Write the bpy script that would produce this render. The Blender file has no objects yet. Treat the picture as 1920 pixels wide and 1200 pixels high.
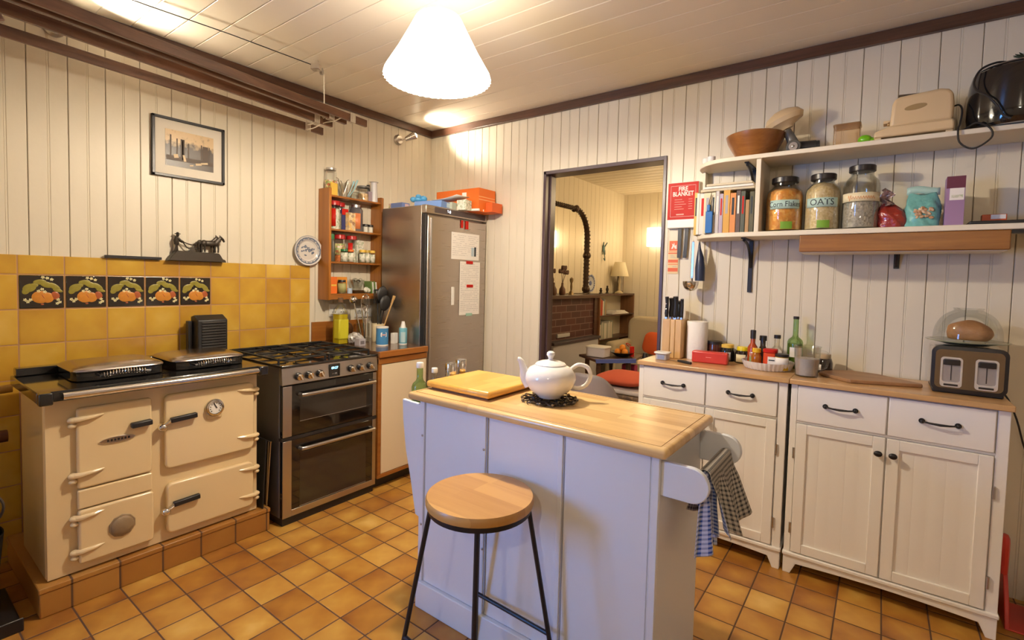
import bpy, bmesh, math, random
from math import sin, cos, pi, radians
from mathutils import Vector, Matrix
random.seed(7)
scene = bpy.context.scene
COL = scene.collection

# ------------------------------------------------------------------ camera
cd = bpy.data.cameras.new('camera')
cam = bpy.data.objects.new('camera', cd)
COL.objects.link(cam)
cam.location = (3.1244, -2.9827, 1.3297)
_F = Vector((-0.59310762, 0.80385438, -0.04518283))
_R = Vector((0.80375421, 0.59443725, 0.02497055))
_U = Vector((-0.04693105, 0.02150567, 0.9986666))
cam.rotation_euler = Matrix((_R, _U, -_F)).transposed().to_euler()
cd.sensor_width = 36.0
cd.lens = 928.82 / 1920 * 36
cd.shift_x = -6.53 / 1920
cd.shift_y = -34.93 / 1920
cd.clip_start = 0.02
scene.camera = cam

# ------------------------------------------------------------------ world, exposure, lights
scene.view_settings.view_transform = 'Standard'
scene.view_settings.look = 'None'
scene.view_settings.gamma = 1.0
scene.view_settings.use_curve_mapping = False
scene.view_settings.exposure = 0.45
w = bpy.data.worlds.new('dusk_sky')
scene.world = w
w.use_nodes = True
w.node_tree.nodes['Background'].inputs[0].default_value = (0.12, 0.38, 1.0, 1)
w.node_tree.nodes['Background'].inputs[1].default_value = 29.0


def lamp(name, kind, loc, power, color, size=0.05, aim=None, spot=60, blend=0.5, sizey=None):
    d = bpy.data.lights.new(name, kind)
    d.energy = power
    d.color = color
    if kind in ('POINT', 'SPOT'):
        d.shadow_soft_size = size
    if kind == 'SPOT':
        d.spot_size = radians(spot)
        d.spot_blend = blend
    if kind == 'AREA':
        d.shape = 'RECTANGLE'
        d.size = size
        d.size_y = sizey or size
    o = bpy.data.objects.new(name, d)
    COL.objects.link(o)
    o.location = loc
    if aim is not None:
        o.rotation_euler = (Vector(aim) - Vector(loc)).to_track_quat('-Z', 'Y').to_euler()
    return o


WARM = (1.0, 0.86, 0.66)
lamp('pendant_bulb', 'POINT', (1.60, -1.50, 2.150), 62, WARM, 0.035)
lamp('spotlight_beam', 'SPOT', (0.175, -0.27, 2.430), 17, WARM, 0.02, (0.55, -0.04, 2.60), 120, 0.8)
lamp('spotlight_beam', 'SPOT', (0.17, -2.30, 2.450), 34, WARM, 0.02, (0.60, -1.80, 2.70), 125, 0.8)
lamp('spotlight_beam', 'SPOT', (3.30, -4.27, 2.30), 32, WARM, 0.03, (3.35, -3.0, 2.35), 150, 0.8)  # added fill light out of view, brightens the cabinets and floor
lamp('sconce_glow', 'POINT', (0.62, 3.40, 1.94), 3, (1.0, 0.72, 0.40), 0.06)
lamp('sconce_glow', 'POINT', (1.36, 3.40, 1.96), 3, (1.0, 0.72, 0.40), 0.06)
lamp('room_light', 'POINT', (2.2, 1.9, 2.25), 26, (1.0, 0.74, 0.42), 0.12)
pl = lamp('window_portal', 'AREA', (0.42, -4.46, 1.45), 1, (1, 1, 1), 0.72, (0.42, 0, 1.45), sizey=1.12)
pl.data.cycles.is_portal = True

# ------------------------------------------------------------------ mesh builder


class B:
    def __init__(s):
        s.bm = bmesh.new()

    def box(s, x0, x1, y0, y1, z0, z1, rz=0, ry=0, rx=0):
        m = Matrix.Translation(((x0+x1)/2, (y0+y1)/2, (z0+z1)/2))
        m = m @ Matrix.Rotation(rz, 4, 'Z') @ Matrix.Rotation(ry, 4, 'Y') @ Matrix.Rotation(rx, 4, 'X')
        m = m @ Matrix.Diagonal((abs(x1-x0), abs(y1-y0), abs(z1-z0), 1))
        bmesh.ops.create_cube(s.bm, size=1, matrix=m)
        return s

    def cyl(s, a, b, r, r2=None, n=20, caps=True):
        a = Vector(a); b = Vector(b); d = b-a
        m = Matrix.Translation((a+b)/2) @ d.to_track_quat('Z', 'Y').to_matrix().to_4x4()
        bmesh.ops.create_cone(s.bm, cap_ends=caps, segments=n, radius1=r, radius2=r if r2 is None else r2, depth=d.length, matrix=m)
        return s

    def ell(s, c, r, n=16, rz=0, ry=0, rx=0):
        if isinstance(r, (int, float)):
            r = (r, r, r)
        m = Matrix.Translation(c) @ Matrix.Rotation(rz, 4, 'Z') @ Matrix.Rotation(ry, 4, 'Y') @ Matrix.Rotation(rx, 4, 'X') @ Matrix.Diagonal((*r, 1))
        bmesh.ops.create_uvsphere(s.bm, u_segments=n, v_segments=max(6, n*2//3), radius=1, matrix=m)
        return s

    def tube(s, pts, r, n=8, closed=False, sm=0):
        P = [Vector(p) for p in pts]
        if sm:
            Q = []
            N = len(P)
            rng = range(N) if closed else range(N-1)
            for i in rng:
                if closed:
                    p0, p1, p2, p3 = P[i-1], P[i], P[(i+1) % N], P[(i+2) % N]
                else:
                    p0, p1, p2, p3 = P[max(i-1, 0)], P[i], P[i+1], P[min(i+2, N-1)]
                for k in range(sm):
                    t = k/sm
                    Q.append(0.5*((2*p1)+(p2-p0)*t+(2*p0-5*p1+4*p2-p3)*t*t+(3*p1-p0-3*p2+p3)*t*t*t))
            if not closed:
                Q.append(P[-1])
            P = Q
        N = len(P)
        rs = r if isinstance(r, (list, tuple)) else None
        up = None
        rings = []
        for i, p in enumerate(P):
            if closed:
                t = P[(i+1) % N]-P[i-1]
            else:
                t = P[min(i+1, N-1)]-P[max(i-1, 0)]
            if t.length < 1e-9:
                t = Vector((0, 0, 1))
            t.normalize()
            if up is None:
                up = Vector((0, 0, 1)) if abs(t.z) < .9 else Vector((1, 0, 0))
            u = up - t*up.dot(t)
            if u.length < 1e-6:
                u = t.orthogonal()
            u.normalize(); up = u
            v = t.cross(u)
            if rs:
                f = i/(N-1)*(len(rs)-1)
                k = min(int(f), len(rs)-2)
                rr = rs[k]+(rs[k+1]-rs[k])*(f-k)
            else:
                rr = r
            rings.append([s.bm.verts.new(p+u*rr*cos(2*pi*j/n)+v*rr*sin(2*pi*j/n)) for j in range(n)])
        for i in range(N if closed else N-1):
            a, b = rings[i], rings[(i+1) % N]
            for j in range(n):
                try:
                    s.bm.faces.new((a[j], a[(j+1) % n], b[(j+1) % n], b[j]))
                except ValueError:
                    pass
        if not closed:
            s.bm.faces.new(rings[0][::-1]); s.bm.faces.new(rings[-1])
        return s

    def lathe(s, prof, c=(0, 0, 0), n=28, ax='z', sx=1, sy=1, wob=None):
        rings = []
        for r, z in prof:
            if r < 1e-6:
                rings.append([(0, 0, z)])
            else:
                L = []
                for j in range(n):
                    a = 2*pi*j/n
                    k = wob(a, z) if wob else 1
                    L.append((r*k*cos(a)*sx, r*k*sin(a)*sy, z))
                rings.append(L)

        def mp(p):
            x, y, z = p
            if ax == 'x':
                x, y, z = z, x, y
            elif ax == 'y':
                x, y, z = x, -z, y
            return Vector((x+c[0], y+c[1], z+c[2]))
        R = [[s.bm.verts.new(mp(p)) for p in ring] for ring in rings]
        for i in range(len(R)-1):
            a, b = R[i], R[i+1]
            for j in range(n):
                q = [a[j % len(a)], a[(j+1) % len(a)], b[(j+1) % len(b)], b[j % len(b)]]
                q2 = []
                for v in q:
                    if v not in q2:
                        q2.append(v)
                if len(q2) > 2:
                    try:
                        s.bm.faces.new(q2)
                    except ValueError:
                        pass
        return s

    def prism(s, pts, ax, d0, d1):
        # ax = axis of extrusion; pts are the other two coordinates in xyz order
        def mp(a, b, d):
            return {'x': (d, a, b), 'y': (a, d, b), 'z': (a, b, d)}[ax]
        A = [s.bm.verts.new(mp(a, b, d0)) for a, b in pts]
        C = [s.bm.verts.new(mp(a, b, d1)) for a, b in pts]
        n = len(pts)
        s.bm.faces.new(A); s.bm.faces.new(C[::-1])
        for i in range(n):
            s.bm.faces.new((A[i], C[i], C[(i+1) % n], A[(i+1) % n]))
        return s

    def grid(s, f, nu, nv):
        V = [[s.bm.verts.new(f(i/nu, j/nv)) for j in range(nv+1)] for i in range(nu+1)]
        for i in range(nu):
            for j in range(nv):
                s.bm.faces.new((V[i][j], V[i+1][j], V[i+1][j+1], V[i][j+1]))
        return s

    def text(s, txt, size, o, u, v, depth=0.0006, wrap=None, squash=1.0, bold=0.0):
        cu = bpy.data.curves.new('t', 'FONT')
        cu.body = txt; cu.size = size; cu.extrude = depth; cu.align_x = 'CENTER'; cu.align_y = 'CENTER'
        cu.offset = bold
        cu.resolution_u = 3
        ob = bpy.data.objects.new('t', cu)
        COL.objects.link(ob)
        bpy.context.view_layer.update()
        me = bpy.data.meshes.new_from_object(ob.evaluated_get(bpy.context.evaluated_depsgraph_get()))
        n0 = len(s.bm.verts)
        s.bm.from_mesh(me)
        s.bm.verts.ensure_lookup_table()
        u = Vector(u).normalized(); v = Vector(v).normalized(); n = u.cross(v)
        for vert in list(s.bm.verts)[n0:]:
            p = vert.co.copy()
            if wrap:
                vert.co = wrap(p.x*squash, p.y, p.z)
            else:
                vert.co = Vector(o)+u*p.x*squash+v*p.y+n*p.z
        bpy.data.objects.remove(ob); bpy.data.curves.remove(cu); bpy.data.meshes.remove(me)
        return s

    def move(s, dx, dy, dz):
        for v in s.bm.verts:
            v.co += Vector((dx, dy, dz))
        return s


def rrect(x0, x1, z0, z1, r, n=5, corners=(1, 1, 1, 1)):
    P = []
    for (cx, cz, a0, on) in ((x1-r, z1-r, 0, corners[0]), (x0+r, z1-r, 90, corners[1]), (x0+r, z0+r, 180, corners[2]), (x1-r, z0+r, 270, corners[3])):
        if on:
            for k in range(n+1):
                a = radians(a0+90*k/n)
                P.append((cx+r*cos(a), cz+r*sin(a)))
        else:
            P.append((cx+r*(1 if a0 in (0, 270) else -1), cz+r*(1 if a0 in (0, 90) else -1)))
    return P


def mk(name, b, mat, parent=None, loc=(0, 0, 0), bev=0, seg=2, smooth=True, ang=35, world=True, label=None, kind=None):
    me = bpy.data.meshes.new(name)
    off = Vector((0, 0, 0))
    if parent is not None and world:
        off = parent.get('o3') and Vector(parent['o3']) or Vector((0, 0, 0))
    elif parent is None:
        off = Vector(loc)
    if off.length > 0:
        for v in b.bm.verts:
            v.co -= off
    bmesh.ops.recalc_face_normals(b.bm, faces=b.bm.faces)
    b.bm.to_mesh(me); b.bm.free()
    for m in (mat if isinstance(mat, (list, tuple)) else [mat]):
        me.materials.append(m)
    if smooth:
        me.shade_smooth()
        me.set_sharp_from_angle(angle=radians(ang))
    o = bpy.data.objects.new(name, me)
    COL.objects.link(o)
    if parent is not None:
        o.parent = parent
        if 'o3' in parent and world:
            ORG[o.name] = off
    else:
        o.location = off
    if bev:
        md = o.modifiers.new('bevel', 'BEVEL')
        md.width = bev; md.segments = seg; md.limit_method = 'ANGLE'; md.angle_limit = radians(35)
        md.harden_normals = False
    if label:
        o['label'] = label
    if kind:
        o['kind'] = kind
    return o


ORG = {}


def P(parent, name, b, mat, bev=0, label=None, seg=2, ang=35, kind=None):
    """part (or sub-part) in world coordinates of the un-rotated thing"""
    root = parent
    while root.parent is not None:
        root = root.parent
    off = Vector(BASE.get(root.name, (0, 0, 0)))
    for v in b.bm.verts:
        v.co -= off
    o = mk(name, b, mat, parent, world=False, bev=bev, seg=seg, ang=ang, label=label, kind=kind)
    return o


BASE = {}


def T(name, label, cat, loc=(0, 0, 0), group=None):
    o = bpy.data.objects.new(name, None)
    o.empty_display_size = 0.05
    COL.objects.link(o)
    o.location = loc
    BASE[o.name] = tuple(loc)
    o['label'] = label; o['category'] = cat
    if group:
        o['group'] = group
    return o


def S(name, label, cat, b, mat, loc=(0, 0, 0), bev=0, group=None, ang=35, kind=None, seg=2):
    """a thing that is one mesh, built in world coordinates"""
    o = mk(name, b, mat, None, loc, bev=bev, ang=ang, seg=seg)
    o['label'] = label; o['category'] = cat
    if group:
        o['group'] = group
    if kind:
        o['kind'] = kind
    BASE[o.name] = tuple(loc)
    return o


def struct(name, b, mat, bev=0, ang=35):
    o = mk(name, b, mat, None, bev=bev, ang=ang)
    o['kind'] = 'structure'
    return o


def copy_tree(o, parent=None):
    c = o.copy(); COL.objects.link(c); c.parent = parent
    for ch in [k for k in bpy.data.objects if k.parent == o]:
        copy_tree(ch, c)
    return c


# ------------------------------------------------------------------ materials
MATS = {}


def nt(name):
    m = bpy.data.materials.new(name)
    m.use_nodes = True
    return m, m.node_tree.nodes, m.node_tree.links, m.node_tree.nodes['Principled BSDF']


def plain(name, col, rough=0.5, metal=0, spec=0.5, coat=0, emit=0, ecol=None, bump=0, bscale=60, var=0.0, vscale=6, sheen=0):
    m, N, L, bs = nt(name)
    bs.inputs['Base Color'].default_value = (*col, 1)
    bs.inputs['Roughness'].default_value = rough
    bs.inputs['Metallic'].default_value = metal
    bs.inputs['Specular IOR Level'].default_value = spec
    bs.inputs['Coat Weight'].default_value = coat
    bs.inputs['Coat Roughness'].default_value = 0.08
    if sheen:
        bs.inputs['Sheen Weight'].default_value = sheen
    if emit:
        bs.inputs['Emission Color'].default_value = (*(ecol or col), 1)
        bs.inputs['Emission Strength'].default_value = emit
    if bump or var:
        tc = N.new('ShaderNodeTexCoord')
    if var:
        no = N.new('ShaderNodeTexNoise'); no.inputs['Scale'].default_value = vscale; no.inputs['Detail'].default_value = 5
        L.new(tc.outputs['Object'], no.inputs['Vector'])
        mx = N.new('ShaderNodeMix'); mx.data_type = 'RGBA'
        mx.inputs[6].default_value = (*[c*(1-var) for c in col], 1)
        mx.inputs[7].default_value = (*[min(1, c*(1+var)) for c in col], 1)
        L.new(no.outputs['Fac'], mx.inputs[0])
        L.new(mx.outputs[2], bs.inputs['Base Color'])
    if bump:
        n2 = N.new('ShaderNodeTexNoise'); n2.inputs['Scale'].default_value = bscale; n2.inputs['Detail'].default_value = 4
        L.new(tc.outputs['Object'], n2.inputs['Vector'])
        bp = N.new('ShaderNodeBump'); bp.inputs['Strength'].default_value = bump; bp.inputs['Distance'].default_value = 0.01
        L.new(n2.outputs['Fac'], bp.inputs['Height'])
        L.new(bp.outputs['Normal'], bs.inputs['Normal'])
    return m


def wood(name, c1, c2, axis='x', scale=9, rough=0.4, coat=0.15, planks=0, pw=0.05):
    m, N, L, bs = nt(name)
    tc = N.new('ShaderNodeTexCoord')
    mp = N.new('ShaderNodeMapping')
    sc = [scale, scale, scale]
    sc['xyz'.index(axis)] = scale*0.07
    mp.inputs['Scale'].default_value = sc
    L.new(tc.outputs['Object'], mp.inputs['Vector'])
    vec = mp.outputs['Vector']
    no = N.new('ShaderNodeTexNoise'); no.inputs['Scale'].default_value = 3.2; no.inputs['Detail'].default_value = 8
    no.inputs['Roughness'].default_value = 0.62; no.inputs['Distortion'].default_value = 0.6
    L.new(vec, no.inputs['Vector'])
    fac = no.outputs['Fac']
    cr = N.new('ShaderNodeValToRGB')
    cr.color_ramp.elements[0].position = 0.3; cr.color_ramp.elements[0].color = (*c1, 1)
    cr.color_ramp.elements[1].position = 0.72; cr.color_ramp.elements[1].color = (*c2, 1)
    if planks:
        sp = N.new('ShaderNodeSeparateXYZ'); L.new(tc.outputs['Object'], sp.inputs[0])
        across = {'x': 'Y', 'y': 'X', 'z': 'X'}[axis]
        along = {'x': 'X', 'y': 'Y', 'z': 'Z'}[axis]
        d = N.new('ShaderNodeMath'); d.operation = 'DIVIDE'; d.inputs[1].default_value = pw
        L.new(sp.outputs[across], d.inputs[0])
        fl = N.new('ShaderNodeMath'); fl.operation = 'FLOOR'; L.new(d.outputs[0], fl.inputs[0])
        w1 = N.new('ShaderNodeTexWhiteNoise'); w1.noise_dimensions = '1D'; L.new(fl.outputs[0], w1.inputs['W'])
        # staggered staves
        ad = N.new('ShaderNodeMath'); ad.operation = 'MULTIPLY_ADD'; ad.inputs[1].default_value = 3.1
        L.new(sp.outputs[along], ad.inputs[0]); 
        m7 = N.new('ShaderNodeMath'); m7.operation = 'MULTIPLY'; m7.inputs[1].default_value = 7
        L.new(w1.outputs['Value'], m7.inputs[0]); L.new(m7.outputs[0], ad.inputs[2])
        f2 = N.new('ShaderNodeMath'); f2.operation = 'FLOOR'; L.new(ad.outputs[0], f2.inputs[0])
        cb = N.new('ShaderNodeCombineXYZ'); L.new(fl.outputs[0], cb.inputs[0]); L.new(f2.outputs[0], cb.inputs[1])
        w2 = N.new('ShaderNodeTexWhiteNoise'); w2.noise_dimensions = '2D'; L.new(cb.outputs[0], w2.inputs['Vector'])
        mm = N.new('ShaderNodeMath'); mm.operation = 'MULTIPLY_ADD'; mm.inputs[1].default_value = 0.45
        L.new(w2.outputs['Value'], mm.inputs[0])
        hf = N.new('ShaderNodeMath'); hf.operation = 'MULTIPLY_ADD'; hf.inputs[1].default_value = 0.6; hf.inputs[2].default_value = -0.03
        L.new(fac, hf.inputs[0]); L.new(hf.outputs[0], mm.inputs[2])
        fac = mm.outputs[0]
    L.new(fac, cr.inputs['Fac'])
    L.new(cr.outputs['Color'], bs.inputs['Base Color'])
    bs.inputs['Roughness'].default_value = rough
    bs.inputs['Coat Weight'].default_value = coat
    bs.inputs['Coat Roughness'].default_value = 0.2
    bp = N.new('ShaderNodeBump'); bp.inputs['Strength'].default_value = 0.08; bp.inputs['Distance'].default_value = 0.004
    L.new(no.outputs['Fac'], bp.inputs['Height']); L.new(bp.outputs['Normal'], bs.inputs['Normal'])
    return m


def glass(name, tint=(0.975, 0.985, 0.98), gl=0.06, rough=0.02):
    m = bpy.data.materials.new(name); m.use_nodes = True
    N = m.node_tree.nodes; L = m.node_tree.links
    for n in list(N):
        N.remove(n)
    out = N.new('ShaderNodeOutputMaterial')
    tr = N.new('ShaderNodeBsdfTransparent'); tr.inputs[0].default_value = (*tint, 1)
    g = N.new('ShaderNodeBsdfGlossy'); g.inputs['Roughness'].default_value = rough
    fr = N.new('ShaderNodeLayerWeight'); fr.inputs['Blend'].default_value = 0.35
    ma = N.new('ShaderNodeMath'); ma.operation = 'MULTIPLY_ADD'; ma.inputs[1].default_value = 0.38; ma.inputs[2].default_value = gl*0.4
    L.new(fr.outputs['Fresnel'], ma.inputs[0])
    mx = N.new('ShaderNodeMixShader')
    L.new(ma.outputs[0], mx.inputs[0]); L.new(tr.outputs[0], mx.inputs[1]); L.new(g.outputs[0], mx.inputs[2])
    L.new(mx.outputs[0], out.inputs[0])
    return m


def tiles(name, ax, sx, sy, ox, oy, stops, grout, gw=0.03, rough=0.35, flame=0.5, seed=0.0, spread=0.42):
    """square glazed tiles in the plane of the two object axes ax; colours drawn per tile from stops"""
    m, N, L, bs = nt(name)
    tc = N.new('ShaderNodeTexCoord')
    sp = N.new('ShaderNodeSeparateXYZ'); L.new(tc.outputs['Object'], sp.inputs[0])

    def math(op, a, b=None, c=None):
        n = N.new('ShaderNodeMath'); n.operation = op
        for i, v in enumerate((a, b, c)):
            if v is None:
                continue
            if isinstance(v, (int, float)):
                n.inputs[i].default_value = v
            else:
                L.new(v, n.inputs[i])
        return n.outputs[0]
    U = math('DIVIDE', math('SUBTRACT', sp.outputs[ax[0].upper()], ox), sx)
    V = math('DIVIDE', math('SUBTRACT', sp.outputs[ax[1].upper()], oy), sy)
    fu, fv = math('FRACT', U), math('FRACT', V)
    eu = math('MINIMUM', fu, math('SUBTRACT', 1.0, fu))
    ev = math('MINIMUM', fv, math('SUBTRACT', 1.0, fv))
    e = math('MINIMUM', eu, ev)
    cb = N.new('ShaderNodeCombineXYZ')
    L.new(math('FLOOR', U), cb.inputs[0]); L.new(math('FLOOR', V), cb.inputs[1]); cb.inputs[2].default_value = seed
    wn = N.new('ShaderNodeTexWhiteNoise'); wn.noise_dimensions = '3D'; L.new(cb.outputs[0], wn.inputs['Vector'])
    no = N.new('ShaderNodeTexNoise'); no.inputs['Scale'].default_value = 6; no.inputs['Detail'].default_value = 3
    ofs = N.new('ShaderNodeVectorMath'); ofs.operation = 'MULTIPLY_ADD'
    L.new(wn.outputs['Color'], ofs.inputs[0]); ofs.inputs[1].default_value = (9, 9, 9); L.new(tc.outputs['Object'], ofs.inputs[2])
    L.new(ofs.outputs[0], no.inputs['Vector'])
    rad = math('MULTIPLY', math('SUBTRACT', 0.42, e), flame*0.55)   # glaze is paler towards each tile's middle
    f = math('ADD', math('MULTIPLY', wn.outputs['Value'], spread), math('MULTIPLY', math('SUBTRACT', no.outputs['Fac'], 0.5), flame*1.3))
    f = math('SUBTRACT', math('ADD', f, 0.62-spread*0.5), rad)
    cr = N.new('ShaderNodeValToRGB')
    el = cr.color_ramp.elements
    while len(el) < len(stops):
        el.new(0.5)
    for i, (p, c) in enumerate(stops):
        el[i].position = p; el[i].color = (*c, 1)
    L.new(f, cr.inputs['Fac'])
    gm = N.new('ShaderNodeMapRange'); gm.inputs[1].default_value = gw*0.55; gm.inputs[2].default_value = gw
    L.new(e, gm.inputs[0])
    mx = N.new('ShaderNodeMix'); mx.data_type = 'RGBA'
    mx.inputs[6].default_value = (*grout, 1)
    L.new(cr.outputs['Color'], mx.inputs[7]); L.new(gm.outputs[0], mx.inputs[0])
    L.new(mx.outputs[2], bs.inputs['Base Color'])
    rr = N.new('ShaderNodeMapRange'); rr.inputs[3].default_value = 0.85; rr.inputs[4].default_value = rough
    L.new(gm.outputs[0], rr.inputs[0]); L.new(rr.outputs[0], bs.inputs['Roughness'])
    h = N.new('ShaderNodeMapRange'); h.inputs[1].default_value = gw*0.3; h.inputs[2].default_value = gw*2.2; h.interpolation_type = 'SMOOTHSTEP'
    L.new(e, h.inputs[0])
    hh = math('ADD', h.outputs[0], math('MULTIPLY', no.outputs['Fac'], 0.25))
    bp = N.new('ShaderNodeBump'); bp.inputs['Strength'].default_value = 0.5; bp.inputs['Distance'].default_value = 0.002
    L.new(hh, bp.inputs['Height']); L.new(bp.outputs['Normal'], bs.inputs['Normal'])
    return m


def brushed(name, col, axis='x', rough=0.3, strength=0.12, stretch=0.02, scale=220):
    m, N, L, bs = nt(name)
    bs.inputs['Base Color'].default_value = (*col, 1); bs.inputs['Metallic'].default_value = 1
    tc = N.new('ShaderNodeTexCoord'); mp = N.new('ShaderNodeMapping')
    sc = [1, 1, 1]; sc['xyz'.index(axis)] = stretch
    mp.inputs['Scale'].default_value = sc
    L.new(tc.outputs['Object'], mp.inputs[0])
    no = N.new('ShaderNodeTexNoise'); no.inputs['Scale'].default_value = scale; no.inputs['Detail'].default_value = 3
    L.new(mp.outputs[0], no.inputs['Vector'])
    mr = N.new('ShaderNodeMapRange'); mr.inputs[3].default_value = rough*0.75; mr.inputs[4].default_value = rough*1.4
    L.new(no.outputs['Fac'], mr.inputs[0]); L.new(mr.outputs[0], bs.inputs['Roughness'])
    n2 = N.new('ShaderNodeTexNoise'); n2.inputs['Scale'].default_value = 5
    mp2 = N.new('ShaderNodeMapping'); s2 = [1, 1, 1]; s2['xyz'.index(axis)] = 0.15; mp2.inputs['Scale'].default_value = s2
    L.new(tc.outputs['Object'], mp2.inputs[0]); L.new(mp2.outputs[0], n2.inputs['Vector'])
    ad = N.new('ShaderNodeMath'); ad.operation = 'MULTIPLY_ADD'; ad.inputs[1].default_value = 1.2
    L.new(n2.outputs['Fac'], ad.inputs[0]); L.new(no.outputs['Fac'], ad.inputs[2])
    bp = N.new('ShaderNodeBump'); bp.inputs['Strength'].default_value = strength; bp.inputs['Distance'].default_value = 0.004
    L.new(ad.outputs[0], bp.inputs['Height']); L.new(bp.outputs['Normal'], bs.inputs['Normal'])
    return m


def flecks(name, cols, scale=90, rough=0.6, bump=0.6):
    m, N, L, bs = nt(name)
    tc = N.new('ShaderNodeTexCoord'); vo = N.new('ShaderNodeTexVoronoi'); vo.inputs['Scale'].default_value = scale
    L.new(tc.outputs['Object'], vo.inputs['Vector'])
    sp = N.new('ShaderNodeSeparateColor'); L.new(vo.outputs['Color'], sp.inputs[0])
    cr = N.new('ShaderNodeValToRGB'); el = cr.color_ramp.elements
    while len(el) < len(cols):
        el.new(0.5)
    for i, c in enumerate(cols):
        el[i].position = i/(len(cols)-1); el[i].color = (*c, 1)
    L.new(sp.outputs[0], cr.inputs['Fac']); L.new(cr.outputs['Color'], bs.inputs['Base Color'])
    bs.inputs['Roughness'].default_value = rough
    if bump:
        bp = N.new('ShaderNodeBump'); bp.inputs['Strength'].default_value = bump; bp.inputs['Distance'].default_value = 0.004
        L.new(vo.outputs['Distance'], bp.inputs['Height']); L.new(bp.outputs['Normal'], bs.inputs['Normal'])
    return m


def checks(name, base, line, ax=('x', 'z'), size=0.009, line2=None):
    """woven check for tea towels, in the mesh's UV space"""
    m, N, L, bs = nt(name)
    uv = N.new('ShaderNodeUVMap'); sp = N.new('ShaderNodeSeparateXYZ'); L.new(uv.outputs[0], sp.inputs[0])

    def stripe(o):
        d = N.new('ShaderNodeMath'); d.operation = 'DIVIDE'; d.inputs[1].default_value = size; L.new(o, d.inputs[0])
        f = N.new('ShaderNodeMath'); f.operation = 'FRACT'; L.new(d.outputs[0], f.inputs[0])
        g = N.new('ShaderNodeMath'); g.operation = 'GREATER_THAN'; g.inputs[1].default_value = 0.55; L.new(f.outputs[0], g.inputs[0])
        return g.outputs[0]
    a, b = stripe(sp.outputs[0]), stripe(sp.outputs[1])
    ad = N.new('ShaderNodeMath'); ad.operation = 'ADD'; L.new(a, ad.inputs[0]); L.new(b, ad.inputs[1])
    cr = N.new('ShaderNodeValToRGB'); cr.color_ramp.interpolation = 'CONSTANT'
    el = cr.color_ramp.elements; el.new(0.5)
    el[0].position = 0; el[0].color = (*base, 1)
    mid = [(p+q)/2 for p, q in zip(base, line)]
    el[1].position = 0.3; el[1].color = (*mid, 1); el[2].position = 0.8; el[2].color = (*line, 1)
    hf = N.new('ShaderNodeMath'); hf.operation = 'MULTIPLY'; hf.inputs[1].default_value = 0.5; L.new(ad.outputs[0], hf.inputs[0])
    L.new(hf.outputs[0], cr.inputs['Fac']); L.new(cr.outputs['Color'], bs.inputs['Base Color'])
    bs.inputs['Roughness'].default_value = 0.95
    return m


PAINT = plain('cream_paint', (0.73, 0.66, 0.53), 0.42, bump=0.05, bscale=25)
GAP = plain('board_gap', (0.16, 0.11, 0.07), 0.9)
CEILP = plain('ceiling_paint', (0.84, 0.76, 0.63), 0.38)
DWOOD = wood('dark_stained_wood', (0.045, 0.018, 0.010), (0.12, 0.05, 0.028), 'x', 10, 0.35)
DWOODY = wood('dark_stained_wood_y', (0.045, 0.018, 0.010), (0.12, 0.05, 0.028), 'y', 10, 0.35)
AIRER = wood('airer_wood', (0.085, 0.036, 0.018), (0.19, 0.088, 0.045), 'y', 12, 0.4)
PURPLE = plain('dark_painted_jamb', (0.075, 0.045, 0.055), 0.35)
FLOORM = tiles('quarry_floor', 'xy', 0.1535, 0.1527, 0.7288, -2.4796,
               [(0.0, (0.17, 0.055, 0.012)), (0.22, (0.32, 0.12, 0.022)), (0.5, (0.46, 0.21, 0.035)), (0.8, (0.60, 0.33, 0.065)), (1.0, (0.72, 0.46, 0.13))],
               (0.085, 0.040, 0.022), 0.024, 0.28, 0.85)
WTILE = tiles('wall_tile_glaze', 'yz', 0.1591, 0.1591, -2.5229, 1.2954-0.1591*9,
              [(0.0, (0.38, 0.17, 0.03)), (0.35, (0.50, 0.26, 0.032)), (0.65, (0.62, 0.37, 0.045)), (1.0, (0.75, 0.50, 0.12))],
              (0.40, 0.21, 0.12), 0.018, 0.22, 0.55, 3.0)
PTILE = tiles('plinth_tile', 'yz', 0.1527, 0.4, -2.4796, -0.1,
              [(0.0, (0.30, 0.11, 0.025)), (0.5, (0.42, 0.19, 0.04)), (1.0, (0.52, 0.27, 0.07))], (0.12, 0.06, 0.03), 0.03, 0.35, 0.5, 5.0)
ENAMEL = plain('cream_enamel', (0.80, 0.62, 0.36), 0.16, coat=0.3)
BLACKG = plain('black_enamel', (0.012, 0.011, 0.011), 0.08, coat=0.5)
BLACK = plain('matt_black', (0.016, 0.015, 0.016), 0.45)
BLACKM = plain('black_metal', (0.022, 0.02, 0.022), 0.35, metal=0.3)
CHROME = plain('chrome', (0.72, 0.69, 0.66), 0.12, metal=1)
STEEL = brushed('brushed_steel', (0.46, 0.42, 0.39), 'y', 0.27)
STEELP = plain('satin_steel', (0.52, 0.49, 0.46), 0.28, metal=1)
STEELS = plain('oven_side_grey', (0.17, 0.16, 0.155), 0.4, metal=0.5)
OVGLASS = plain('oven_glass', (0.006, 0.005, 0.005), 0.04, spec=0.7, coat=0.4)
OAK = wood('oak_seat', (0.48, 0.24, 0.06), (0.62, 0.34, 0.10), 'x', 8, 0.42, planks=1, pw=0.075)
BIRCH = wood('rubberwood_top', (0.60, 0.36, 0.14), (0.80, 0.55, 0.25), 'x', 9, 0.30, 0.25, planks=1, pw=0.045)
BIRCH2 = wood('oak_worktop', (0.50, 0.27, 0.10), (0.68, 0.42, 0.19), 'x', 9, 0.3, 0.3, planks=1, pw=0.06)
BAMBOO = wood('bamboo_board', (0.66, 0.33, 0.055), (0.80, 0.46, 0.10), 'y', 9, 0.35, 0.3, planks=1, pw=0.05)
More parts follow.
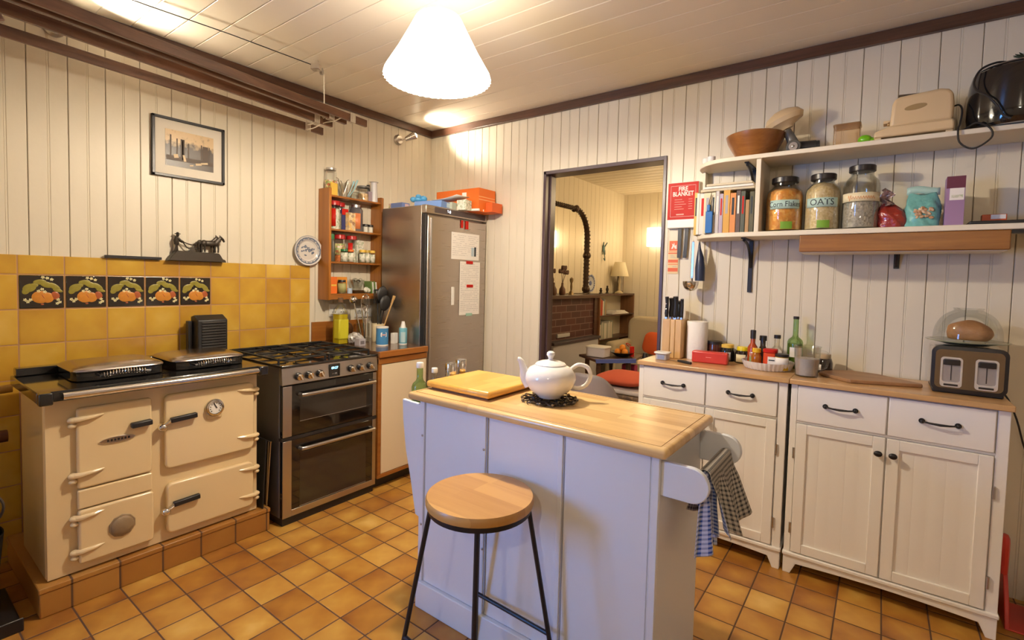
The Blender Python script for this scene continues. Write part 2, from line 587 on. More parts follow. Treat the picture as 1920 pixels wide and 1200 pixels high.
PINE = wood('block_wood', (0.58, 0.34, 0.13), (0.72, 0.48, 0.22), 'z', 9, 0.4)
RACKW = wood('orange_pine', (0.29, 0.095, 0.012), (0.44, 0.165, 0.025), 'z', 8, 0.35)
RACKH = wood('orange_pine_y', (0.25, 0.080, 0.012), (0.38, 0.14, 0.025), 'y', 8, 0.35)
BEAM = wood('beam_wood', (0.20, 0.075, 0.015), (0.40, 0.165, 0.035), 'x', 8, 0.4)
BOARDW = wood('serving_board_wood', (0.26, 0.12, 0.045), (0.42, 0.22, 0.09), 'x', 9, 0.5)
BOWLW = wood('bowl_wood', (0.20, 0.068, 0.016), (0.35, 0.14, 0.035), 'x', 8, 0.3, 0.3)
WHITEP = plain('white_lacquer', (0.80, 0.83, 0.88), 0.38)
CABP = plain('cabinet_paint', (0.88, 0.83, 0.77), 0.45)
SHELFP = plain('shelf_paint', (0.78, 0.70, 0.56), 0.5, var=0.04)
CERAM = plain('white_ceramic', (0.86, 0.83, 0.80), 0.12, coat=0.4)
CREAMPL = plain('cream_plastic', (0.66, 0.49, 0.28), 0.35)
WHITEPL = plain('white_plastic', (0.82, 0.80, 0.76), 0.35)
PAPER = plain('paper', (0.84, 0.80, 0.76), 0.8)
PAPERT = plain('paper_towel', (0.84, 0.80, 0.74), 0.95, bump=0.2, bscale=70)
RED = plain('red_print', (0.52, 0.016, 0.008), 0.5, spec=0.2)
REDPL = plain('red_plastic', (0.62, 0.05, 0.035), 0.3)
ORANGE = plain('orange_card', (0.80, 0.17, 0.02), 0.55)
GLASS = glass('clear_glass')
GREENG = glass('green_glass', (0.62, 0.78, 0.52))
AMBER = glass('amber_glass', (0.45, 0.22, 0.08))
ROPE = plain('white_rope', (0.72, 0.64, 0.52), 0.95)
INK = plain('grey_ink', (0.42, 0.40, 0.42), 0.8)
DINK = plain('dark_ink', (0.03, 0.04, 0.05), 0.7)
WINK = plain('white_ink', (0.86, 0.80, 0.74), 0.6)
LID = plain('black_lid', (0.02, 0.016, 0.016), 0.35)
GREENP = plain('green_sticker', (0.18, 0.36, 0.03), 0.6)
PAGES = plain('book_pages', (0.66, 0.57, 0.42), 0.9)

# ================================================================== ROOM SHELL
XR, YB, H = 4.70, -4.45, 2.552


def board_profile(u0, u1, j0, pitch, bead=True):
    """list of (u, depth, material) for tongue-and-groove boards with a centre bead"""
    pts = []
    k = math.floor((u0-j0)/pitch*2)-1
    while True:
        u = j0+k*pitch/2
        if u > u1+0.01:
            break
        if k % 2 == 0:
            L = [(-.0034, 0), (-.0012, .0026), (-.0010, .007), (.0010, .007), (.0012, .0026), (.0034, 0)]
        else:
            L = [(-.0056, 0), (-.0038, .0026), (-.0022, .0010), (.0022, .0010), (.0038, .0026), (.0056, 0)]
        if k % 2 == 0 or bead:
            pts += [(u+d, n, (k % 2 == 0)) for d, n in L]
        k += 1
    pts = [p for p in pts if u0 < p[0] < u1]
    return [(u0, 0, False)]+pts+[(u1, 0, False)]


def boards(b, fn, prof, a0, a1):
    prev = None
    for u, n, j in prof:
        cur = (b.bm.verts.new(fn(u, n, a0)), b.bm.verts.new(fn(u, n, a1)), n)
        if prev:
            f = b.bm.faces.new((prev[0], cur[0], cur[1], prev[1]))
            if prev[2] > .005 and cur[2] > .005:
                f.material_index = 1
        prev = cur


# right-hand wall (y = 0) with the doorway
DX0, DX1, DZ = 1.150, 2.037, 2.095
b = B()
fr = lambda u, n, a: (u, n, a)
pf = lambda a, c: board_profile(a, c, 1.567, .1435)
boards(b, fr, pf(0, DX0), 0, H)
boards(b, fr, pf(DX0, DX1), DZ, H)
boards(b, fr, pf(DX1, XR), 0, H)
b.box(0, DX0, .012, .12, 0, H).box(DX1, XR, .012, .12, 0, H).box(DX0, DX1, .012, .12, DZ, H)
struct('wall_right', b, [PAINT, GAP], ang=20)
# left-hand wall (x = 0)
b = B()
boards(b, lambda u, n, a: (-n, u, a), board_profile(YB, 0, -2.481, .1415), 0, H)
b.box(-.12, -.012, YB, .12, 0, H)
struct('wall_left', b, [PAINT, GAP], ang=20)
# wall behind the camera, with the daylight window
WX0, WX1, WZ0, WZ1 = .06, .78, .90, 2.00
b = B()
fb = lambda u, n, a: (u, YB-n, a)
boards(b, fb, board_profile(0, WX0, 1.567, .1435), 0, H)
boards(b, fb, board_profile(WX1, XR, 1.567, .1435), 0, H)
boards(b, fb, board_profile(WX0, WX1, 1.567, .1435), 0, WZ0)
boards(b, fb, board_profile(WX0, WX1, 1.567, .1435), WZ1, H)
b.box(-.12, WX0, YB-.14, YB-.012, 0, H).box(WX1, XR, YB-.14, YB-.012, 0, H).box(WX0, WX1, YB-.14, YB-.012, 0, WZ0).box(WX0, WX1, YB-.14, YB-.012, WZ1, H)
struct('wall_back', b, [PAINT, GAP], ang=20)
b = B()
b.box(XR, XR+.1, YB-.14, .12, 0, H)
struct('wall_side', b, PAINT)
b = B()
for x in (WX0, (WX0+WX1)/2-.02, WX1-.04):
    b.box(x, x+.04, YB-.11, YB-.06, WZ0, WZ1)
for z in (WZ0, WZ1-.04):
    b.box(WX0, WX1, YB-.11, YB-.06, z, z+.04)
b.box(WX0-.05, WX1+.05, YB-.06, YB+.04, WZ0-.03, WZ0)
wf = struct('window_1', b, WHITEP, bev=.003)
b = B(); b.box(WX0+.03, WX1-.03, YB-.088, YB-.084, WZ0+.03, WZ1-.03)
mk('window_pane', b, glass('window_glass', (.98, .98, 1), .02), wf)
# ceiling: boards run along x
b = B()
boards(b, lambda u, n, a: (a, u, H+n), board_profile(YB, 0, -1.536, .1405, False), 0, XR)
b.box(-.12, XR+.1, YB-.14, .12, H+.012, H+.1)
struct('ceiling', b, [CEILP, plain('ceiling_gap', (.30, .23, .15), .9)], ang=20)
# floor
b = B(); b.box(-.12, XR+.1, YB-.14, .12, -.06, 0)
struct('floor', b, FLOORM)
b = B(); b.box(0, .64, -3.85, -3.25, 0, H)  # unseen block added to keep window daylight off the range's side
struct('added_daylight_blocker', b, PAINT)
# dark cornice
for nm, bx, m in (('trim_1', (0, .03, YB, 0, H-.056, H-.001), DWOODY), ('trim_2', (.03, XR, -.03, 0, H-.056, H-.001), DWOOD),
                  ('trim_3', (0, XR, YB, YB+.03, H-.056, H-.001), DWOOD)):
    b = B(); b.box(*bx)
    struct(nm, b, m, bev=.004)
# door lining (reveal) and slim stops
b = B()
b.box(DX0, DX0+.022, -.008, .128, 0, DZ).box(DX1-.014, DX1+.006, -.010, .128, 0, DZ+.004).box(DX0, DX1, -.008, .128, DZ-.020, DZ+.004)
b.box(DX0+.022, DX0+.034, .045, .085, 0, DZ-.02)
struct('trim_4', b, PURPLE, bev=.002)
# tiling behind the cookers
b = B()
b.box(-.001, .010, YB, -1.4095+.1591*2-.02, 0, 1.3826)
struct('trim_5', b, WTILE, bev=.002)
# raised tiled hearth under the range
b = B()
b.box(.010, .630, -2.573, -1.700, 0, .095)
b.box(.010, .634, -2.576, -1.697, .095, .116)
struct('trim_6', b, PTILE, bev=.004)
b = B(); b.box(.634, .640, -1.0585, -.6575, 0, .07)
b2 = B()
b2.box(.0, .012, -1.095, -.655, .8645, 1.000)
struct('trim_7', b2, RACKH, bev=.002)

# ---------------------------------------------------------------- the sitting room beyond
FX0, FX1, FY1 = .14, 3.6, 3.60
FARP = plain('sitting_room_paint', (.80, .72, .56), .5)
b = B()
boards(b, lambda u, n, a: (FX0-n, u, a), board_profile(.12, FY1, .3, .11, False), 0, H)
b.box(FX0-.15, FX0-.012, .12, FY1+.1, 0, H)
struct('wall_far_left', b, [FARP, plain('far_gap', (.38, .30, .2), .9)], ang=20)
b = B()
boards(b, lambda u, n, a: (u, FY1+n, a), board_profile(FX0, FX1, .3, .11, False), 0, H)
b.box(FX0-.15, FX1+.1, FY1+.012, FY1+.1, 0, H)
struct('wall_far_end', b, [FARP, MATS.get('x', GAP)], ang=20)
b = B(); b.box(FX1, FX1+.1, .12, FY1+.1, 0, H)
struct('wall_far_side', b, FARP)
b = B(); b.box(FX0-.15, FX1+.1, .12, FY1+.1, H, H+.1)
for k in range(24):
    b.box(FX0, FX1, .2+k*.141, .206+k*.141, H-.003, H)
struct('ceiling', b, FARP)
b = B(); b.box(FX0-.15, FX1+.1, .12, FY1+.1, -.06, 0)
struct('floor', b, plain('carpet', (.33, .27, .22), .95, bump=.3, bscale=90))

# ================================================================== RANGE COOKER (cream)
t = T('range_cooker', 'cream enamelled range cooker with two chrome lids and black top on tiled hearth', 'cooker', (.4, -2.15, .116))
b = B()
b.box(.19, .592, -2.548, -1.748, .1165, .826)
P(t, 'body', b, ENAMEL, bev=.012, seg=3)
b = B()
b.box(.592, .598, -2.545, -1.751, .120, .826)
P(t, 'front_plate', b, ENAMEL, bev=.002)
b = B()
b.box(.17, .655, -2.575, -1.738, .826, .866)
top = P(t, 'hotplate_top', b, BLACKG, bev=.004)
b = B(); b.box(.055, .17, -2.20, -1.738, .826, .866)
P(t, 'rear_plate', b, BLACKG, bev=.003)
b = B(); b.box(.17, .225, -2.565, -1.748, .866, .900)
P(t, 'rear_rail', b, BLACKG, bev=.004)
b = B(); b.tube([(.672, -2.505, .846), (.672, -1.775, .846)], .0135, 14)
rail = P(t, 'towel_rail', b, CHROME)
for y in (-2.555, -1.758):
    b = B(); b.box(.655, .692, y-.020, y+.020, .822, .868)
    P(rail, 'rail_bracket', b, BLACKG, bev=.005)
LIDW = plain('polished_lid', (.46, .40, .37), .22, metal=1)


def lid(cx, cy, hx, hy):
    b = B()

    def f(u, v, rr=1):
        a = 2*pi*u
        n = 8.0
        k = (abs(cos(a))**n+abs(sin(a))**n)**(-1/n)
        return Vector((cx+hx*k*cos(a)*rr, cy+hy*k*sin(a)*rr, 0))
    N = 48
    rings = []
    for rr, z in ((.97, .867), (1, .870), (1, .901), (1.02, .904), (1.02, .908)):
        rings.append([b.bm.verts.new(f(i/N, 0, rr)+Vector((0, 0, z))) for i in range(N)])
    for i in range(len(rings)-1):
        for j in range(N):
            b.bm.faces.new((rings[i][j], rings[i][(j+1) % N], rings[i+1][(j+1) % N], rings[i+1][j]))
    b.bm.faces.new(rings[0]); b.bm.faces.new(rings[-1])
    l = P(t, 'hotplate_lid', b, BLACKG)
    b = B()
    R = []
    for q in range(11):
        th = q/10*pi/2
        rr = cos(th) if q < 10 else 0
        R.append((1.02*(rr**.8) if q else 1.02, .908+.026*sin(th)))
    rings = []
    for rr, z in R[:-1]:
        rings.append([b.bm.verts.new(f(i/N, 0, rr)+Vector((0, 0, z))) for i in range(N)])
    tv = b.bm.verts.new(Vector((cx, cy, R[-1][1]+.001)))
    for i in range(len(rings)-1):
        for j in range(N):
            b.bm.faces.new((rings[i][j], rings[i][(j+1) % N], rings[i+1][(j+1) % N], rings[i+1][j]))
    for j in range(N):
        b.bm.faces.new((rings[-1][j], rings[-1][(j+1) % N], tv))
    P(l, 'lid_dome', b, LIDW, ang=60)
    b = B()
    pts = []
    x = cx+hx+.040
    for k in range(15*12+1):
        a = k/12*2*pi
        yy = cy-.075+.15*k/180
        zz = .892+.010*sin(pi*k/180)
        pts.append((x+.011*cos(a), yy, zz+.011*sin(a)))
    b.tube(pts, .0019, 5)
    b2 = B()
    b2.tube([(cx+hx-.01, cy-.085, .892), (x, cy-.085, .892), (x, cy, .902), (x, cy+.085, .892), (cx+hx-.01, cy+.085, .892)], .006, 8)
    h = P(l, 'lid_handle', b2, BLACKM)
    P(l, 'coil_grip', b, CHROME)


lid(.385, -2.285, .150, .160)
lid(.385, -1.935, .150, .160)


def rdoor(name, y0, y1, z0, z1, r=.02, d=.022, bev=.008, base=.598):
    b = B(); b.prism(rrect(y0, y1, z0, z1, r), 'x', base, base+d)
    return P(t, name, b, ENAMEL, bev=bev, seg=4)


d1 = rdoor('firebox_door', -2.456, -2.207, .457, .780, .012)
d2 = rdoor('ash_door', -2.456, -2.207, .376, .452, .006)
d3 = rdoor('ashpit_door', -2.456, -2.205, .157, .372, .012, .030)
d4 = rdoor('top_oven_door', -2.160, -1.776, .450, .782, .024, .026)
d5 = rdoor('bottom_oven_door', -2.156, -1.780, .158, .383, .024, .030)
b = B(); b.cyl((.626, -1.963, .692), (.634, -1.963, .692), .040, n=32)
b.lathe([(.030, 0), (.037, .004), (.037, .010), (.030, .012)], (.634, -1.963, .692), 32, 'x')
g = P(d4, 'thermometer', b, CHROME)
b = B(); b.cyl((.634, -1.963, .692), (.641, -1.963, .692), .028, n=28)
P(g, 'dial_face', b, PAPER)
b = B(); b.box(.641, .643, -1.965, -1.961, .688, .715, rx=.5)
for k in range(10):
    a = radians(-130+k*29)
    b.box(.641, .6425, -1.963+.022*sin(a)-.002, -1.963+.022*sin(a)+.002, .692+.022*cos(a)-.002, .692+.022*cos(a)+.002)
P(g, 'dial_needle', b, BLACK)
b = B(); b.box(.620, .634, -1.995, -1.93, .640, .705)
P(d4, 'thermometer_mount', b, ENAMEL, bev=.006)
b = B(); b.prism([(-2.328+.058*cos(a)*(1 if abs(cos(a)) < .99 else 1.05), .631+.0125*sin(a)) for a in [2*pi*k/28 for k in range(28)]], 'x', .620, .626)
bd = P(d1, 'badge', b, CHROME, bev=.001)
b = B()
for k in range(7):
    b.box(.6258, .6268, -2.328-.036+.0115*k, -2.328-.036+.0115*k+.007, .6265, .6355)
P(bd, 'badge_relief', b, BLACKM)
b = B(); b.cyl((.628, -2.318, .266), (.634, -2.318, .266), .047, n=10)
b.ell((.633, -2.318, .266), (.012, .040, .040), 20)
P(d3, 'spin_wheel', b, plain('scorched_enamel', (.30, .21, .12), .5, bump=.3), bev=.003)


def catch(dr, y, z):
    b = B()
    b.box(.628, .650, y-.03, y+.075, z-.011, z+.011, rx=.05)
    g = P(dr, 'lever_grip', b, BLACK, bev=.004)
    b = B(); b.ell((.625, y-.055, z-.03), (.020, .018, .018)).tube([(.64, y-.02, z), (.636, y-.045, z-.015), (.62, y-.06, z-.035)], .008, 8)
    P(dr, 'latch', b, CHROME)


catch(d4, -2.115, .673)
catch(d5, -2.105, .293)
b = B(); b.box(.620, .648, -2.285, -2.212, .668, .690, rx=.04)
P(d1, 'lever_grip', b, BLACK, bev=.004)


def hinge(dr, y, z, s):
    b = B()
    b.tube([(.612, y, z), (.628, y+s*.02, z+.002), (.630, y+s*.06, z+.006), (.624, y+s*.095, z+.010)], [.013, .011, .008, .003], 10)
    b.ell((.612, y, z), (.016, .016, .012)).ell((.612, y, z-.022), (.014, .014, .010)).cyl((.612, y, z-.03), (.612, y, z+.012), .006, n=10)
    P(dr, 'hinge', b, ENAMEL)


for dr, y, z, s in ((d1, -2.468, .735, 1), (d1, -2.468, .513, 1), (d3, -2.466, .342, 1), (d3, -2.466, .205, 1),
                    (d4, -1.762, .742, -1), (d4, -1.762, .510, -1), (d5, -1.760, .345, -1), (d5, -1.760, .208, -1)):
    hinge(dr, y, z, s)
b = B(); b.tube([(.12, -2.60, .60), (.15, -3.4, .60)], .016, 12).cyl((.12, -2.58, .60), (.12, -2.61, .60), .026, n=16)
S('boiler_pipe', 'dark lower water pipe running along the tiled wall left of the cream range', 'pipe', b, plain('dark_copper', (.12, .045, .02), .4, metal=.5))
b = B(); b.tube([(.10, -2.56, .80), (.10, -2.64, .80), (.08, -2.8, .82), (.08, -3.4, .82)], .018, 12, sm=5)
S('boiler_pipe', 'golden painted upper pipe above the dark one left of the cream range', 'pipe', b, plain('gold_pipe', (.40, .22, .05), .35, metal=.3))

# ================================================================== GAS COOKER
t = T('gas_cooker', 'silver freestanding gas cooker with two dark glass ovens and black hob', 'cooker', (.37, -1.36, 0))
CY0, CY1 = -1.659, -1.061
b = B(); b.box(.06, .645, CY0, CY1, .045, .838)
P(t, 'body', b, STEELS, bev=.003)
b = B(); b.box(.03, .672, CY0-.003, CY1+.003, .838, .852)
hob = P(t, 'hob', b, BLACKG, bev=.004)
b = B(); b.prism([(.640, .750), (.674, .750), (.674, .756), (.668, .838), (.640, .838)], 'y', CY0, CY1)
cp = P(t, 'control_panel', b, STEELP, bev=.002)
for i, y in enumerate((-1.571, -1.511, -1.448, -1.248, -1.185, -1.117)):
    b = B(); b.cyl((.670, y, .788), (.690, y, .786), .021, .019, n=24)
    k = P(cp, 'knob', b, BLACKM, bev=.002)
    b = B(); b.cyl((.690, y, .786), (.697, y, .785), .018, .016, n=24).box(.692, .708, y-.0045, y+.0045, .770, .801, rx=.5)
    P(k, 'knob_cap', b, CHROME, bev=.001)
b = B(); b.box(.668, .676, -1.118+.028, -1.118+.034, .780, .79)
b = B(); b.box(.6695, .6755, -1.392, -1.322, .757, .829)
d = P(cp, 'clock_display', b, OVGLASS, bev=.002)
b = B(); b.text('09:27', .019, (.676, -1.357, .806), (0, 1, 0), (0, 0, 1), .0004)
P(d, 'clock_digits', b, plain('display_blue', (.2, .6, 1), .5, emit=3, ecol=(.30, .75, 1)))
b = B(); b.text('- + OK', .010, (.676, -1.357, .775), (0, 1, 0), (0, 0, 1), .0003)
P(d, 'clock_marks', b, INK)


def oven(z0, z1, win):
    b = B(); b.box(.645, .668, CY0+.004, CY1-.004, z0, z1)
    o = P(t, 'oven_door', b, OVGLASS, bev=.003)
    for ya_, yb_ in ((CY0+.006, CY0+.054), (CY1-.030, CY1-.006)):
        b = B(); b.box(.6645, .6705, ya_, yb_, z0+.001, z1-.001)
        P(o, 'side_trim', b, STEELP, bev=.001)
    if z0 < .1:
        b = B(); b.box(.6645, .6705, CY0+.054, CY1-.030, z0+.001, z0+.035)
        P(o, 'bottom_trim', b, STEELP, bev=.001)
    b = B()
    b.tube([(.668, CY0+.098, z1-.052), (.694, CY0+.102, z1-.052), (.696, CY0+.125, z1-.052), (.696, CY1-.055, z1-.052), (.694, CY1-.035, z1-.052), (.668, CY1-.031, z1-.052)], .0105, 12)
    P(o, 'door_handle', b, STEELP)
    b = B()
    ya, yb = CY0+.10, CY1-.075
    za, zb = win
    b.prism([(ya, za), (yb, za), (yb, zb), (ya, zb)], 'x', .6680, .6684)
    P(o, 'window', b, plain('oven_window', (.030, .022, .017), .06, spec=.7))
    b = B()
    b.box(.6684, .6690, ya, yb, za, za+.0016)
    P(o, 'window_line', b, plain('etched_line', (.35, .3, .26), .4))


oven(.474, .742, (.545, .665))
oven(.045, .454, (.085, .375))
b = B(); b.box(.640, .669, CY0, CY1, .455, .472)
P(t, 'door_gap_strip', b, BLACK)
b = B(); b.box(.05, .655, CY0+.012, CY1-.012, .0, .044)
P(t, 'plinth', b, BLACK)
CI = plain('cast_iron', (.015, .014, .014), .5)
for by, bx, r in ((-1.51, .48, .042), (-1.51, .21, .052), (-1.21, .48, .050), (-1.21, .21, .036)):
    b = B(); b.cyl((bx, by, .852), (bx, by, .859), r, n=24).cyl((bx, by, .859), (bx, by, .864), r*.8, n=24)
    q = P(hob, 'burner', b, BLACKM, bev=.002)
    b = B(); b.lathe([(r+.012, 0), (r+.012, .004), (r+.002, .006)], (bx, by, .852), 24)
    P(hob, 'burner_ring', b, STEELP)
for y0, y1 in ((-1.642, -1.372), (-1.348, -1.078)):
    b = B()
    x0, x1, z = .085, .605, .873
    for p, q in (((x0, y0), (x1, y0)), ((x1, y0), (x1, y1)), ((x1, y1), (x0, y1)), ((x0, y1), (x0, y0)), (((x0+x1)/2, y0), ((x0+x1)/2, y1))):
        b.tube([(*p, z), (*q, z)], .006, 6)
    ym = (y0+y1)/2
    for cx in (.21, .48):
        for dx, dy in ((1, 0), (-1, 0), (0, 1), (0, -1)):
            ex = (.12 if dx else 0)*dx
            ey = ((y1-y0)/2)*dy
            b.tube([(cx+dx*.028, ym+dy*.028, z+.002), (cx+ex, ym+ey, z)], .0055, 6)
    for p in ((x0, y0), (x1, y0), (x1, y1), (x0, y1)):
        b.cyl((*p, .852), (*p, z), .006, n=8)
    P(hob, 'pan_support', b, CI)
b = B()
b.box(.055, .085, CY0+.01, CY1-.01, .852, .874)
P(hob, 'rear_vent', b, BLACKM, bev=.003)

# things leaning in the gap between range and cooker
for k, (dy, lb) in enumerate(((-1.722, 'thin black baking tray leaning in gap left of the gas cooker'), (-1.700, 'dull metal oven shelf standing beside the gas cooker, nearer the cooker'))):
    b = B()
    if k == 0:
        b.box(.33, .62, dy-.003, dy+.003, .118, .47, rx=-.05)
    else:
        b.tube([(.60, dy, .118), (.63, dy+.005, .46), (.38, dy+.005, .46), (.36, dy, .118)], .004, 6)
        for q in range(8):
            b.tube([(.37+q*.032, dy, .13), (.385+q*.032, dy+.004, .455)], .0022, 5)
    S(['baking_tray', 'oven_shelf'][k], lb, ['tray', 'oven shelf'][k], b, [BLACKM, STEELP][k])

# ================================================================== CORNER BASE UNIT
t = T('corner_base_unit', 'cream-doored base unit with brown wood edging between gas cooker and steel fridge', 'cabinet', (.35, -.86, 0))
b = B(); b.box(.02, .655, -1.055, -.657, .075, .828)
P(t, 'carcass', b, RACKH, bev=.002)
b = B(); b.box(.656, .674, -1.028, -.660, .098, .782)
P(t, 'door', b, plain('cream_laminate', (.76, .64, .46), .4), bev=.003)
b = B(); b.box(.655, .676, -1.055, -.657, .072, .096).box(.655, .676, -1.055, -1.030, .096, .828).box(.655, .678, -1.055, -.657, .784, .822)
P(t, 'wood_lipping', b, RACKH, bev=.003)
b = B(); b.box(.02, .62, -1.052, -.66, 0, .07)
P(t, 'plinth', b, BLACK)
t = T('corner_worktop', 'dark worktop with orange-brown wooden front edge beside steel fridge', 'worktop', (.35, -.86, .83))
b = B(); b.box(.0125, .670, -1.057, -.656, .830, .8645)
P(t, 'slab', b, wood('dark_worktop', (.10, .045, .02), (.17, .08, .04), 'y', 8, .18, .4), bev=.002)
b = B(); b.box(.670, .689, -1.057, -.656, .826, .8645)
P(t, 'front_edge', b, RACKH, bev=.004)

# ================================================================== FRIDGE
t = T('tall_fridge', 'tall brushed steel commercial fridge in the corner with papers on its door', 'fridge', (.33, -.34, 0))
FY0, FY1_ = -.654, -.022
STEELV = brushed('fridge_steel', (.48, .43, .39), 'y', .28, .03)
STEELX = brushed('fridge_side_steel', (.48, .43, .39), 'x', .30, .16, scale=70)
b = B(); b.box(.185, .598, FY0+.001, FY1_-.001, .09, 1.814)
P(t, 'body', b, STEELX, bev=.004)
b = B(); b.box(.598, .642, FY0, FY1_, 1.760, 1.816)
hd = P(t, 'header', b, STEELV, bev=.003)
b = B(); b.prism(rrect(-.575, -.040, 1.770, 1.808, .006), 'x', .642, .6445)
cpn = P(hd, 'control_strip', b, plain('control_brown', (.075, .055, .055), .25), bev=.001)
b = B(); b.text('4', .026, (.645, -.428, 1.789), (0, 1, 0), (0, 0, 1), .0004, bold=.001)
b.box(.6446, .6450, -.452, -.444, 1.796, 1.800).box(.6446, .6450, -.448, -.444, 1.786, 1.790)
P(cpn, 'temperature_digits', b, plain('led_white', (.8, .85, 1), .5, emit=5, ecol=(.75, .85, 1)))
b = B(); b.box(.598, .644, FY0+.018, FY1_-.004, .11, 1.748)
dr = P(t, 'door', b, STEELV, bev=.006)
b = B(); b.box(.598, .640, FY0, FY0+.016, .09, 1.756)
P(t, 'door_gasket_edge', b, BLACK, bev=.002)
b = B(); b.tube([(.648, FY0+.045, .15), (.648, FY0+.045, 1.73)], .008, 10)
P(dr, 'handle_strip', b, STEELP)
b = B(); b.box(.20, .57, FY0+.02, FY1_-.02, 0, .09)
P(t, 'plinth', b, BLACK)


def note(name, label, cat, y0, y1, z0, z1, mat=PAPER, x=.6448, tilt=0, lines=None):
    tt = T(name, label, cat, (x, (y0+y1)/2, (z0+z1)/2))
    b = B(); b.box(x, x+.0009, y0, y1, z0, z1, rx=tilt)
    s = P(tt, 'sheet', b, mat)
    if lines:
        b = B(); rnd = random.Random(int(z0*1000))
        n, mx = lines
        for k in range(n):
            zz = z1-.02-(z1-z0-.035)*k/n
            y = y0+.012
            while y < y1-.02:
                l = rnd.uniform(.006, .03)
                if rnd.random() > .25:
                    b.box(x+.0009, x+.0011, y, min(y+l, y1-.01), zz, zz+.0022)
                y += l+.004
        P(tt, 'printed_lines', b, INK)
    return tt


nA = note('paper_note', 'white printed sheet, the higher and wider one on the steel fridge door', 'note', -.408, -.108, 1.462, 1.655, lines=(11, 0))
b = B(); b.box(.6457, .6465, -.162, -.142, 1.49, 1.56)
P(nA, 'dark_bar', b, DINK)
b = B(); b.box(.6457, .6463, -.195, -.165, 1.49, 1.555)
P(nA, 'blue_block', b, plain('pale_blue_ink', (.45, .55, .62), .7))
note('paper_note', 'long white list hanging below the wider sheet on the steel fridge door', 'note', -.318, -.095, 1.055, 1.448, x=.6468, lines=(26, 0))
for y0, y1, z0, z1, lb, m, nm in ((-.315, -.295, 1.69, 1.745, 'red strip magnet, left of the pair high on the fridge door', RED, 'strip'), (-.268, -.238, 1.685, 1.745, 'red strip magnet, right of the pair high on the fridge door', RED, 'strip'),
                              (-.252, -.180, 1.432, 1.454, 'red magnet where the two fridge papers meet', RED, 'm'), (-.243, -.173, 1.258, 1.279, 'red magnet halfway down the long fridge list', RED, 'm'),
                              (-.245, -.178, 1.045, 1.066, 'pale green magnet holding bottom of long fridge list', plain('mint', (.35, .60, .50), .5), 'm')):
    b = B(); b.box(.6480, .6520, y0, y1, z0, z1)
    S('fridge_magnet', lb, 'magnet', b, m, (.65, y0, z0), bev=.001)
b = B(); b.box(.6445, .652, -.402, -.374, 1.13, 1.262)
S('fridge_thermometer', 'small white thermometer strip on the fridge door left of the list', 'thermometer', b, WHITEPL, (.65, -.39, 1.2), bev=.003)

# ================================================================== KITCHEN ISLAND
t = T('kitchen_island', 'white panelled kitchen island with rounded light wood top and side rails', 'kitchen island', (2.16, -1.42, 0))
IX0, IX1, IY0, IY1 = 1.668, 2.645, -1.628, -1.222
b = B()
b.box(IX0, IX1, IY0+.006, IY1, 0, .846)
P(t, 'carcass', b, WHITEP, bev=.003)
b = B()
b.box(IX0, IX1, IY0-.014, IY0+.006, 0, .108)
P(t, 'kickboard', b, WHITEP, bev=.003)
b = B()
for a, c in ((IX0+.030, 2.000), (2.022, 2.320), (2.336, IX1-.028)):
    b.box(a, c, IY0+.002, IY0+.0075, .110, .842)
P(t, 'back_panel', b, WHITEP, bev=.001)
b = B()
for a, c in ((IX0, IX0+.024), (1.993, 2.009), (2.311, 2.329), (IX1-.022, IX1)):
    b.box(a, c, IY0-.003, IY0+.006, .108, .846)
P(t, 'cover_strip', b, WHITEP, bev=.002)
b = B()
for x in (2.012, 2.331):
    b.box(x-.0035, x+.0035, IY0+.0008, IY0+.0030, .112, .842)
P(t, 'panel_joint', b, plain('joint_shadow_grey', (.42, .42, .45), .7))
b = B()
for x, z in ((1.684, .70), (2.002, .715), (2.004, .35), (1.684, .34)):
    b.ell((x, IY0-.004, z), (.005, .003, .005), 10)
P(t, 'screw_cap', b, STEELP)
b = B(); b.prism(rrect(1.640, 2.678, -1.674, -1.203, .012, 3), 'z', .846, .876)
tp = P(t, 'worktop', b, BIRCH, bev=.012, seg=5)
b = B()
for q in range(1):
    b.tube([(1.664, -1.650, .8762), (2.654, -1.650, .8762), (2.654, -1.227, .8762), (1.664, -1.227, .8762)], .0011, 5, closed=True)
P(tp, 'inlay_line', b, plain('inlay', (.33, .17, .06), .5))
for y, lbl in ((-1.618, 1), (-1.240, 0)):
    b = B(); b.prism([(IX1, .725), (2.725, .725)]+[(2.728+.05*cos(a), .775+.05*sin(a)) for a in [radians(-90+180*k/14) for k in range(15)]]+[(2.725, .825), (IX1, .825)], 'y', y, y+.018)
    P(t, 'rail_bracket', b, WHITEP, bev=.003)
b = B(); b.cyl((2.738, -1.600, .775), (2.738, -1.240, .775), .009, n=14)
P(t, 'towel_bar', b, STEELP)
# the open bottle shelf on the far (left) end
for y in (-1.618, -1.240):
    b = B(); b.prism([(IX0, .816), (1.548, .822), (1.552, .74), (1.570, .62), (1.602, .50), (1.634, .36), (IX0, .35)], 'y', y, y+.016)
    P(t, 'end_bracket', b, WHITEP, bev=.003)
b = B(); b.box(1.556, IX0, -1.602, -1.240, .735, .747).box(1.552, 1.560, -1.602, -1.24, .747, .775)
P(t, 'bottle_shelf', b, WHITEP, bev=.002)


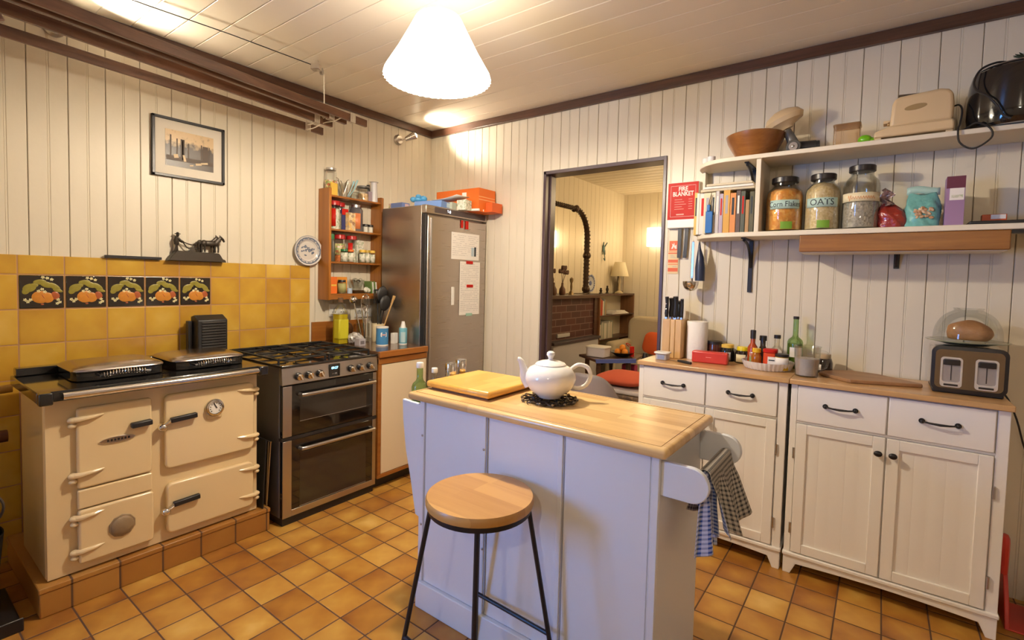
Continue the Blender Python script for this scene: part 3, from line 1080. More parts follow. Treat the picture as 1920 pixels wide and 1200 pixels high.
# ================================================================== BAR STOOL
t = T('bar_stool', 'bar stool with round oak seat and thin black metal legs before the island', 'stool', (2.14, -1.815, 0))
SX, SY = 2.150, -1.822
b = B(); b.lathe([(0, .630), (.158, .630), (.166, .634), (.168, .640), (.168, .652), (.164, .660), (0, .660)], (SX, SY, 0), 56)
P(t, 'seat', b, OAK, ang=30)
b = B(); b.lathe([(.135, .616), (.160, .616), (.160, .631), (.135, .631), (.135, .616)], (SX, SY, 0), 48)
P(t, 'seat_ring', b, BLACKM)
dirs = {'R': (.77, .64), 'F': (.61, -.79), 'L': (-.77, -.64), 'B': (-.66, .75)}
LP = {}
for k, (dx, dy) in dirs.items():
    rb_ = .238 if k == 'B' else .262
    top_, bot = (SX+.150*dx, SY+.150*dy, .625), (SX+rb_*dx, SY+rb_*dy, .007)
    LP[k] = (Vector(top_), Vector(bot))
    b = B(); b.tube([top_, bot], .0075, 10)
    P(t, 'leg', b, BLACKM)


def lp(k, z):
    a, c = LP[k]
    return a+(c-a)*((a.z-z)/(a.z-c.z))


for a, c in (('B', 'R'), ('L', 'F')):
    b = B(); b.tube([lp(a, .205), lp(c, .205)], .0070, 10)
    P(t, 'footrest', b, BLACKM)
for a, c in (('B', 'L'), ('R', 'F')):
    b = B(); b.tube([lp(a, .007), lp(c, .007)], .0072, 10)
    P(t, 'floor_bar', b, BLACKM)


# ================================================================== SIDEBOARD CABINETS
def cabinet(x0, x1, label, knobs):
    t = T('kitchen_cabinet', label, 'cabinet', ((x0+x1)/2, -.2, 0), None)
    yf = -.396
    b = B(); b.box(x0+.006, x1-.006, yf+.002, -.004, .10, .882)
    P(t, 'carcass', b, CABP, bev=.002)
    b = B()
    b.box(x0, x0+.026, yf-.010, yf+.004, .10, .882).box(x1-.036, x1, yf-.010, yf+.004, .10, .882).box(x0, x1, yf-.004, yf+.004, .704, .714)
    P(t, 'face_frame', b, CABP, bev=.002)
    b = B(); b.box(x0-.004, x1+.004, yf-.022, -.004, .084, .101)
    P(t, 'base_ledge', b, CABP, bev=.004)
    b = B()
    A = [(x0, .084), (x0, 0), (x0+.030, 0), (x0+.052, .050)]
    A += [(x0+.052+(x1-x0-.104)*k/10, .050+.010*sin(pi*k/10)) for k in range(1, 10)]
    A += [(x1-.052, .050), (x1-.030, 0), (x1, 0), (x1, .084)]
    b.prism(A, 'y', yf-.014, yf+.004)
    P(t, 'apron', b, CABP, bev=.002)
    for xx in (x0, x1-.03):
        b = B(); b.box(xx, xx+.03, yf+.004, yf+.03, 0, .084)
        P(t, 'leg', b, CABP, bev=.002)
        b = B(); b.box(xx, xx+.03, -.04, -.006, 0, .084)
        P(t, 'leg', b, CABP, bev=.002)
    b = B(); b.box(x0-.006, x1+.008, -.426, -.004, .882, .905)
    P(t, 'worktop', b, BIRCH2, bev=.004)
    xm = x0+.026+(x1-x0-.062)/2
    for a, c in ((x0+.028, xm-.003), (xm+.003, x1-.040)):
        b = B(); b.box(a, c, yf-.016, yf+.002, .716, .876)
        d = P(t, 'drawer', b, CABP, bev=.003)
        cx = (a+c)/2
        b = B()
        b.tube([(cx-.052, yf-.032, .800), (cx-.03, yf-.036, .7975), (cx, yf-.037, .796), (cx+.03, yf-.036, .7975), (cx+.052, yf-.032, .800)], [.003, .0038, .0052, .0038, .003], 8)
        for sx in (-1, 1):
            b.cyl((cx+sx*.055, yf-.016, .800), (cx+sx*.055, yf-.022, .800), .0105, n=14).cyl((cx+sx*.054, yf-.02, .800), (cx+sx*.052, yf-.034, .800), .0055, n=10)
            b.ell((cx+sx*.055, yf-.030, .800), .0068, 10)
        P(d, 'handle', b, BLACKM)
    for i, (a, c) in enumerate(((x0+.028, xm-.003), (xm+.003, x1-.040))):
        b = B()
        z0, z1, f = .106, .702, .042
        b.box(a, a+f, yf-.016, yf+.002, z0, z1).box(c-f, c, yf-.016, yf+.002, z0, z1)
        b.box(a+f, c-f, yf-.016, yf+.002, z0, z0+f).box(a+f, c-f, yf-.016, yf+.002, z1-f, z1)
        d = P(t, 'door', b, CABP, bev=.002)
        b = B()
        boards(b, lambda u, n, q: (u, yf-.008+n*.08, q), board_profile(a+f, c-f, a+f+.05, .10), z0+f, z1-f)
        b.box(a+f, c-f, yf-.002, yf+.002, z0+f, z1-f)
        P(d, 'door_panel', b, CABP, ang=20)
        kx = (c-.022) if i == 0 else (a+.022)
        if knobs[i]:
            b = B(); b.cyl((kx, yf-.016, .637), (kx, yf-.030, .637), .006, n=12).ell((kx, yf-.034, .637), (.0155, .009, .0125), 14)
            P(d, 'knob', b, BLACKM)
        for z in (.565, .215):
            hx = a-.006 if i == 0 else c+.006
            b = B(); b.cyl((hx, yf-.014, z-.024), (hx, yf-.014, z+.024), .0055, n=10)
            P(d, 'hinge', b, STEELP)
    return t


cabinet(2.078, 2.797, 'white sideboard cabinet by the doorway, left of the two with wood tops', (1, 1))
cabinet(2.812, 3.536, 'white sideboard cabinet under the chrome toaster, right of the two', (1, 1))

# ================================================================== WALL SHELVES
t = T('wall_shelf', 'painted two-tier wall shelf with rounded left end and black iron brackets', 'shelf', (3.0, -.12, 1.6))


def shelf_outline(x0, x1, dep, r):
    A = [(x1, -.002), (x1, -dep)]
    for k in range(9):
        a = radians(90*k/8)
        A.append((x0+r-r*sin(a), -(dep-r+r*cos(a))))
    A.append((x0, -.002))
    return A


b = B(); b.prism(shelf_outline(2.262, 4.4, .255, .20), 'z', 1.574, 1.598)
P(t, 'lower_board', b, SHELFP, bev=.003)
b = B(); b.prism(shelf_outline(2.262, 4.4, .255, .20), 'z', 1.963, 1.985)
P(t, 'upper_board', b, SHELFP, bev=.003)
b = B(); b.box(2.589, 2.611, -.245, -.003, 1.598, 1.963)
P(t, 'divider', b, SHELFP, bev=.002)
b = B(); b.box(2.275, 2.290, -.060, -.003, 1.598, 1.963)
P(t, 'end_post', b, SHELFP, bev=.002)
for x, z in ((2.535, 1.574), (2.535, 1.963), (3.175, 1.574)):
    L = .285 if z < 1.7 else .16
    if x > 3:
        L = .15
    b = B(); b.box(x-.011, x+.011, -.010, -.002, z-L, z).box(x-.011, x+.011, -.21, -.002, z-.006, z)
    b.tube([(x, -.19, z-.012), (x, -.10, z-.030), (x, -.040, z-.075), (x, -.012, z-min(L, .16)+.01)], .0075, 8, sm=6)
    P(t, 'bracket', b, BLACKM, bev=.001)
t = T('shelf_light_pelmet', 'long brown wooden pelmet board fixed beneath the lower wall shelf', 'pelmet', (3.16, -.23, 1.53))
b = B(); b.box(2.795, 3.525, -.250, -.232, 1.494, 1.5735)
P(t, 'board', b, BEAM, bev=.004)
b = B(); b.box(2.80, 3.52, -.232, -.05, 1.490, 1.4985)
P(t, 'white_underside', b, SHELFP, bev=.001)
b = B(); b.box(3.525, 4.3, -.245, -.20, 1.560, 1.5735)
S('shelf_batten', 'dark batten under the lower shelf, right of the pelmet board', 'batten', b, BLACKM)

# ================================================================== PENDANT LAMP
LX, LY = 1.600, -1.500
t = T('pendant_lamp', 'glowing white pleated pendant lamp hanging from the boarded ceiling', 'lamp', (LX, LY, 2.55))
m, N, L_, bs = nt('glowing_shade')
bs.inputs['Base Color'].default_value = (.9, .85, .75, 1)
bs.inputs['Emission Color'].default_value = (1, .88, .70, 1)
bs.inputs['Emission Strength'].default_value = 6.2
b = B()
PR = [(.060, 2.398), (.082, 2.400), (.092, 2.392), (.118, 2.340), (.165, 2.250), (.212, 2.170), (.218, 2.150), (.210, 2.146), (.161, 2.248), (.114, 2.338), (.088, 2.388), (.060, 2.398)]
b.lathe(PR, (LX, LY, 0), 96, wob=lambda a, z: 1+.018*cos(48*a))
P(t, 'lamp_shade', b, m, ang=80)
b = B(); b.tube([(LX, LY, 2.545), (LX, LY, 2.27)], .004, 8)
P(t, 'flex', b, WHITEPL)
b = B(); b.lathe([(0, 2.552), (.045, 2.552), (.043, 2.53), (.02, 2.512), (0, 2.512)], (LX, LY, 0), 24)
P(t, 'ceiling_rose', b, WHITEPL)
b = B(); b.cyl((LX, LY, 2.24), (LX, LY, 2.31), .022, n=16)
b.ell((LX, LY, 2.232), (.020, .020, .024), 14)
P(t, 'bulb_holder', b, WHITEPL)

# ================================================================== WALL SPOTLIGHTS
def spotlight(y, z, label, dy):
    t = T('wall_spotlight', label, 'light', (.0, y, z))
    b = B(); b.lathe([(0, 0), (.040, 0), (.040, .012), (.030, .024), (0, .026)], (.001, y, z), 24, 'x')
    P(t, 'wall_plate', b, STEELP)
    b = B(); b.tube([(.02, y, z), (.065, y, z-.005), (.085, y+.03*dy, z+.008)], .006, 8)
    P(t, 'arm', b, CHROME)
    b = B(); b.cyl((.075, y+.012*dy, z-.003), (.125, y+.070*dy, z+.035), .017, .030, n=20)
    hd = P(t, 'spot_head', b, CHROME)
    b = B(); b.ell((.120, y+.064*dy, z+.031), .021, 14)
    P(hd, 'bulb', b, plain('spot_bulb', (1, .9, .75), .4, emit=30, ecol=(1, .85, .6)))


spotlight(-.365, 2.400, 'small chrome wall spotlight shining up near the corner above the fridge', 1)
spotlight(-2.385, 2.430, 'small chrome wall spotlight half hidden behind the wooden airer slats', 1)

t = T('wall_spotlight', 'added unseen chrome spotlight behind the viewer, fill light for the cabinets', 'light', (3.30, YB, 2.28))  # unseen fixture added to go with the cabinet fill light
b = B(); b.lathe([(0, 0), (.040, 0), (.040, .012), (.030, .024), (0, .026)], (3.30, YB+.03, 2.28), 24, 'y')
P(t, 'wall_plate', b, STEELP)
b = B(); b.tube([(3.30, YB+.01, 2.28), (3.30, YB+.07, 2.28), (3.30, YB+.09, 2.285)], .006, 8)
P(t, 'arm', b, CHROME)
b = B(); b.cyl((3.30, YB+.08, 2.285), (3.30, YB+.155, 2.295), .017, .030, n=20)
P(t, 'spot_head', b, CHROME)

# ================================================================== CEILING CLOTHES AIRER
t = T('clothes_airer', 'brown wooden slatted clothes airer hung from the ceiling by white ropes', 'airer', (.4, -2.0, 2.25))
SL = [((.169, -1.124), (.312, -2.602), 2.25, .046, .016), ((.372, -1.191), (.562, -2.634), 2.25, .046, .018), ((.465, -1.158), (.671, -2.610), 2.272, .068, .022), ((.520, -1.05), (.715, -2.60), 2.262, .042, .018)]
for (ax_, ay), (bx_, by), z, hh, tt in SL:
    d = Vector((bx_-ax_, by-ay, 0)).normalized()
    e = Vector((bx_, by, 0))+d*.65
    a = Vector((ax_, ay, 0))
    c = (a+e)/2; Ln = (e-a).length
    rz = math.atan2(d.y, d.x)
    b = B(); b.box(c.x-Ln/2, c.x+Ln/2, c.y-tt/2, c.y+tt/2, z-hh/2, z+hh/2, rz=rz)
    s = P(t, 'slat', b, AIRER, bev=.002)
    # rope lashing near the end
    q = a+d*.10
    b = B()
    for j in range(5):
        o = q+d*(.008*j)
        px, py = -d.y, d.x
        w2, h2 = tt/2+.004, hh/2+.004
        b.tube([(o.x+px*w2, o.y+py*w2, z+h2), (o.x-px*w2, o.y-py*w2, z+h2), (o.x-px*w2, o.y-py*w2, z-h2), (o.x+px*w2, o.y+py*w2, z-h2)], .0028, 6, closed=True)
    P(s, 'rope_lashing', b, ROPE)
for yy in (-1.24, -2.72):
    b = B(); xo = (-1.24-yy)*.12
    b.tube([(.17+xo, yy, 2.235), (.27+xo, yy-.01, 2.225), (.40+xo, yy-.02, 2.232), (.49+xo, yy-.01, 2.232), (.55+xo, yy, 2.245)], .0035, 6, sm=5)
    b.tube([(.17+xo, yy, 2.262), (.27+xo, yy-.01, 2.252), (.40+xo, yy-.02, 2.262), (.55+xo, yy, 2.272)], .0032, 6, sm=5)
    P(t, 'cross_rope', b, ROPE)
b = B(); b.tube([(.435, -1.285, 2.505), (.437, -1.283, 2.31)], .0030, 6).ell((.437, -1.283, 2.312), (.010, .010, .012), 8)
b.tube([(.437, -1.283, 2.31), (.40, -1.27, 2.262)], .003, 6).tube([(.437, -1.283, 2.31), (.47, -1.28, 2.30)], .003, 6)
P(t, 'hanging_rope', b, ROPE)
b = B(); b.box(.60, .64, -2.95, -2.70, 2.10, 2.45, rx=.5)
P(t, 'end_frame', b, AIRER, bev=.004)
t = T('ceiling_pulley', 'small metal pulley with cord screwed to the ceiling above the airer end', 'pulley', (.47, -1.33, 2.55))
b = B(); b.cyl((.455, -1.345, 2.552), (.455, -1.345, 2.53), .012, n=12).box(.430, .480, -1.37, -1.325, 2.498, 2.530, rz=.6)
P(t, 'pulley_block', b, CHROME, bev=.004)
b = B(); b.cyl((.448, -1.300, 2.508), (.436, -1.312, 2.508), .019, n=20)
P(t, 'pulley_wheel', b, STEELP, bev=.002)
b = B(); b.tube([(.45, -1.34, 2.522), (.42, -1.8, 2.528), (.38, -2.15, 2.530), (.30, -3.2, 2.535)], .0028, 6)
P(t, 'cord', b, BLACK)

# ================================================================== THINGS ON THE LEFT WALL
t = T('framed_photograph', 'sepia photograph of a furnished hall in a thin black frame on the left wall', 'picture', (.01, -1.83, 1.99))
py0, py1, pz0, pz1 = -2.012, -1.655, 1.832, 2.149
b = B()
for a in ((py0, py1, pz0, pz0+.014), (py0, py1, pz1-.014, pz1), (py0, py0+.014, pz0, pz1), (py1-.014, py1, pz0, pz1)):
    b.box(.002, .022, *a)
P(t, 'frame', b, BLACKM, bev=.002)
b = B(); b.box(.004, .012, py0+.01, py1-.01, pz0+.01, pz1-.01)
P(t, 'mount', b, plain('mount_card', (.70, .64, .55), .7))
m, N, L_, bs = nt('sepia_photograph')
tc = N.new('ShaderNodeTexCoord'); sp_ = N.new('ShaderNodeSeparateXYZ'); L_.new(tc.outputs['Object'], sp_.inputs[0])
no = N.new('ShaderNodeTexNoise'); no.inputs['Scale'].default_value = 42; no.inputs['Detail'].default_value = 5
L_.new(tc.outputs['Object'], no.inputs['Vector'])
mr = N.new('ShaderNodeMapRange'); mr.inputs[1].default_value = -.01; mr.inputs[2].default_value = .05; mr.inputs[3].default_value = -.42; mr.inputs[4].default_value = .26
L_.new(sp_.outputs['Z'], mr.inputs[0])
ad = N.new('ShaderNodeMath'); ad.operation = 'ADD'; L_.new(no.outputs['Fac'], ad.inputs[0]); L_.new(mr.outputs[0], ad.inputs[1])
cr = N.new('ShaderNodeValToRGB'); cr.color_ramp.elements[0].position = .38; cr.color_ramp.elements[0].color = (.045, .022, .008, 1)
cr.color_ramp.elements[1].position = .70; cr.color_ramp.elements[1].color = (.60, .42, .22, 1)
L_.new(ad.outputs[0], cr.inputs[0]); L_.new(cr.outputs[0], bs.inputs['Base Color']); bs.inputs['Roughness'].default_value = .35
b = B(); b.box(.012, .0135, py0+.062, py1-.058, pz0+.062, pz1-.062)
ph = P(t, 'photograph', b, m)
b = B()
b.box(.0135, .0140, py0+.066, py1-.062, 1.925, 1.950)
for q, (yy, w_, z0, z1) in enumerate(((-1.925, .007, 1.975, 2.060), (-1.895, .006, 1.97, 2.045), (-1.868, .020, 2.00, 2.045), (-1.868, .006, 1.96, 2.04), (-1.84, .006, 1.97, 2.03), (-1.775, .007, 1.95, 2.035), (-1.755, .028, 2.005, 2.03), (-1.735, .006, 1.95, 2.03))):
    b.box(.0135, .0141, yy-w_/2, yy+w_/2, 1.935, z1)
P(ph, 'dark_silhouettes', b, plain('sepia_dark', (.06, .03, .012), .5))  # dark columns and furniture pictured in the sepia print
b = B()
for yy, z0, w_, h_ in ((-1.86, 1.945, .012, .035), (-1.79, 1.925, .03, .012), (-1.76, 1.935, .035, .010), (-1.825, 1.912, .018, .006), (-1.90, 1.95, .022, .02)):
    b.box(.0135, .0142, yy-w_/2, yy+w_/2, z0-h_/2, z0+h_/2, rx=.2)
P(ph, 'pale_furniture_shapes', b, plain('sepia_light', (.62, .46, .27), .5))

# ploughman statuette
t = T('ploughman_statuette', 'small dark bronze statuette of a ploughman behind two horses on tile ledge', 'statuette', (.03, -1.80, 1.383))
BRZ = plain('bronze', (.045, .034, .024), .42, metal=.4)
b = B()
b.prism([(-1.952, 1.383), (-1.662, 1.383), (-1.668, 1.396), (-1.680, 1.398), (-1.693, 1.418), (-1.702, 1.428), (-1.915, 1.432), (-1.922, 1.420), (-1.938, 1.404), (-1.944, 1.394)], 'x', .006, .058)
P(t, 'base', b, BRZ, bev=.003)
t.scale = (1, 1, 1.12)
b = B()
yc = -1.905
b.tube([(.03, yc+.002, 1.430), (.03, yc, 1.452), (.032, yc-.002, 1.468)], [.006, .006, .008], 8).tube([(.038, yc-.010, 1.430), (.036, yc-.004, 1.452), (.032, yc-.002, 1.468)], [.006, .006, .008], 8)
b.tube([(.032, yc-.002, 1.462), (.032, yc-.003, 1.480), (.032, yc+.002, 1.498)], [.011, .014, .010], 10)
b.ell((.032, yc+.004, 1.508), (.008, .008, .010), 10).cyl((.032, yc+.004, 1.512), (.032, yc+.004, 1.515), .014, n=14).ell((.032, yc+.004, 1.516), (.008, .008, .006), 8)
b.tube([(.040, yc+.002, 1.494), (.042, yc+.014, 1.482), (.038, yc+.030, 1.476)], [.006, .005, .004], 7)
b.tube([(.024, yc+.002, 1.494), (.022, yc+.014, 1.482), (.026, yc+.030, 1.474)], [.006, .005, .004], 7)
P(t, 'ploughman', b, BRZ)
b = B()
b.tube([(.032, -1.875, 1.474), (.032, -1.858, 1.452), (.032, -1.838, 1.444), (.032, -1.815, 1.448), (.032, -1.792, 1.452), (.032, -1.775, 1.446)], .0032, 6, sm=4)
b.prism([(-1.845, 1.430), (-1.812, 1.430), (-1.822, 1.452), (-1.838, 1.448)], 'x', .028, .036)
P(t, 'plough', b, BRZ)
b = B()
b.tube([(.038, -1.878, 1.477), (.038, -1.84, 1.466), (.036, -1.80, 1.470), (.034, -1.77, 1.478)], .0018, 5, sm=4).tube([(.026, -1.878, 1.477), (.026, -1.83, 1.462), (.026, -1.79, 1.463), (.028, -1.765, 1.468)], .0018, 5, sm=4)
P(t, 'reins', b, BRZ)
for dx, dy in ((.022, -.008), (.044, .004)):
    b = B(); y0 = -1.748+dy
    b.ell((dx, y0, 1.470), (.010, .032, .0125), 14).ell((dx, y0-.024, 1.470), (.011, .013, .014), 12).ell((dx, y0+.024, 1.472), (.010, .012, .014), 12)
    b.tube([(dx, y0+.024, 1.474), (dx, y0+.036, 1.488), (dx, y0+.042, 1.497)], [.010, .008, .0065], 9)
    b.tube([(dx, y0+.040, 1.500), (dx, y0+.052, 1.490), (dx, y0+.057, 1.480)], [.0065, .0055, .004], 8)
    b.cyl((dx+.003, y0+.040, 1.500), (dx+.003, y0+.039, 1.510), .002, .0005, n=6).cyl((dx-.003, y0+.040, 1.500), (dx-.003, y0+.039, 1.510), .002, .0005, n=6)
    for ly, k in ((-.030, -.006), (-.022, .004), (.022, -.004), (.030, .006)):
        b.tube([(dx+k*.3, y0+ly, 1.466), (dx+k*.3, y0+ly+k*.4, 1.448), (dx+k*.3, y0+ly+k*.2, 1.431)], [.0055, .0035, .0038], 7)
    b.tube([(dx, y0-.036, 1.474), (dx, y0-.044, 1.462), (dx, y0-.043, 1.448)], [.003, .0035, .002], 6)
    for v in b.bm.verts:
        v.co.y = y0+(v.co.y-y0)*1.32; v.co.z = 1.431+(v.co.z-1.431)*1.16
    P(t, 'horse', b, BRZ)
b = B(); b.box(.010, .032, -2.215, -1.975, 1.3835, 1.398)
S('metal_bar', 'slim dark bar lying on the tile ledge left of the ploughman statuette', 'bar', b, BLACKM, (.02, -2.1, 1.383), bev=.002)

# blue and white plate
t = T('willow_plate', 'blue and white patterned plate standing on tile ledge against the boards', 'plate', (.03, -1.137, 1.383))
b = B(); cxp = (.020, -1.137, 1.484)
b.lathe([(0, 0), (.062, 0), (.070, .006), (.099, .014), (.101, .016), (.099, .018), (.069, .010), (.061, .004), (0, .004)], cxp, 56, 'x')
pl_ = P(t, 'dish', b, plain('plate_glaze', (.66, .62, .58), .15, coat=.4))
PB = plain('plate_blue', (.16, .19, .26), .25)
b = B()
b.lathe([(.0985, .0188), (.1005, .0168)], cxp, 56, 'x').lathe([(.071, .0112), (.074, .0120)], cxp, 56, 'x')
rnd = random.Random(4)
for k in range(44):
    a = 2*pi*k/44; r_ = .086+.003*sin(k*2.4)
    b.ell((cxp[0]+.0145, cxp[1]+r_*cos(a), cxp[2]+r_*sin(a)), (.0012, .0085, .0070), 8, rx=a)
for k in range(34):
    a = rnd.uniform(0, 6.28); r_ = .050*rnd.random()**.6
    b.ell((cxp[0]+.0042, cxp[1]+r_*cos(a), cxp[2]+r_*sin(a)*.7), (.0010, rnd.uniform(.003, .011), rnd.uniform(.002, .006)), 7, rx=rnd.uniform(0, 3))
P(pl_, 'blue_pattern', b, PB)

# fruit picture tiles
TB = plain('picture_tile_glaze', (.022, .014, .010), .12, coat=.5)
PEACH = plain('peach_paint', (.62, .24, .03), .3, var=.25, vscale=60)
PEACH2 = plain('peach_shadow', (.42, .10, .03), .3)
LEAF = plain('leaf_paint', (.30, .25, .035), .3, var=.3, vscale=80)
BLOS = plain('blossom_paint', (.85, .78, .45), .4)
PTL = ['leftmost of five, over the left range lid', 'second from left of the five', 'middle one of the five, left of the statuette above', 'fourth from left, below the ploughman statuette', 'rightmost of the five, above the black fan heater']
for i in range(5):
    y0 = -2.5229+.1591*i+.004; z0 = 1.2954-.1591+.004; s = .1511
    t = T('picture_tile', 'black glazed tile with painted fruit, '+PTL[i], 'tile', (.010, y0+s/2, z0), 'painted fruit tiles above the range')
    b = B(); b.box(.0095, .0145, y0, y0+s, z0, z0+s)
    P(t, 'tile_body', b, TB, bev=.0025)
    C = lambda u, v: (.0150, y0+u*s, z0+v*s)

    def blob(b, u, v, ru, rv, rot=0, h=.0012):
        c = C(u, v); b.ell(c, (h, ru*s, rv*s), 12, rx=rot)
    b = B()
    for u, v, a, c_, r_ in ((.22, .62, .16, .12, .5), (.14, .52, .10, .08, 1.0), (.45, .80, .15, .08, .1), (.60, .72, .15, .09, -.4), (.78, .66, .17, .08, -.7), (.86, .54, .12, .05, -.3), (.32, .70, .10, .06, 0)):
        blob(b, u, v, a, c_, r_)
    P(t, 'leaf', b, LEAF)
    b = B(); blob(b, .46, .34, .20, .19, 0, .0020); blob(b, .62, .32, .15, .16, 0, .0018)
    P(t, 'fruit', b, PEACH)
    b = B(); blob(b, .80, .38, .10, .13, .3, .0016); blob(b, .52, .36, .018, .10, .5, .0026); blob(b, .50, .12, .04, .025, 0)
    P(t, 'fruit_shadow', b, PEACH2)
    b = B()
    for u, v in ((.50, .58), (.42, .52), (.56, .50), (.62, .92), (.72, .88), (.52, .94), (.12, .26), (.18, .20), (.24, .26), (.86, .26), (.90, .18), (.84, .14)):
        for k in range(5):
            a = k*1.257+u*9
            blob(b, u+.028*cos(a), v+.028*sin(a), .022, .016, a, .0022)
    P(t, 'blossom', b, BLOS)

# heater on the range
t = T('fan_heater', 'small black louvred box heater standing at the right back of the range', 'heater', (.11, -1.78, .866))
b = B()
hx0, hx1, hy0, hy1 = .062, .160, -1.852, -1.700
b.prism([(hx0, .868), (hx1, .868), (hx1, 1.062), (hx1-.02, 1.070), (hx0+.04, 1.088), (hx0, 1.078)], 'y', hy0, hy1)
P(t, 'case', b, BLACK, bev=.006)
b = B()
for k in range(11):
    z = .895+k*.0150
    b.box(hx1-.002, hx1+.008, hy0+.018, hy1-.012, z, z+.0055, ry=.5)
P(t, 'louvre', b, plain('louvre_black', (.05, .045, .042), .3), bev=.001)
b = B(); b.box(hx0, hx0+.035, hy0-.024, hy0-.002, .868, 1.055)
P(t, 'side_flap', b, BLACK, bev=.003)
b = B(); b.tube([(hx1+.010, hy0+.03, .885), (hx1+.030, hy0+.06, .878), (hx1+.028, hy0+.10, .882), (hx1+.012, hy0+.14, .892)], .004, 8, sm=5).ell((hx1+.02, hy0+.045, .893), .007, 8)
P(t, 'chrome_catch', b, CHROME)

# sockets
for y0, y1, z1, lb in ((-.962, -.826, 1.120, 'white double wall socket left, behind the oil bottle below the spice rack'), (-.752, -.602, 1.104, 'white double wall socket right, beneath the spice rack beside the fridge')):
    t = T('wall_socket', lb, 'socket', (.0, y0, z1-.09))
    b = B(); b.box(.001, .012, y0, y1, z1-.088, z1)
    P(t, 'face_plate', b, WHITEPL, bev=.003)
    for s_ in (0, 1):
        yy = y0+.035+s_*.068
        b = B(); b.box(.012, .017, yy-.006, yy+.006, z1-.024, z1-.008)
        P(t, 'rocker', b, WHITEPL, bev=.001)
        b = B(); b.box(.0118, .0126, yy-.002, yy+.002, z1-.040, z1-.032).box(.0118, .0126, yy-.014, yy-.006, z1-.060, z1-.055).box(.0118, .0126, yy+.006, yy+.014, z1-.060, z1-.055)
        P(t, 'pin_holes', b, BLACK)

# ================================================================== SPICE RACK
RY0, RY1 = -1.047, -.598
t = T('spice_rack', 'open orange-brown wooden spice rack hanging on the wall beside the fridge', 'rack', (.06, -.82, 1.155))
for y0, zt in ((RY0, 1.912), (RY1-.017, 1.905)):
    b = B(); b.prism([(.002, 1.155), (.130, 1.155), (.130, zt-.005), (.12, zt), (.002, zt)], 'y', y0, y0+.018)
    P(t, 'side_panel', b, RACKW, bev=.002)
SH = (1.866, 1.640, 1.418, 1.198)
for z in SH:
    b = B(); b.box(.002, .122, RY0+.018, RY1-.017, z-.013, z)
    P(t, 'shelf', b, RACKH, bev=.002)
b = B(); b.box(.112, .124, RY0+.018, RY1-.017, 1.158, 1.186)
P(t, 'bottom_rail', b, RACKH, bev=.002)


def jar(name, label, x, y, z, r, h, body, lid=None, lh=.02, lr=None, neck=.85, lab=None, lz=(.2, .75), cat='jar', group=None, fill=None, fh=.8, box=False, shoulder=.12, labang=None):
    t = T(name, label, cat, (x, y, z), group)
    b = B()
    hb = h-lh if lid else h
    b.lathe([(0, 0), (r*.94, 0), (r, r*.08), (r, hb*(1-shoulder)-.0), (r*neck, hb), (0, hb)], (x, y, z), 24)
    P(t, 'body', b, body)
    if fill:
        b = B(); b.lathe([(0, .002), (r*.93, .002), (r*.93, hb*fh), (0, hb*fh)], (x, y, z), 20)
        P(t, 'contents', b, fill)
    if lid:
        lr = lr or r*neck*1.05
        b = B(); b.lathe([(0, 0), (lr, 0), (lr, lh*.9), (lr*.96, lh), (0, lh)], (x, y, z+hb), 24)
        P(t, 'lid', b, lid, bev=0)
    if lab:
        b = B()
        a0, a1 = labang or (-2.5, 1.0)
        z0, z1 = z+hb*lz[0], z+hb*lz[1]
        n = 14

        def f(u, v, rr=r*1.012):
            a = a0+(a1-a0)*u
            return (x+rr*cos(a), y+rr*sin(a), z0+(z1-z0)*v)
        b.grid(f, n, 1)
        g = B.__new__(B)
        o = P(t, 'label', b, lab)
        so = o.modifiers.new('thick', 'SOLIDIFY'); so.thickness = .0006; so.offset = 1
    return t


def carton(name, label, cat, x0, x1, y0, y1, z0, z1, mat, patch=None, rz=0, group=None, bev=.001):
    """a box turned by rz about its own centre"""
    cx, cy = (x0+x1)/2, (y0+y1)/2
    t = T(name, label, cat, (cx, cy, z0), group)
    t.rotation_euler = (0, 0, rz)
    b = B(); b.box(x0, x1, y0, y1, z0, z1)
    P(t, 'box', b, mat, bev=bev)
    if patch:
        for i, (face, u0, u1, v0, v1, m) in enumerate(patch):
            b = B()
            if face == 'x':
                b.box(x1, x1+.0007, y0+(y1-y0)*u0, y0+(y1-y0)*u1, z0+(z1-z0)*v0, z0+(z1-z0)*v1)
            else:
                b.box(x0+(x1-x0)*u0, x0+(x1-x0)*u1, y0-.0007, y0, z0+(z1-z0)*v0, z0+(z1-z0)*v1)
            P(t, 'printed_panel', b, m)
    return t


DRY = flecks('dried_herbs', [(.30, .22, .10), (.48, .40, .22), (.22, .16, .07)], 160)
SPICE = flecks('red_spice', [(.55, .14, .03), (.70, .25, .05), (.40, .08, .02)], 200)
GRN = plain('green_lid', (.03, .17, .06), .35)
REDL = plain('red_lid', (.42, .015, .015), .3)
YEL = plain('yellow_print', (.80, .52, .08), .5)
NAVY = plain('navy_print', (.04, .045, .16), .5)
BLUEP = plain('blue_print', (.06, .24, .50), .45)
LBLUE = plain('light_blue_print', (.16, .28, .60), .5)
KRAFT = flecks('patterned_wrapper', [(.75, .45, .12), (.80, .66, .42), (.35, .18, .10)], 50, bump=0)
MULTI = flecks('busy_label', [(.80, .76, .66), (.55, .10, .05), (.20, .35, .12), (.82, .70, .3)], 70, bump=0)
MULTI2 = flecks('pale_label', [(.80, .76, .66), (.72, .70, .6), (.35, .42, .25), (.82, .78, .7)], 90, bump=0)
TIN = plain('tin', (.55, .52, .5), .3, metal=1)
GR = 'jars and packets on the spice rack'
Z = SH[0]
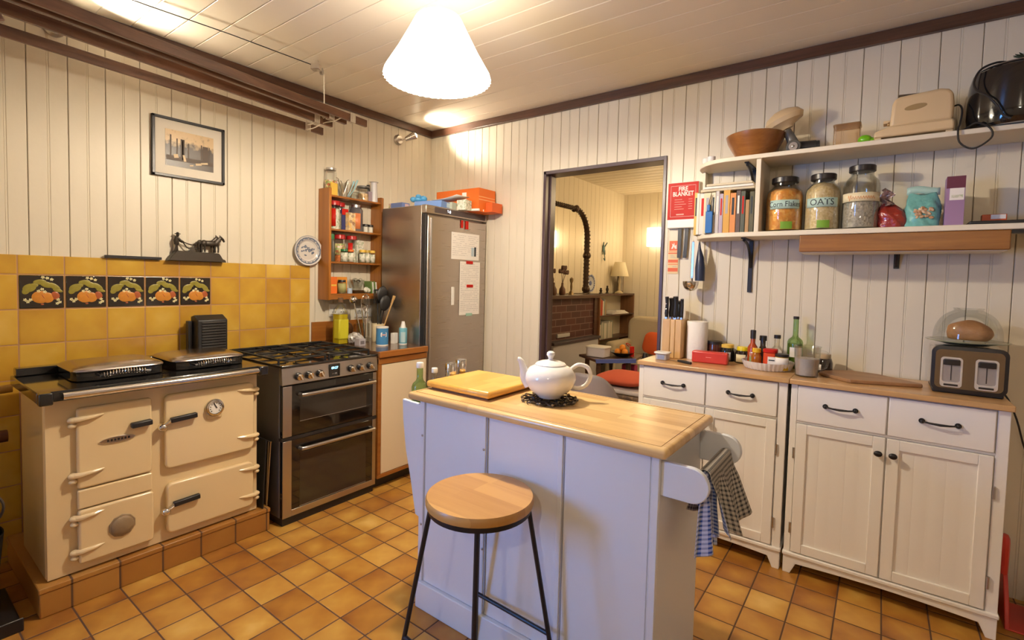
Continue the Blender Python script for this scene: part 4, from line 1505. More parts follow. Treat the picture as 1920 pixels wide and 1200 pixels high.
jar('glass_jar', 'tall glass jar with red label at left end on top of the spice rack', .050, -.985, Z, .038, .190, GLASS, TIN, .014, .036, .85, MULTI, (.15, .6), fill=MULTI2, fh=.5)
carton('yellow_packet', 'yellow folded packet leaning at the left front corner on top of spice rack', 'packet', .090, .104, -1.020, -.962, Z, Z+.085, YEL, rz=.3)
t = T('glass_tumbler', 'small glass full of metal cutters on top of the spice rack', 'tumbler', (.075, -.905, Z))
b = B(); b.lathe([(0, 0), (.028, 0), (.036, .095), (.034, .095), (.027, .004), (0, .004)], (.075, -.905, Z), 24)
P(t, 'glass', b, GLASS)
b = B()
for k in range(7):
    a = k*.9
    b.tube([(.075, -.905, Z+.01), (.075+.03*cos(a), -.905+.035*sin(a), Z+.10+.012*(k % 3)), (.075+.042*cos(a), -.905+.05*sin(a), Z+.108+.012*(k % 3))], .003, 6)
P(t, 'metal_tools', b, CHROME)
b = B()
b.tube([(.085, -.865, Z+.012), (.09, -.830, Z+.060), (.092, -.800, Z+.135)], [.003, .004, .007], 8).tube([(.07, -.865, Z+.012), (.075, -.835, Z+.080), (.08, -.82, Z+.125)], [.003, .003, .009], 8)
S('blue_brush', 'pair of pale blue plastic brushes propped on top of the spice rack', 'brush', b, plain('pale_blue_plastic', (.30, .52, .58), .4), (.08, -.85, Z))
t = T('glass_bowl', 'small upturned clear glass bowl in the middle on top of spice rack', 'bowl', (.06, -.80, Z))
b = B(); b.lathe([(.050, 0), (.048, .030), (.032, .055), (0, .062), (0, .058), (.030, .051), (.045, .028), (.047, 0)], (.06, -.79, Z), 28)
P(t, 'bowl', b, GLASS)
jar('glass_jar', 'squat glass jar of brown sweets with grey lid on top of spice rack', .07, -.735, Z, .038, .105, GLASS, plain('grey_lid', (.14, .13, .12), .4), .012, .044, .95, fill=flecks('sweets', [(.7, .45, .2), (.8, .6, .4), (.5, .3, .12)], 60), fh=.55)
carton('grey_carton', 'small grey-mauve carton standing near right end on top of the spice rack', 'carton', .055, .085, -.700, -.668, Z, Z+.075, plain('mauve_card', (.34, .27, .32), .6))
b = B(); b.box(.058, .07, -.697, -.677, Z+.076, Z+.125, rx=.1)
S('dark_lighter', 'dark plastic lighter standing on the grey-mauve carton on the spice rack', 'lighter', b, BLACK, (.06, -.69, Z+.076), bev=.002)
b = B(); b.lathe([(0, 0), (.030, 0), (.022, .145), (.022, .147), (.034, .150), (.030, .152), (0, .152)], (.07, -.642, Z), 20)
S('white_funnel_bottle', 'tapered pale grey plastic bottle at the right end on top of spice rack', 'bottle', b, plain('pale_grey_plastic', (.62, .60, .62), .3), (.07, -.64, Z))
Z = SH[1]
jar('storage_jar', 'tall clear jar with red lid and red label, left end of the upper rack shelf', .06, -.965, Z, .043, .195, GLASS, REDL, .03, .042, .92, RED, (.12, .85), fill=MULTI2, fh=.85, labang=(-1.5, -.3))
carton('navy_packet', 'navy blue packet with red top on the upper rack shelf', 'packet', .03, .075, -.912, -.862, Z, Z+.150, NAVY, [('x', 0, 1, .72, 1, RED)])
jar('storage_jar', 'dark clear jar with red lid behind the navy packet on upper rack shelf', .035, -.905, Z, .034, .192, GLASS, REDL, .028, .036, .95, fill=DRY, fh=.7)
carton('patterned_packet', 'orange and cream patterned packet on the upper rack shelf', 'packet', .075, .110, -.885, -.825, Z, Z+.125, KRAFT, rz=.15)
jar('storage_jar', 'large dark jar with silver lid and orange label, middle of upper rack shelf', .055, -.785, Z, .049, .192, plain('dark_jar', (.11, .10, .11), .15, coat=.5), TIN, .020, .040, .75, plain('orange_label', (.70, .22, .08), .5), (.1, .75), labang=(-1.1, .1))
for y, k in ((-.715, 'left'), (-.672, 'right')):
    jar('spice_pot', 'little clear pot with black lid, %s of the pair on upper rack shelf' % k, .075, y, Z, .020, .060, GLASS, LID, .014, .021, .98, fill=plain('white_salt_%s' % k, (.75, .7, .62), .8), fh=.9)
Z = SH[2]
jar('storage_jar', 'dark jar with green lid at left end of the middle rack shelf', .05, -.985, Z, .032, .190, plain('dark_green_jar', (.075, .075, .055), .15, coat=.4), GRN, .035, .028, .8)
jar('storage_jar', 'clear jar with red lid, second from left on middle rack shelf', .045, -.910, Z, .040, .190, GLASS, REDL, .030, .040, .95, MULTI, (.3, .8), fill=SPICE, fh=.8)
jar('storage_jar', 'clear jar with bright red lid and red label, centre of middle rack shelf', .06, -.822, Z, .036, .188, GLASS, REDL, .026, .036, .95, RED, (.30, .85), fill=MULTI2, fh=.6, labang=(-1.3, -.4))
jar('spice_pot', 'small pot with green lid and pale label, front of middle rack shelf', .095, -.905, Z, .024, .090, GLASS, GRN, .016, .024, .98, MULTI2, (.05, .9), fill=DRY, fh=.9)
jar('spice_pot', 'small pot with orange lid and pale label, front of middle rack shelf', .098, -.855, Z, .022, .088, GLASS, ORANGE, .014, .022, .98, MULTI2, (.05, .9), fill=SPICE, fh=.9)
carton('tea_packet', 'pale printed packet at the back of the middle rack shelf', 'packet', .01, .035, -.775, -.700, Z, Z+.165, MULTI2)
for q, (y, m_) in enumerate(((-.750, YEL), (-.708, plain('mustard_lid', (.5, .33, .04), .4)), (-.664, YEL))):
    jar('herb_jar', ['herb jar with yellow lid, left of three right on middle rack shelf', 'herb jar with mustard lid, middle of three right on middle rack shelf', 'herb jar with yellow lid, right-hand one of three on middle rack shelf'][q], .088, y, Z, .021, .094, GLASS, m_, .018, .022, .95, MULTI2, (.1, .85), fill=DRY, fh=.85)
Z = SH[3]
carton('orange_carton', 'bright orange carton at left end of the bottom rack shelf', 'carton', .05, .10, -1.012, -.962, Z, Z+.115, ORANGE, [('x', .1, .9, .45, .55, YEL)])
carton('orange_carton', 'orange and yellow carton behind the herb jar on bottom rack shelf', 'carton', .02, .045, -.960, -.845, Z, Z+.115, plain('amber_card', (.80, .30, .03), .55))
jar('herb_jar', 'stout jar with dark lid and olive label on bottom rack shelf', .085, -.915, Z, .028, .095, GLASS, LID, .016, .026, .9, plain('olive_label', (.38, .36, .14), .6), (.1, .9), fill=DRY, fh=.9)
jar('blue_pot', 'tiny pale blue pot on the bottom rack shelf', .100, -.862, Z, .018, .038, plain('blue_pot_c', (.42, .50, .62), .4), cat='pot')
t = T('glass_dish', 'cut glass dish piled with clear stoppers on the bottom rack shelf', 'dish', (.06, -.78, Z))
b = B(); b.lathe([(0, 0), (.028, 0), (.030, .012), (.052, .055), (.056, .075), (.052, .075), (.046, .054), (.026, .014), (0, .012)], (.06, -.775, Z+.022), 16)
P(t, 'dish', b, GLASS, ang=10)
b = B()
for k in range(6):
    b.ell((.06+.022*cos(k*1.1), -.775+.026*sin(k*1.1), Z+.085+.010*(k % 2)), (.015, .017, .014), 8)
b.tube([(.05, -.81, Z+.07), (.045, -.83, Z+.12), (.044, -.835, Z+.155)], .005, 8)
P(t, 'stoppers', b, GLASS)
carton('flat_tin', 'flat dark tin under the cut glass dish on the bottom rack shelf', 'tin', .03, .10, -.820, -.735, Z, Z+.022, plain('dark_tin', (.10, .05, .02), .3, metal=.5))
b = B(); b.ell((.10, -.722, Z+.026), (.015, .022, .022), 10).ell((.098, -.70, Z+.02), (.014, .018, .018), 10)
S('garlic_bulb', 'green and white garlic bulbs in front on the bottom rack shelf', 'garlic', b, MULTI2, (.1, -.72, Z))
for k in range(4):
    b = B(); y = -.685+.014*k
    b.box(.030, .108, y, y+.010, Z, Z+.088-.006*(k % 2), rx=.10)
    S('seed_packet', ['green seed packet, leftmost of four at right end of bottom rack shelf', 'white seed packet, second of four at right end of bottom rack shelf', 'green seed packet, third of four at right end of bottom rack shelf', 'white seed packet, rightmost of four on the bottom rack shelf'][k], 'packet', b,
      [plain('leaf_green', (.16, .26, .07), .6), PAPER][k % 2], (.07, y, Z), group='seed packets on the spice rack')

# ================================================================== ON THE CORNER WORKTOP
CZ = .8645
t = T('oil_bottle', 'tall square plastic bottle of yellow olive oil on the corner worktop', 'bottle', (.20, -1.005, CZ))
b = B()
ox, oy = .205, -1.005
b.prism(rrect(ox-.042, ox+.042, oy-.038, oy+.038, .014), 'z', CZ, CZ+.205)
b.lathe([(.050, .205), (.046, .225), (.028, .255), (.016, .270), (.015, .285), (0, .285)], (ox, oy, CZ), 20)
P(t, 'bottle', b, GLASS, bev=.002)
b = B(); b.prism(rrect(ox-.039, ox+.039, oy-.035, oy+.035, .012), 'z', CZ+.004, CZ+.200)
P(t, 'oil', b, plain('olive_oil', (.66, .52, .02), .15, coat=.3))
b = B(); b.box(ox-.020, ox+.0432, oy-.0385, oy+.0385, CZ+.03, CZ+.170)
P(t, 'label', b, plain('oil_label', (.62, .56, .03), .4), bev=.01)
b = B(); b.cyl((ox, oy, CZ+.280), (ox, oy, CZ+.310), .017, n=18)
P(t, 'cap', b, plain('gold_brown_cap', (.16, .09, .05), .35))
m_ = plain('crumpled_film', (.55, .53, .52), .22, metal=.5, bump=1, bscale=40)
b = B()
rnd = random.Random(3)
bmesh.ops.create_icosphere(b.bm, subdivisions=3, radius=1)
for v in b.bm.verts:
    k = 1+.22*sin(9*v.co.x+3)*cos(8*v.co.y)+.12*rnd.uniform(-1, 1)
    v.co = Vector((.27+v.co.x*.045*k, -.935+v.co.y*.048*k, CZ+.033+max(v.co.z*.040*k, -.033)))
S('foil_parcel', 'crumpled foil parcel on the worktop between oil bottle and utensil jar', 'parcel', b, m_, (.27, -.93, CZ), ang=15)
carton('grey_tub', 'small grey plastic box in front of the foil parcel by the hob', 'box', .335, .385, -.985, -.935, CZ, CZ+.045, plain('grey_tub', (.45, .43, .47), .4), [('x', .2, .8, .2, .7, plain('grey_tub_window', (.16, .14, .16), .3))])
b = B(); b.ell((.07, -.875, CZ+.075), (.05, .06, .06), 14).tube([(.08, -.90, CZ+.10), (.09, -.955, CZ+.115)], [.02, .006], 8)
b.cyl((.07, -.875, CZ), (.07, -.875, CZ+.04), .045, n=18)
S('brown_teapot', 'small dark brown pot at the back of the corner worktop below the sockets', 'pot', b, plain('brown_glaze', (.09, .035, .012), .3), (.07, -.87, CZ))


def pot_of_tools(name, label, x, y, r, h, mat, tools):
    t = T(name, label, 'utensil pot', (x, y, CZ))
    b = B(); b.lathe([(0, 0), (r*.95, 0), (r, .01), (r, h), (r*.93, h), (r*.92, .008), (0, .008)], (x, y, CZ), 26)
    P(t, 'pot', b, mat)
    return t


pot_of_tools('glass_utensil_jar', 'clear glass jar holding steel utensils on the corner worktop', .235, -.845, .045, .130, GLASS, 0)
pot_of_tools('striped_utensil_pot', 'cream pot with orange band behind the blue drum on corner worktop', .270, -.745, .045, .125, plain('cream_pot', (.72, .60, .38), .4), 0)
UT = [
    ('steel_ladle', 'steel ladle standing bowl-up in the utensil jar', (.235, -.85), (.185, -.90, .325), 'bowl', CHROME),
    ('steel_whisk', 'steel balloon whisk standing in the utensil jar', (.24, -.84), (.20, -.80, .315), 'whisk', CHROME),
    ('steel_tongs', 'pair of thin steel tongs crossing above the blue drum', (.25, -.84), (.24, -.865, .27), 'tongs', CHROME),
    ('black_spoon', 'large black cooking spoon in the pot beside the fridge', (.27, -.745), (.30, -.705, .30), 'spoon', BLACK),
    ('black_slotted_turner', 'black slotted turner standing in the pot next to the fridge', (.265, -.74), (.20, -.700, .345), 'turner', BLACK),
    ('black_masher', 'black handled masher fanned out highest in the utensil pot', (.275, -.74), (.25, -.695, .37), 'spoon', BLACK),
    ('wooden_spoon', 'pale wooden spoon leaning towards the fridge from the utensil pot', (.28, -.74), (.38, -.695, .325), 'stick', PINE),
]
for nm, lb, (x, y), (tx, ty, tz), kind, m_ in UT:
    b = B()
    a = Vector((x, y, CZ+.012)); e = Vector((tx, ty, CZ+tz)); d = (e-a).normalized()
    b.tube([a, a+(e-a)*.82], [.0045, .005], 8)
    h = a+(e-a)*.90
    if kind in ('bowl',):
        b.ell(h, (.028, .030, .026), 14)
    elif kind == 'spoon':
        b.ell(h, (.014, .044, .058), 14, rx=-.3)
    elif kind == 'turner':
        for k in range(5):
            b.tube([h+Vector((0, -.026+.013*k, -.045)), h+Vector((0, -.030+.015*k, .05))], .0045, 6)
        b.tube([h+Vector((0, -.03, .05)), h+Vector((0, .03, .05))], .0045, 6)
    elif kind == 'whisk':
        for k in range(6):
            c_, s_ = cos(k*pi/6), sin(k*pi/6)
            b.tube([h+Vector((0, 0, -.09)), h+Vector((.030*c_, .030*s_, -.02)), h+Vector((.022*c_, .022*s_, .03)), h+Vector((0, 0, .045)), h-Vector((.022*c_, .022*s_, -.03)), h-Vector((.030*c_, .030*s_, .02)), h+Vector((0, 0, -.09))], .0013, 5, sm=4)
    elif kind == 'tongs':
        b.tube([a+Vector((0, .03, .03)), e+Vector((0, .045, -.02)), e], .0035, 6)
        b.tube([a, e], .0035, 6)
    else:
        b.tube([a+(e-a)*.8, e], [.006, .011], 8)
    S(nm, lb, nm.split('_')[-1], b, m_, (x, y, CZ+.012))
t = T('salt_drum', 'blue cylindrical drum with white lid on the corner worktop', 'drum', (.455, -.855, CZ))
b = B(); b.cyl((.455, -.855, CZ+.006), (.455, -.855, CZ+.118), .040, n=32)
P(t, 'body', b, BLUEP)
b = B(); b.cyl((.455, -.855, CZ), (.455, -.855, CZ+.008), .0405, n=32)
P(t, 'base_rim', b, WHITEPL, bev=.001)
b = B(); b.cyl((.455, -.855, CZ+.116), (.455, -.855, CZ+.126), .0412, n=32)
P(t, 'lid', b, WHITEPL, bev=.001)


def wrapf(cx, cy, r, z, a0):
    def f(px, py, pz):
        a = a0+px/r
        return Vector((cx+(r+pz+.0006)*cos(a), cy+(r+pz+.0006)*sin(a), z+py))
    return f


CA = -.72
b = B()
f_ = wrapf(.455, -.855, .040, CZ+.075, CA+.3)
b.prism(rrect(-.020, .020, -.015, .015, .007), 'z', 0, .0006)
for v in b.bm.verts:
    v.co = f_(v.co.x, v.co.y, v.co.z)
P(t, 'white_badge', b, PAPER)
b = B(); f_ = wrapf(.455, -.855, .0412, CZ+.075, CA+.3)
b.grid(lambda u, v: f_(-.012+.024*u, -.005+.008*v, .0003), 6, 1)
P(t, 'red_mark', b, plain('faded_red', (.70, .35, .32), .5))
t = T('spray_bottle', 'slim sky-blue spray bottle with white nozzle next to the fridge', 'bottle', (.50, -.715, CZ))
b = B(); b.lathe([(0, 0), (.026, 0), (.028, .006), (.028, .108), (.026, .112), (0, .112)], (.50, -.715, CZ), 24)
P(t, 'body', b, plain('sky_blue', (.16, .42, .52), .35))
b = B(); b.lathe([(0, .112), (.019, .112), (.011, .150), (.010, .156), (0, .156)], (.50, -.715, CZ), 20).cyl((.50, -.715, CZ), (.50, -.715, CZ+.006), .0285, n=24)
P(t, 'nozzle', b, WHITEPL)
b = B(); f_ = wrapf(.50, -.715, .028, CZ+.05, CA)
b.grid(lambda u, v: f_(-.016+.032*u, -.035+.07*v, .0004), 8, 1)
P(t, 'label', b, plain('pale_wave_label', (.45, .62, .66), .5))
carton('white_carton', 'small white carton on the worktop between the drum and spray bottle', 'carton', .415, .445, -.752, -.712, CZ, CZ+.072, PAPER, rz=.2)

# ================================================================== ON TOP OF THE FRIDGE
FZ = 1.8165
t = carton('crisp_box', 'large bright orange cardboard box on top of the steel fridge', 'box', .30, .735, -.225, -.035, FZ, FZ+.172, ORANGE, [('y', .62, .72, .55, .85, PAPER), ('x', 0, 1, .50, .53, plain('pale_orange', (.85, .45, .2), .5)), ('x', 0, 1, .62, .65, plain('pale_orange2', (.85, .45, .2), .5))])
carton('small_orange_box', 'lower orange box hanging over the fridge front right corner', 'box', .737, .800, -.150, -.030, FZ+.001, FZ+.070, plain('orange_red_card', (.72, .12, .02), .55))
bpy.data.objects[t.name].location.z += .0
carton('glove_box', 'flat light blue box of gloves on top of the fridge front', 'box', .40, .62, -.545, -.330, FZ, FZ+.045, LBLUE, [('x', .35, .75, .15, .85, plain('pale_blue_panel', (.55, .66, .72), .5))], rz=.25)
b = B()
for k, (dx, dy, dz, r_) in enumerate(((0, 0, 0, .035), (.02, .03, .01, .03), (-.02, -.03, -.004, .028), (0, .045, .012, .022), (.01, -.01, .022, .024))):
    b.ell((.42+dx, -.52+dy, FZ+.066+dz*.8), (r_*.8, r_*.95, r_*.7), 12)
S('blue_gloves', 'crumpled bright blue gloves heaped on the blue glove box on the fridge', 'gloves', b, plain('glove_blue', (.08, .33, .62), .45, bump=.5, bscale=30), (.42, -.52, FZ+.05))
carton('navy_box', 'small blue and pink box at left edge on top of the fridge', 'box', .25, .37, -.630, -.560, FZ, FZ+.035, plain('dusty_blue', (.14, .19, .40), .5), [('x', .4, .9, .1, .8, plain('pink_panel', (.62, .42, .42), .5))])
carton('white_packet', 'white printed carton in front of the orange box on the fridge', 'carton', .62, .70, -.335, -.262, FZ, FZ+.072, MULTI2, rz=.15)
carton('grey_packet', 'grey-green carton lying beside the white carton on the fridge', 'carton', .56, .63, -.405, -.345, FZ, FZ+.050, plain('sage_card', (.42, .45, .38), .6), rz=.2)
b = B(); b.grid(lambda u, v: (.42+.26*u, -.40+.14*v, FZ+.074+.030*(u-.4)**2+.014*u), 10, 2)
o = S('paper_sheet', 'curled white sheet of paper lying over the boxes on the fridge', 'paper', b, PAPER, (.5, -.34, FZ+.08))
o.modifiers.new('thick', 'SOLIDIFY').thickness = .001
b = B(); b.cyl((.66, -.215, FZ+.010), (.735, -.165, FZ+.012), .009, n=14)
b.cyl((.645, -.26, FZ+.009), (.75, -.235, FZ+.009), .009, n=14)
S('paper_roll', 'thin rolled white papers lying at the front edge of the fridge top', 'paper roll', b, PAPER, (.7, -.2, FZ))
b = B(); b.box(.190, .230, -.600, -.545, FZ, FZ+.040)
S('red_white_box', 'small red and white box at the back of the fridge beside the rack', 'box', b, MULTI, (.21, -.57, FZ), bev=.001)

# ================================================================== ON THE ISLAND
IZ = .8765
t = T('cutting_board', 'thick yellow bamboo cutting board on the left end of the island', 'cutting board', (1.83, -1.42, IZ))
b = B(); b.box(1.655, 1.985, -1.590, -1.262, IZ+.008, IZ+.034)
o = P(t, 'board', b, BAMBOO, bev=.010, seg=2)
b = B(); b.box(1.672, 1.968, -1.573, -1.279, IZ, IZ+.009)
P(t, 'foot', b, plain('board_foot', (.20, .08, .02), .6))
t = T('wire_trivet', 'dark coiled wire trivet under the teapot on the island', 'trivet', (2.145, -1.415, IZ))
b = B(); WC = (2.140, -1.418)
for ring_, r_, n_ in ((0, .088, 14), (1, .052, 9)):
    for k in range(n_):
        a = 2*pi*k/n_
        cx, cy = WC[0]+r_*cos(a), WC[1]+r_*sin(a)
        b.tube([(cx+.019*cos(q*pi/5), cy+.019*sin(q*pi/5), IZ+.007+.003*sin(q*1.3+k)) for q in range(10)], .0030, 6, closed=True)
    b.tube([(WC[0]+(r_+.0)*cos(q*pi/16), WC[1]+r_*sin(q*pi/16), IZ+.004) for q in range(32)], .0028, 6, closed=True)
P(t, 'wire_rings', b, plain('dark_wire', (.05, .035, .022), .4, metal=.5))
b = B()
for k in range(14):
    a = 2*pi*k/14
    b.ell((WC[0]+.104*cos(a), WC[1]+.104*sin(a), IZ+.008), .0055, 8)
P(t, 'bead_feet', b, plain('wood_bead', (.28, .19, .09), .5))
t = T('teapot', 'round white china teapot standing on the wire trivet on the island', 'teapot', (2.148, -1.412, IZ+.015))
tz = IZ+.014
tx, ty = WC
b = B()
b.lathe([(0, 0), (.042, 0), (.046, .004), (.050, .010), (.076, .030), (.094, .056), (.100, .080), (.096, .102), (.080, .124), (.056, .137), (.050, .139), (.050, .136), (.075, .121), (.090, .100), (.094, .08), (.088, .056), (.07, .033), (.044, .014), (0, .012)], (tx, ty, tz), 48)
bd = P(t, 'body', b, CERAM)
b = B(); b.lathe([(.058, .134), (.060, .138), (.054, .145), (.034, .152), (.012, .156), (.009, .160), (.011, .168), (.016, .176), (.015, .186), (.008, .192), (0, .193)], (tx, ty, tz), 40)
P(t, 'lid', b, CERAM)
u_ = Vector((.805, .593, 0))
b = B()
sp0 = Vector((tx, ty, tz))
b.tube([sp0-u_*.075+Vector((0, 0, .055)), sp0-u_*.095+Vector((0, 0, .082)), sp0-u_*.104+Vector((0, 0, .118)), sp0-u_*.116+Vector((0, 0, .150)), sp0-u_*.128+Vector((0, 0, .156))], [.030, .022, .015, .011, .008], 14, sm=5)
P(t, 'spout', b, CERAM, ang=60)
b = B()
b.tube([sp0+u_*.080+Vector((0, 0, .118)), sp0+u_*.108+Vector((0, 0, .138)), sp0+u_*.142+Vector((0, 0, .128)), sp0+u_*.156+Vector((0, 0, .095)), sp0+u_*.142+Vector((0, 0, .058)), sp0+u_*.112+Vector((0, 0, .040)), sp0+u_*.075+Vector((0, 0, .046))], .0085, 12, sm=6)
P(t, 'handle', b, CERAM, ang=60)
t.scale = (.97, .97, .90)

BZ = .7475
t = T('glass_bottle', 'larger pale green glass bottle with pale cap on the island end shelf', 'bottle', (1.59, -1.585, BZ))


def bottle(t, x, y, z, r, h, neck, nh, body, liquid=None, lf=.6, cap=None, ch=.02, cr=None):
    b = B()
    sh = h-nh
    b.lathe([(0, 0), (r*.92, 0), (r, r*.12), (r, sh-r*.5), (r*.86, sh-r*.12), (neck*1.25, sh+r*.25), (neck, sh+r*.55), (neck, h), (neck*.8, h), (0, h)], (x, y, z), 28)
    P(t, 'bottle', b, body)
    if liquid:
        b = B(); lh = (sh-r*.5)*lf
        b.lathe([(0, .004), (r*.90, .004), (r*.93, .01), (r*.93, lh), (0, lh)], (x, y, z), 24)
        P(t, 'contents', b, liquid)
    if cap:
        cr = cr or neck*1.25
        b = B(); b.lathe([(0, 0), (cr, 0), (cr, ch*.9), (cr*.9, ch), (0, ch)], (x, y, z+h-ch*.6), 22)
        P(t, 'cap', b, cap)


bottle(t, 1.600, -1.572, BZ, .033, .218, .013, .075, GREENG, plain('green_oil', (.16, .17, .03), .2), .55, WHITEPL, .022, .015)
t = T('glass_bottle', 'smaller clear glass bottle with black label on the island end shelf', 'bottle', (1.60, -1.49, BZ))
bottle(t, 1.604, -1.492, BZ, .022, .186, .010, .050, GLASS, None, .5, WHITEPL, .020, .013)
b = B(); f_ = wrapf(1.604, -1.485, .0225, BZ+.07, CA)
b.grid(lambda u, v: f_(-.016+.032*u, -.022+.044*v, .0003), 6, 1)
P(t, 'label', b, BLACK)
for y, x, dz, k in ((-1.40, 1.612, 0, 'nearer'), (-1.322, 1.600, .006, 'farther')):
    t = T('steel_mill', 'shiny steel cylinder grinder on the island end shelf, the %s of two' % k, 'grinder', (x, y, BZ))
    b = B(); b.lathe([(0, 0), (.024, 0), (.0245, .003), (.0245, .128), (.023, .130), (0, .130)], (x, y, BZ), 28)
    P(t, 'sleeve', b, CHROME)
    b = B(); b.lathe([(0, .130), (.0250, .130), (.0255, .133), (.0255, .200+dz), (.023, .205+dz), (0, .205+dz)], (x, y, BZ), 28)
    P(t, 'grinder_cap', b, CHROME)

# tea towels over the rail
TW1 = checks('grey_check_cloth', (.52, .48, .42), (.045, .05, .06), size=.013)
TW2 = checks('blue_check_cloth', (.62, .66, .86), (.035, .08, .32), size=.012)


def towel(label, mat, y0, y1, zf, zb, x=2.738, r=.014, seed=1, out=.012, spread=.0, drape=0):
    """cloth hung over the bar running along y at (x, .775)"""
    b = B()
    zc = .775
    Lf, Lb = zc-zf, zc-zb
    tot = Lf+pi*r+Lb
    NU, NV = 44, 60
    uvl = []

    def f(u, v):
        s = v*tot
        yy = y0+(y1-y0)*u
        fold = sin(u*15+seed)*.55+sin(u*27+seed*2)*.3
        if s < Lf:
            k = (Lf-s)/Lf
            z = zc-(Lf-s); px = x+r+(.010+.020*k)*fold*min(1, k*3)+out*k
            yy += -(u-.5)*spread*k*-1+.02*k*drape
            z += .030*k*sin(u*6+seed)
        elif s < Lf+pi*r:
            a = (s-Lf)/r
            z = zc+r*sin(a); px = x+r*cos(a)
        else:
            k = (s-Lf-pi*r)/Lb
            z = zc-k*Lb; px = x-r-(.006+.012*k)*(fold*.8)*min(1, k*3)-out*.4*k
            z += .02*k*sin(u*5+seed*3)
        return (px, yy, z)
    V = [[b.bm.verts.new(f(i/NU, j/NV)) for j in range(NV+1)] for i in range(NU+1)]
    uv = b.bm.loops.layers.uv.new('UVMap')
    for i in range(NU):
        for j in range(NV):
            fc = b.bm.faces.new((V[i][j], V[i+1][j], V[i+1][j+1], V[i][j+1]))
            for lp_, (a, c) in zip(fc.loops, ((i, j), (i+1, j), (i+1, j+1), (i, j+1))):
                lp_[uv].uv = (a/NU*abs(y1-y0)*1.35, c/NV*tot)
    o = S('tea_towel', label, 'towel', b, mat, (x, (y0+y1)/2, .775), ang=180)
    so = o.modifiers.new('thick', 'SOLIDIFY'); so.thickness = .0022; so.offset = 1
    return o


towel('grey and white checked tea towel hanging over the island end rail', TW1, -1.520, -1.280, .600, .66, seed=1, r=.017, spread=.06, out=.045)
towel('blue and white checked tea towel under the grey one on the island rail', TW2, -1.560, -1.440, .575, .70, seed=5, r=.0115, out=.004)

# ================================================================== ON THE SIDEBOARD CABINETS
KZ = .9055
t = T('spread_tub', 'small clear plastic spread tub with white lid on the left cabinet', 'tub', (2.165, -.30, KZ))
b = B(); b.prism(rrect(2.135, 2.200, -.335, -.270, .014), 'z', KZ, KZ+.034)
P(t, 'tub', b, plain('frosted_plastic', (.52, .48, .46), .3), bev=.004)
b = B(); b.prism(rrect(2.128, 2.207, -.342, -.263, .016), 'z', KZ+.034, KZ+.043)
P(t, 'lid', b, WHITEPL, bev=.003)
b = B(); b.box(2.150, 2.188, -.3362, -.3353, KZ+.006, KZ+.028)
P(t, 'label', b, plain('tub_label', (.25, .28, .42), .6))
t = T('kitchen_knife', 'small knife with black handle lying on the front of the left cabinet top', 'knife', (2.30, -.34, KZ))
b = B(); b.prism([(2.205, -.300), (2.262, -.322), (2.262, -.336), (2.215, -.318)], 'z', KZ+.003, KZ+.0045)
P(t, 'blade', b, STEELP)
b = B(); b.tube([(2.262, -.330, KZ+.007), (2.30, -.346, KZ+.008), (2.342, -.366, KZ+.007)], [.006, .008, .007], 10)
P(t, 'handle', b, BLACK)
t = T('knife_block', 'upright pale wood knife block with black-handled knives beside the doorway', 'knife block', (2.18, -.15, KZ))
b = B()
for x0, x1 in ((2.128, 2.172), (2.1735, 2.200), (2.2015, 2.236)):
    b.box(x0, x1, -.215, -.085, KZ, KZ+.218)
P(t, 'block', b, PINE, bev=.003)
KN = [(2.142, -.19, .125, .011), (2.155, -.165, .118, .010), (2.165, -.14, .120, .009), (2.150, -.12, .115, .010), (2.187, -.175, .128, .015), (2.188, -.12, .10, .012), (2.222, -.17, .115, .0095)]
KL = ['with three rivets, leftmost in', 'second from left in', 'third from left in', 'at the back left of', 'with the thickest handle, in the middle of', 'behind the thickest one in', 'alone at the right end of']
for (x, y, h_, r_), lb in zip(KN, KL):
    t = T('block_knife', 'black handled knife '+lb+' the wooden knife block', 'knife', (x, y, KZ+.219), 'knives in the block')
    b = B(); b.tube([(x, y, KZ+.227), (x, y-.004, KZ+.25), (x, y+.002, KZ+.30), (x, y-.006, KZ+.219+h_)], [r_*.85, r_, r_*.85, r_], 10)
    P(t, 'handle', b, BLACK)
    b = B(); b.box(x-r_*.5, x+r_*.5, y-.012, y+.012, KZ+.2185, KZ+.229)
    P(t, 'bolster', b, STEELP)
    if x < 2.145:
        b = B()
        for q in range(3):
            b.ell((x-r_*.2, y-r_*.9, KZ+.232+.030*q), (.004, .003, .004), 8)
        b.move(0, 0, .012)
        P(t, 'rivets', b, CHROME)
b = B()
b.lathe([(.018, 0), (.056, 0), (.057, .003), (.057, .208), (.055, .211), (.018, .211), (.018, 0)], (2.298, -.125, KZ), 40)
S('paper_towel_roll', 'upright roll of white paper towel next to the knife block', 'paper towel', b, PAPERT, (2.298, -.125, KZ))
t = T('red_speaker', 'small bright red oblong portable speaker lying on the left cabinet', 'speaker', (2.40, -.235, KZ))
t.rotation_euler = (0, 0, .08)
b = B(); b.box(2.312, 2.492, -.262, -.205, KZ, KZ+.062)
P(t, 'case', b, REDPL, bev=.008, seg=3)
b = B(); b.box(2.385, 2.412, -.2628, -.2618, KZ+.031, KZ+.0335)
P(t, 'logo_strip', b, plain('pale_red', (.85, .35, .30), .4))
JARB = plain('dark_preserve', (.09, .018, .012), .12, coat=.6)
jar('preserve_jar', 'jar of dark red preserve with black lid behind the red speaker', 2.385, -.085, KZ, .040, .105, JARB, LID, .016, .041, .95, BLACK, (.15, .55), cat='jar', labang=(-1.9, -1.1))
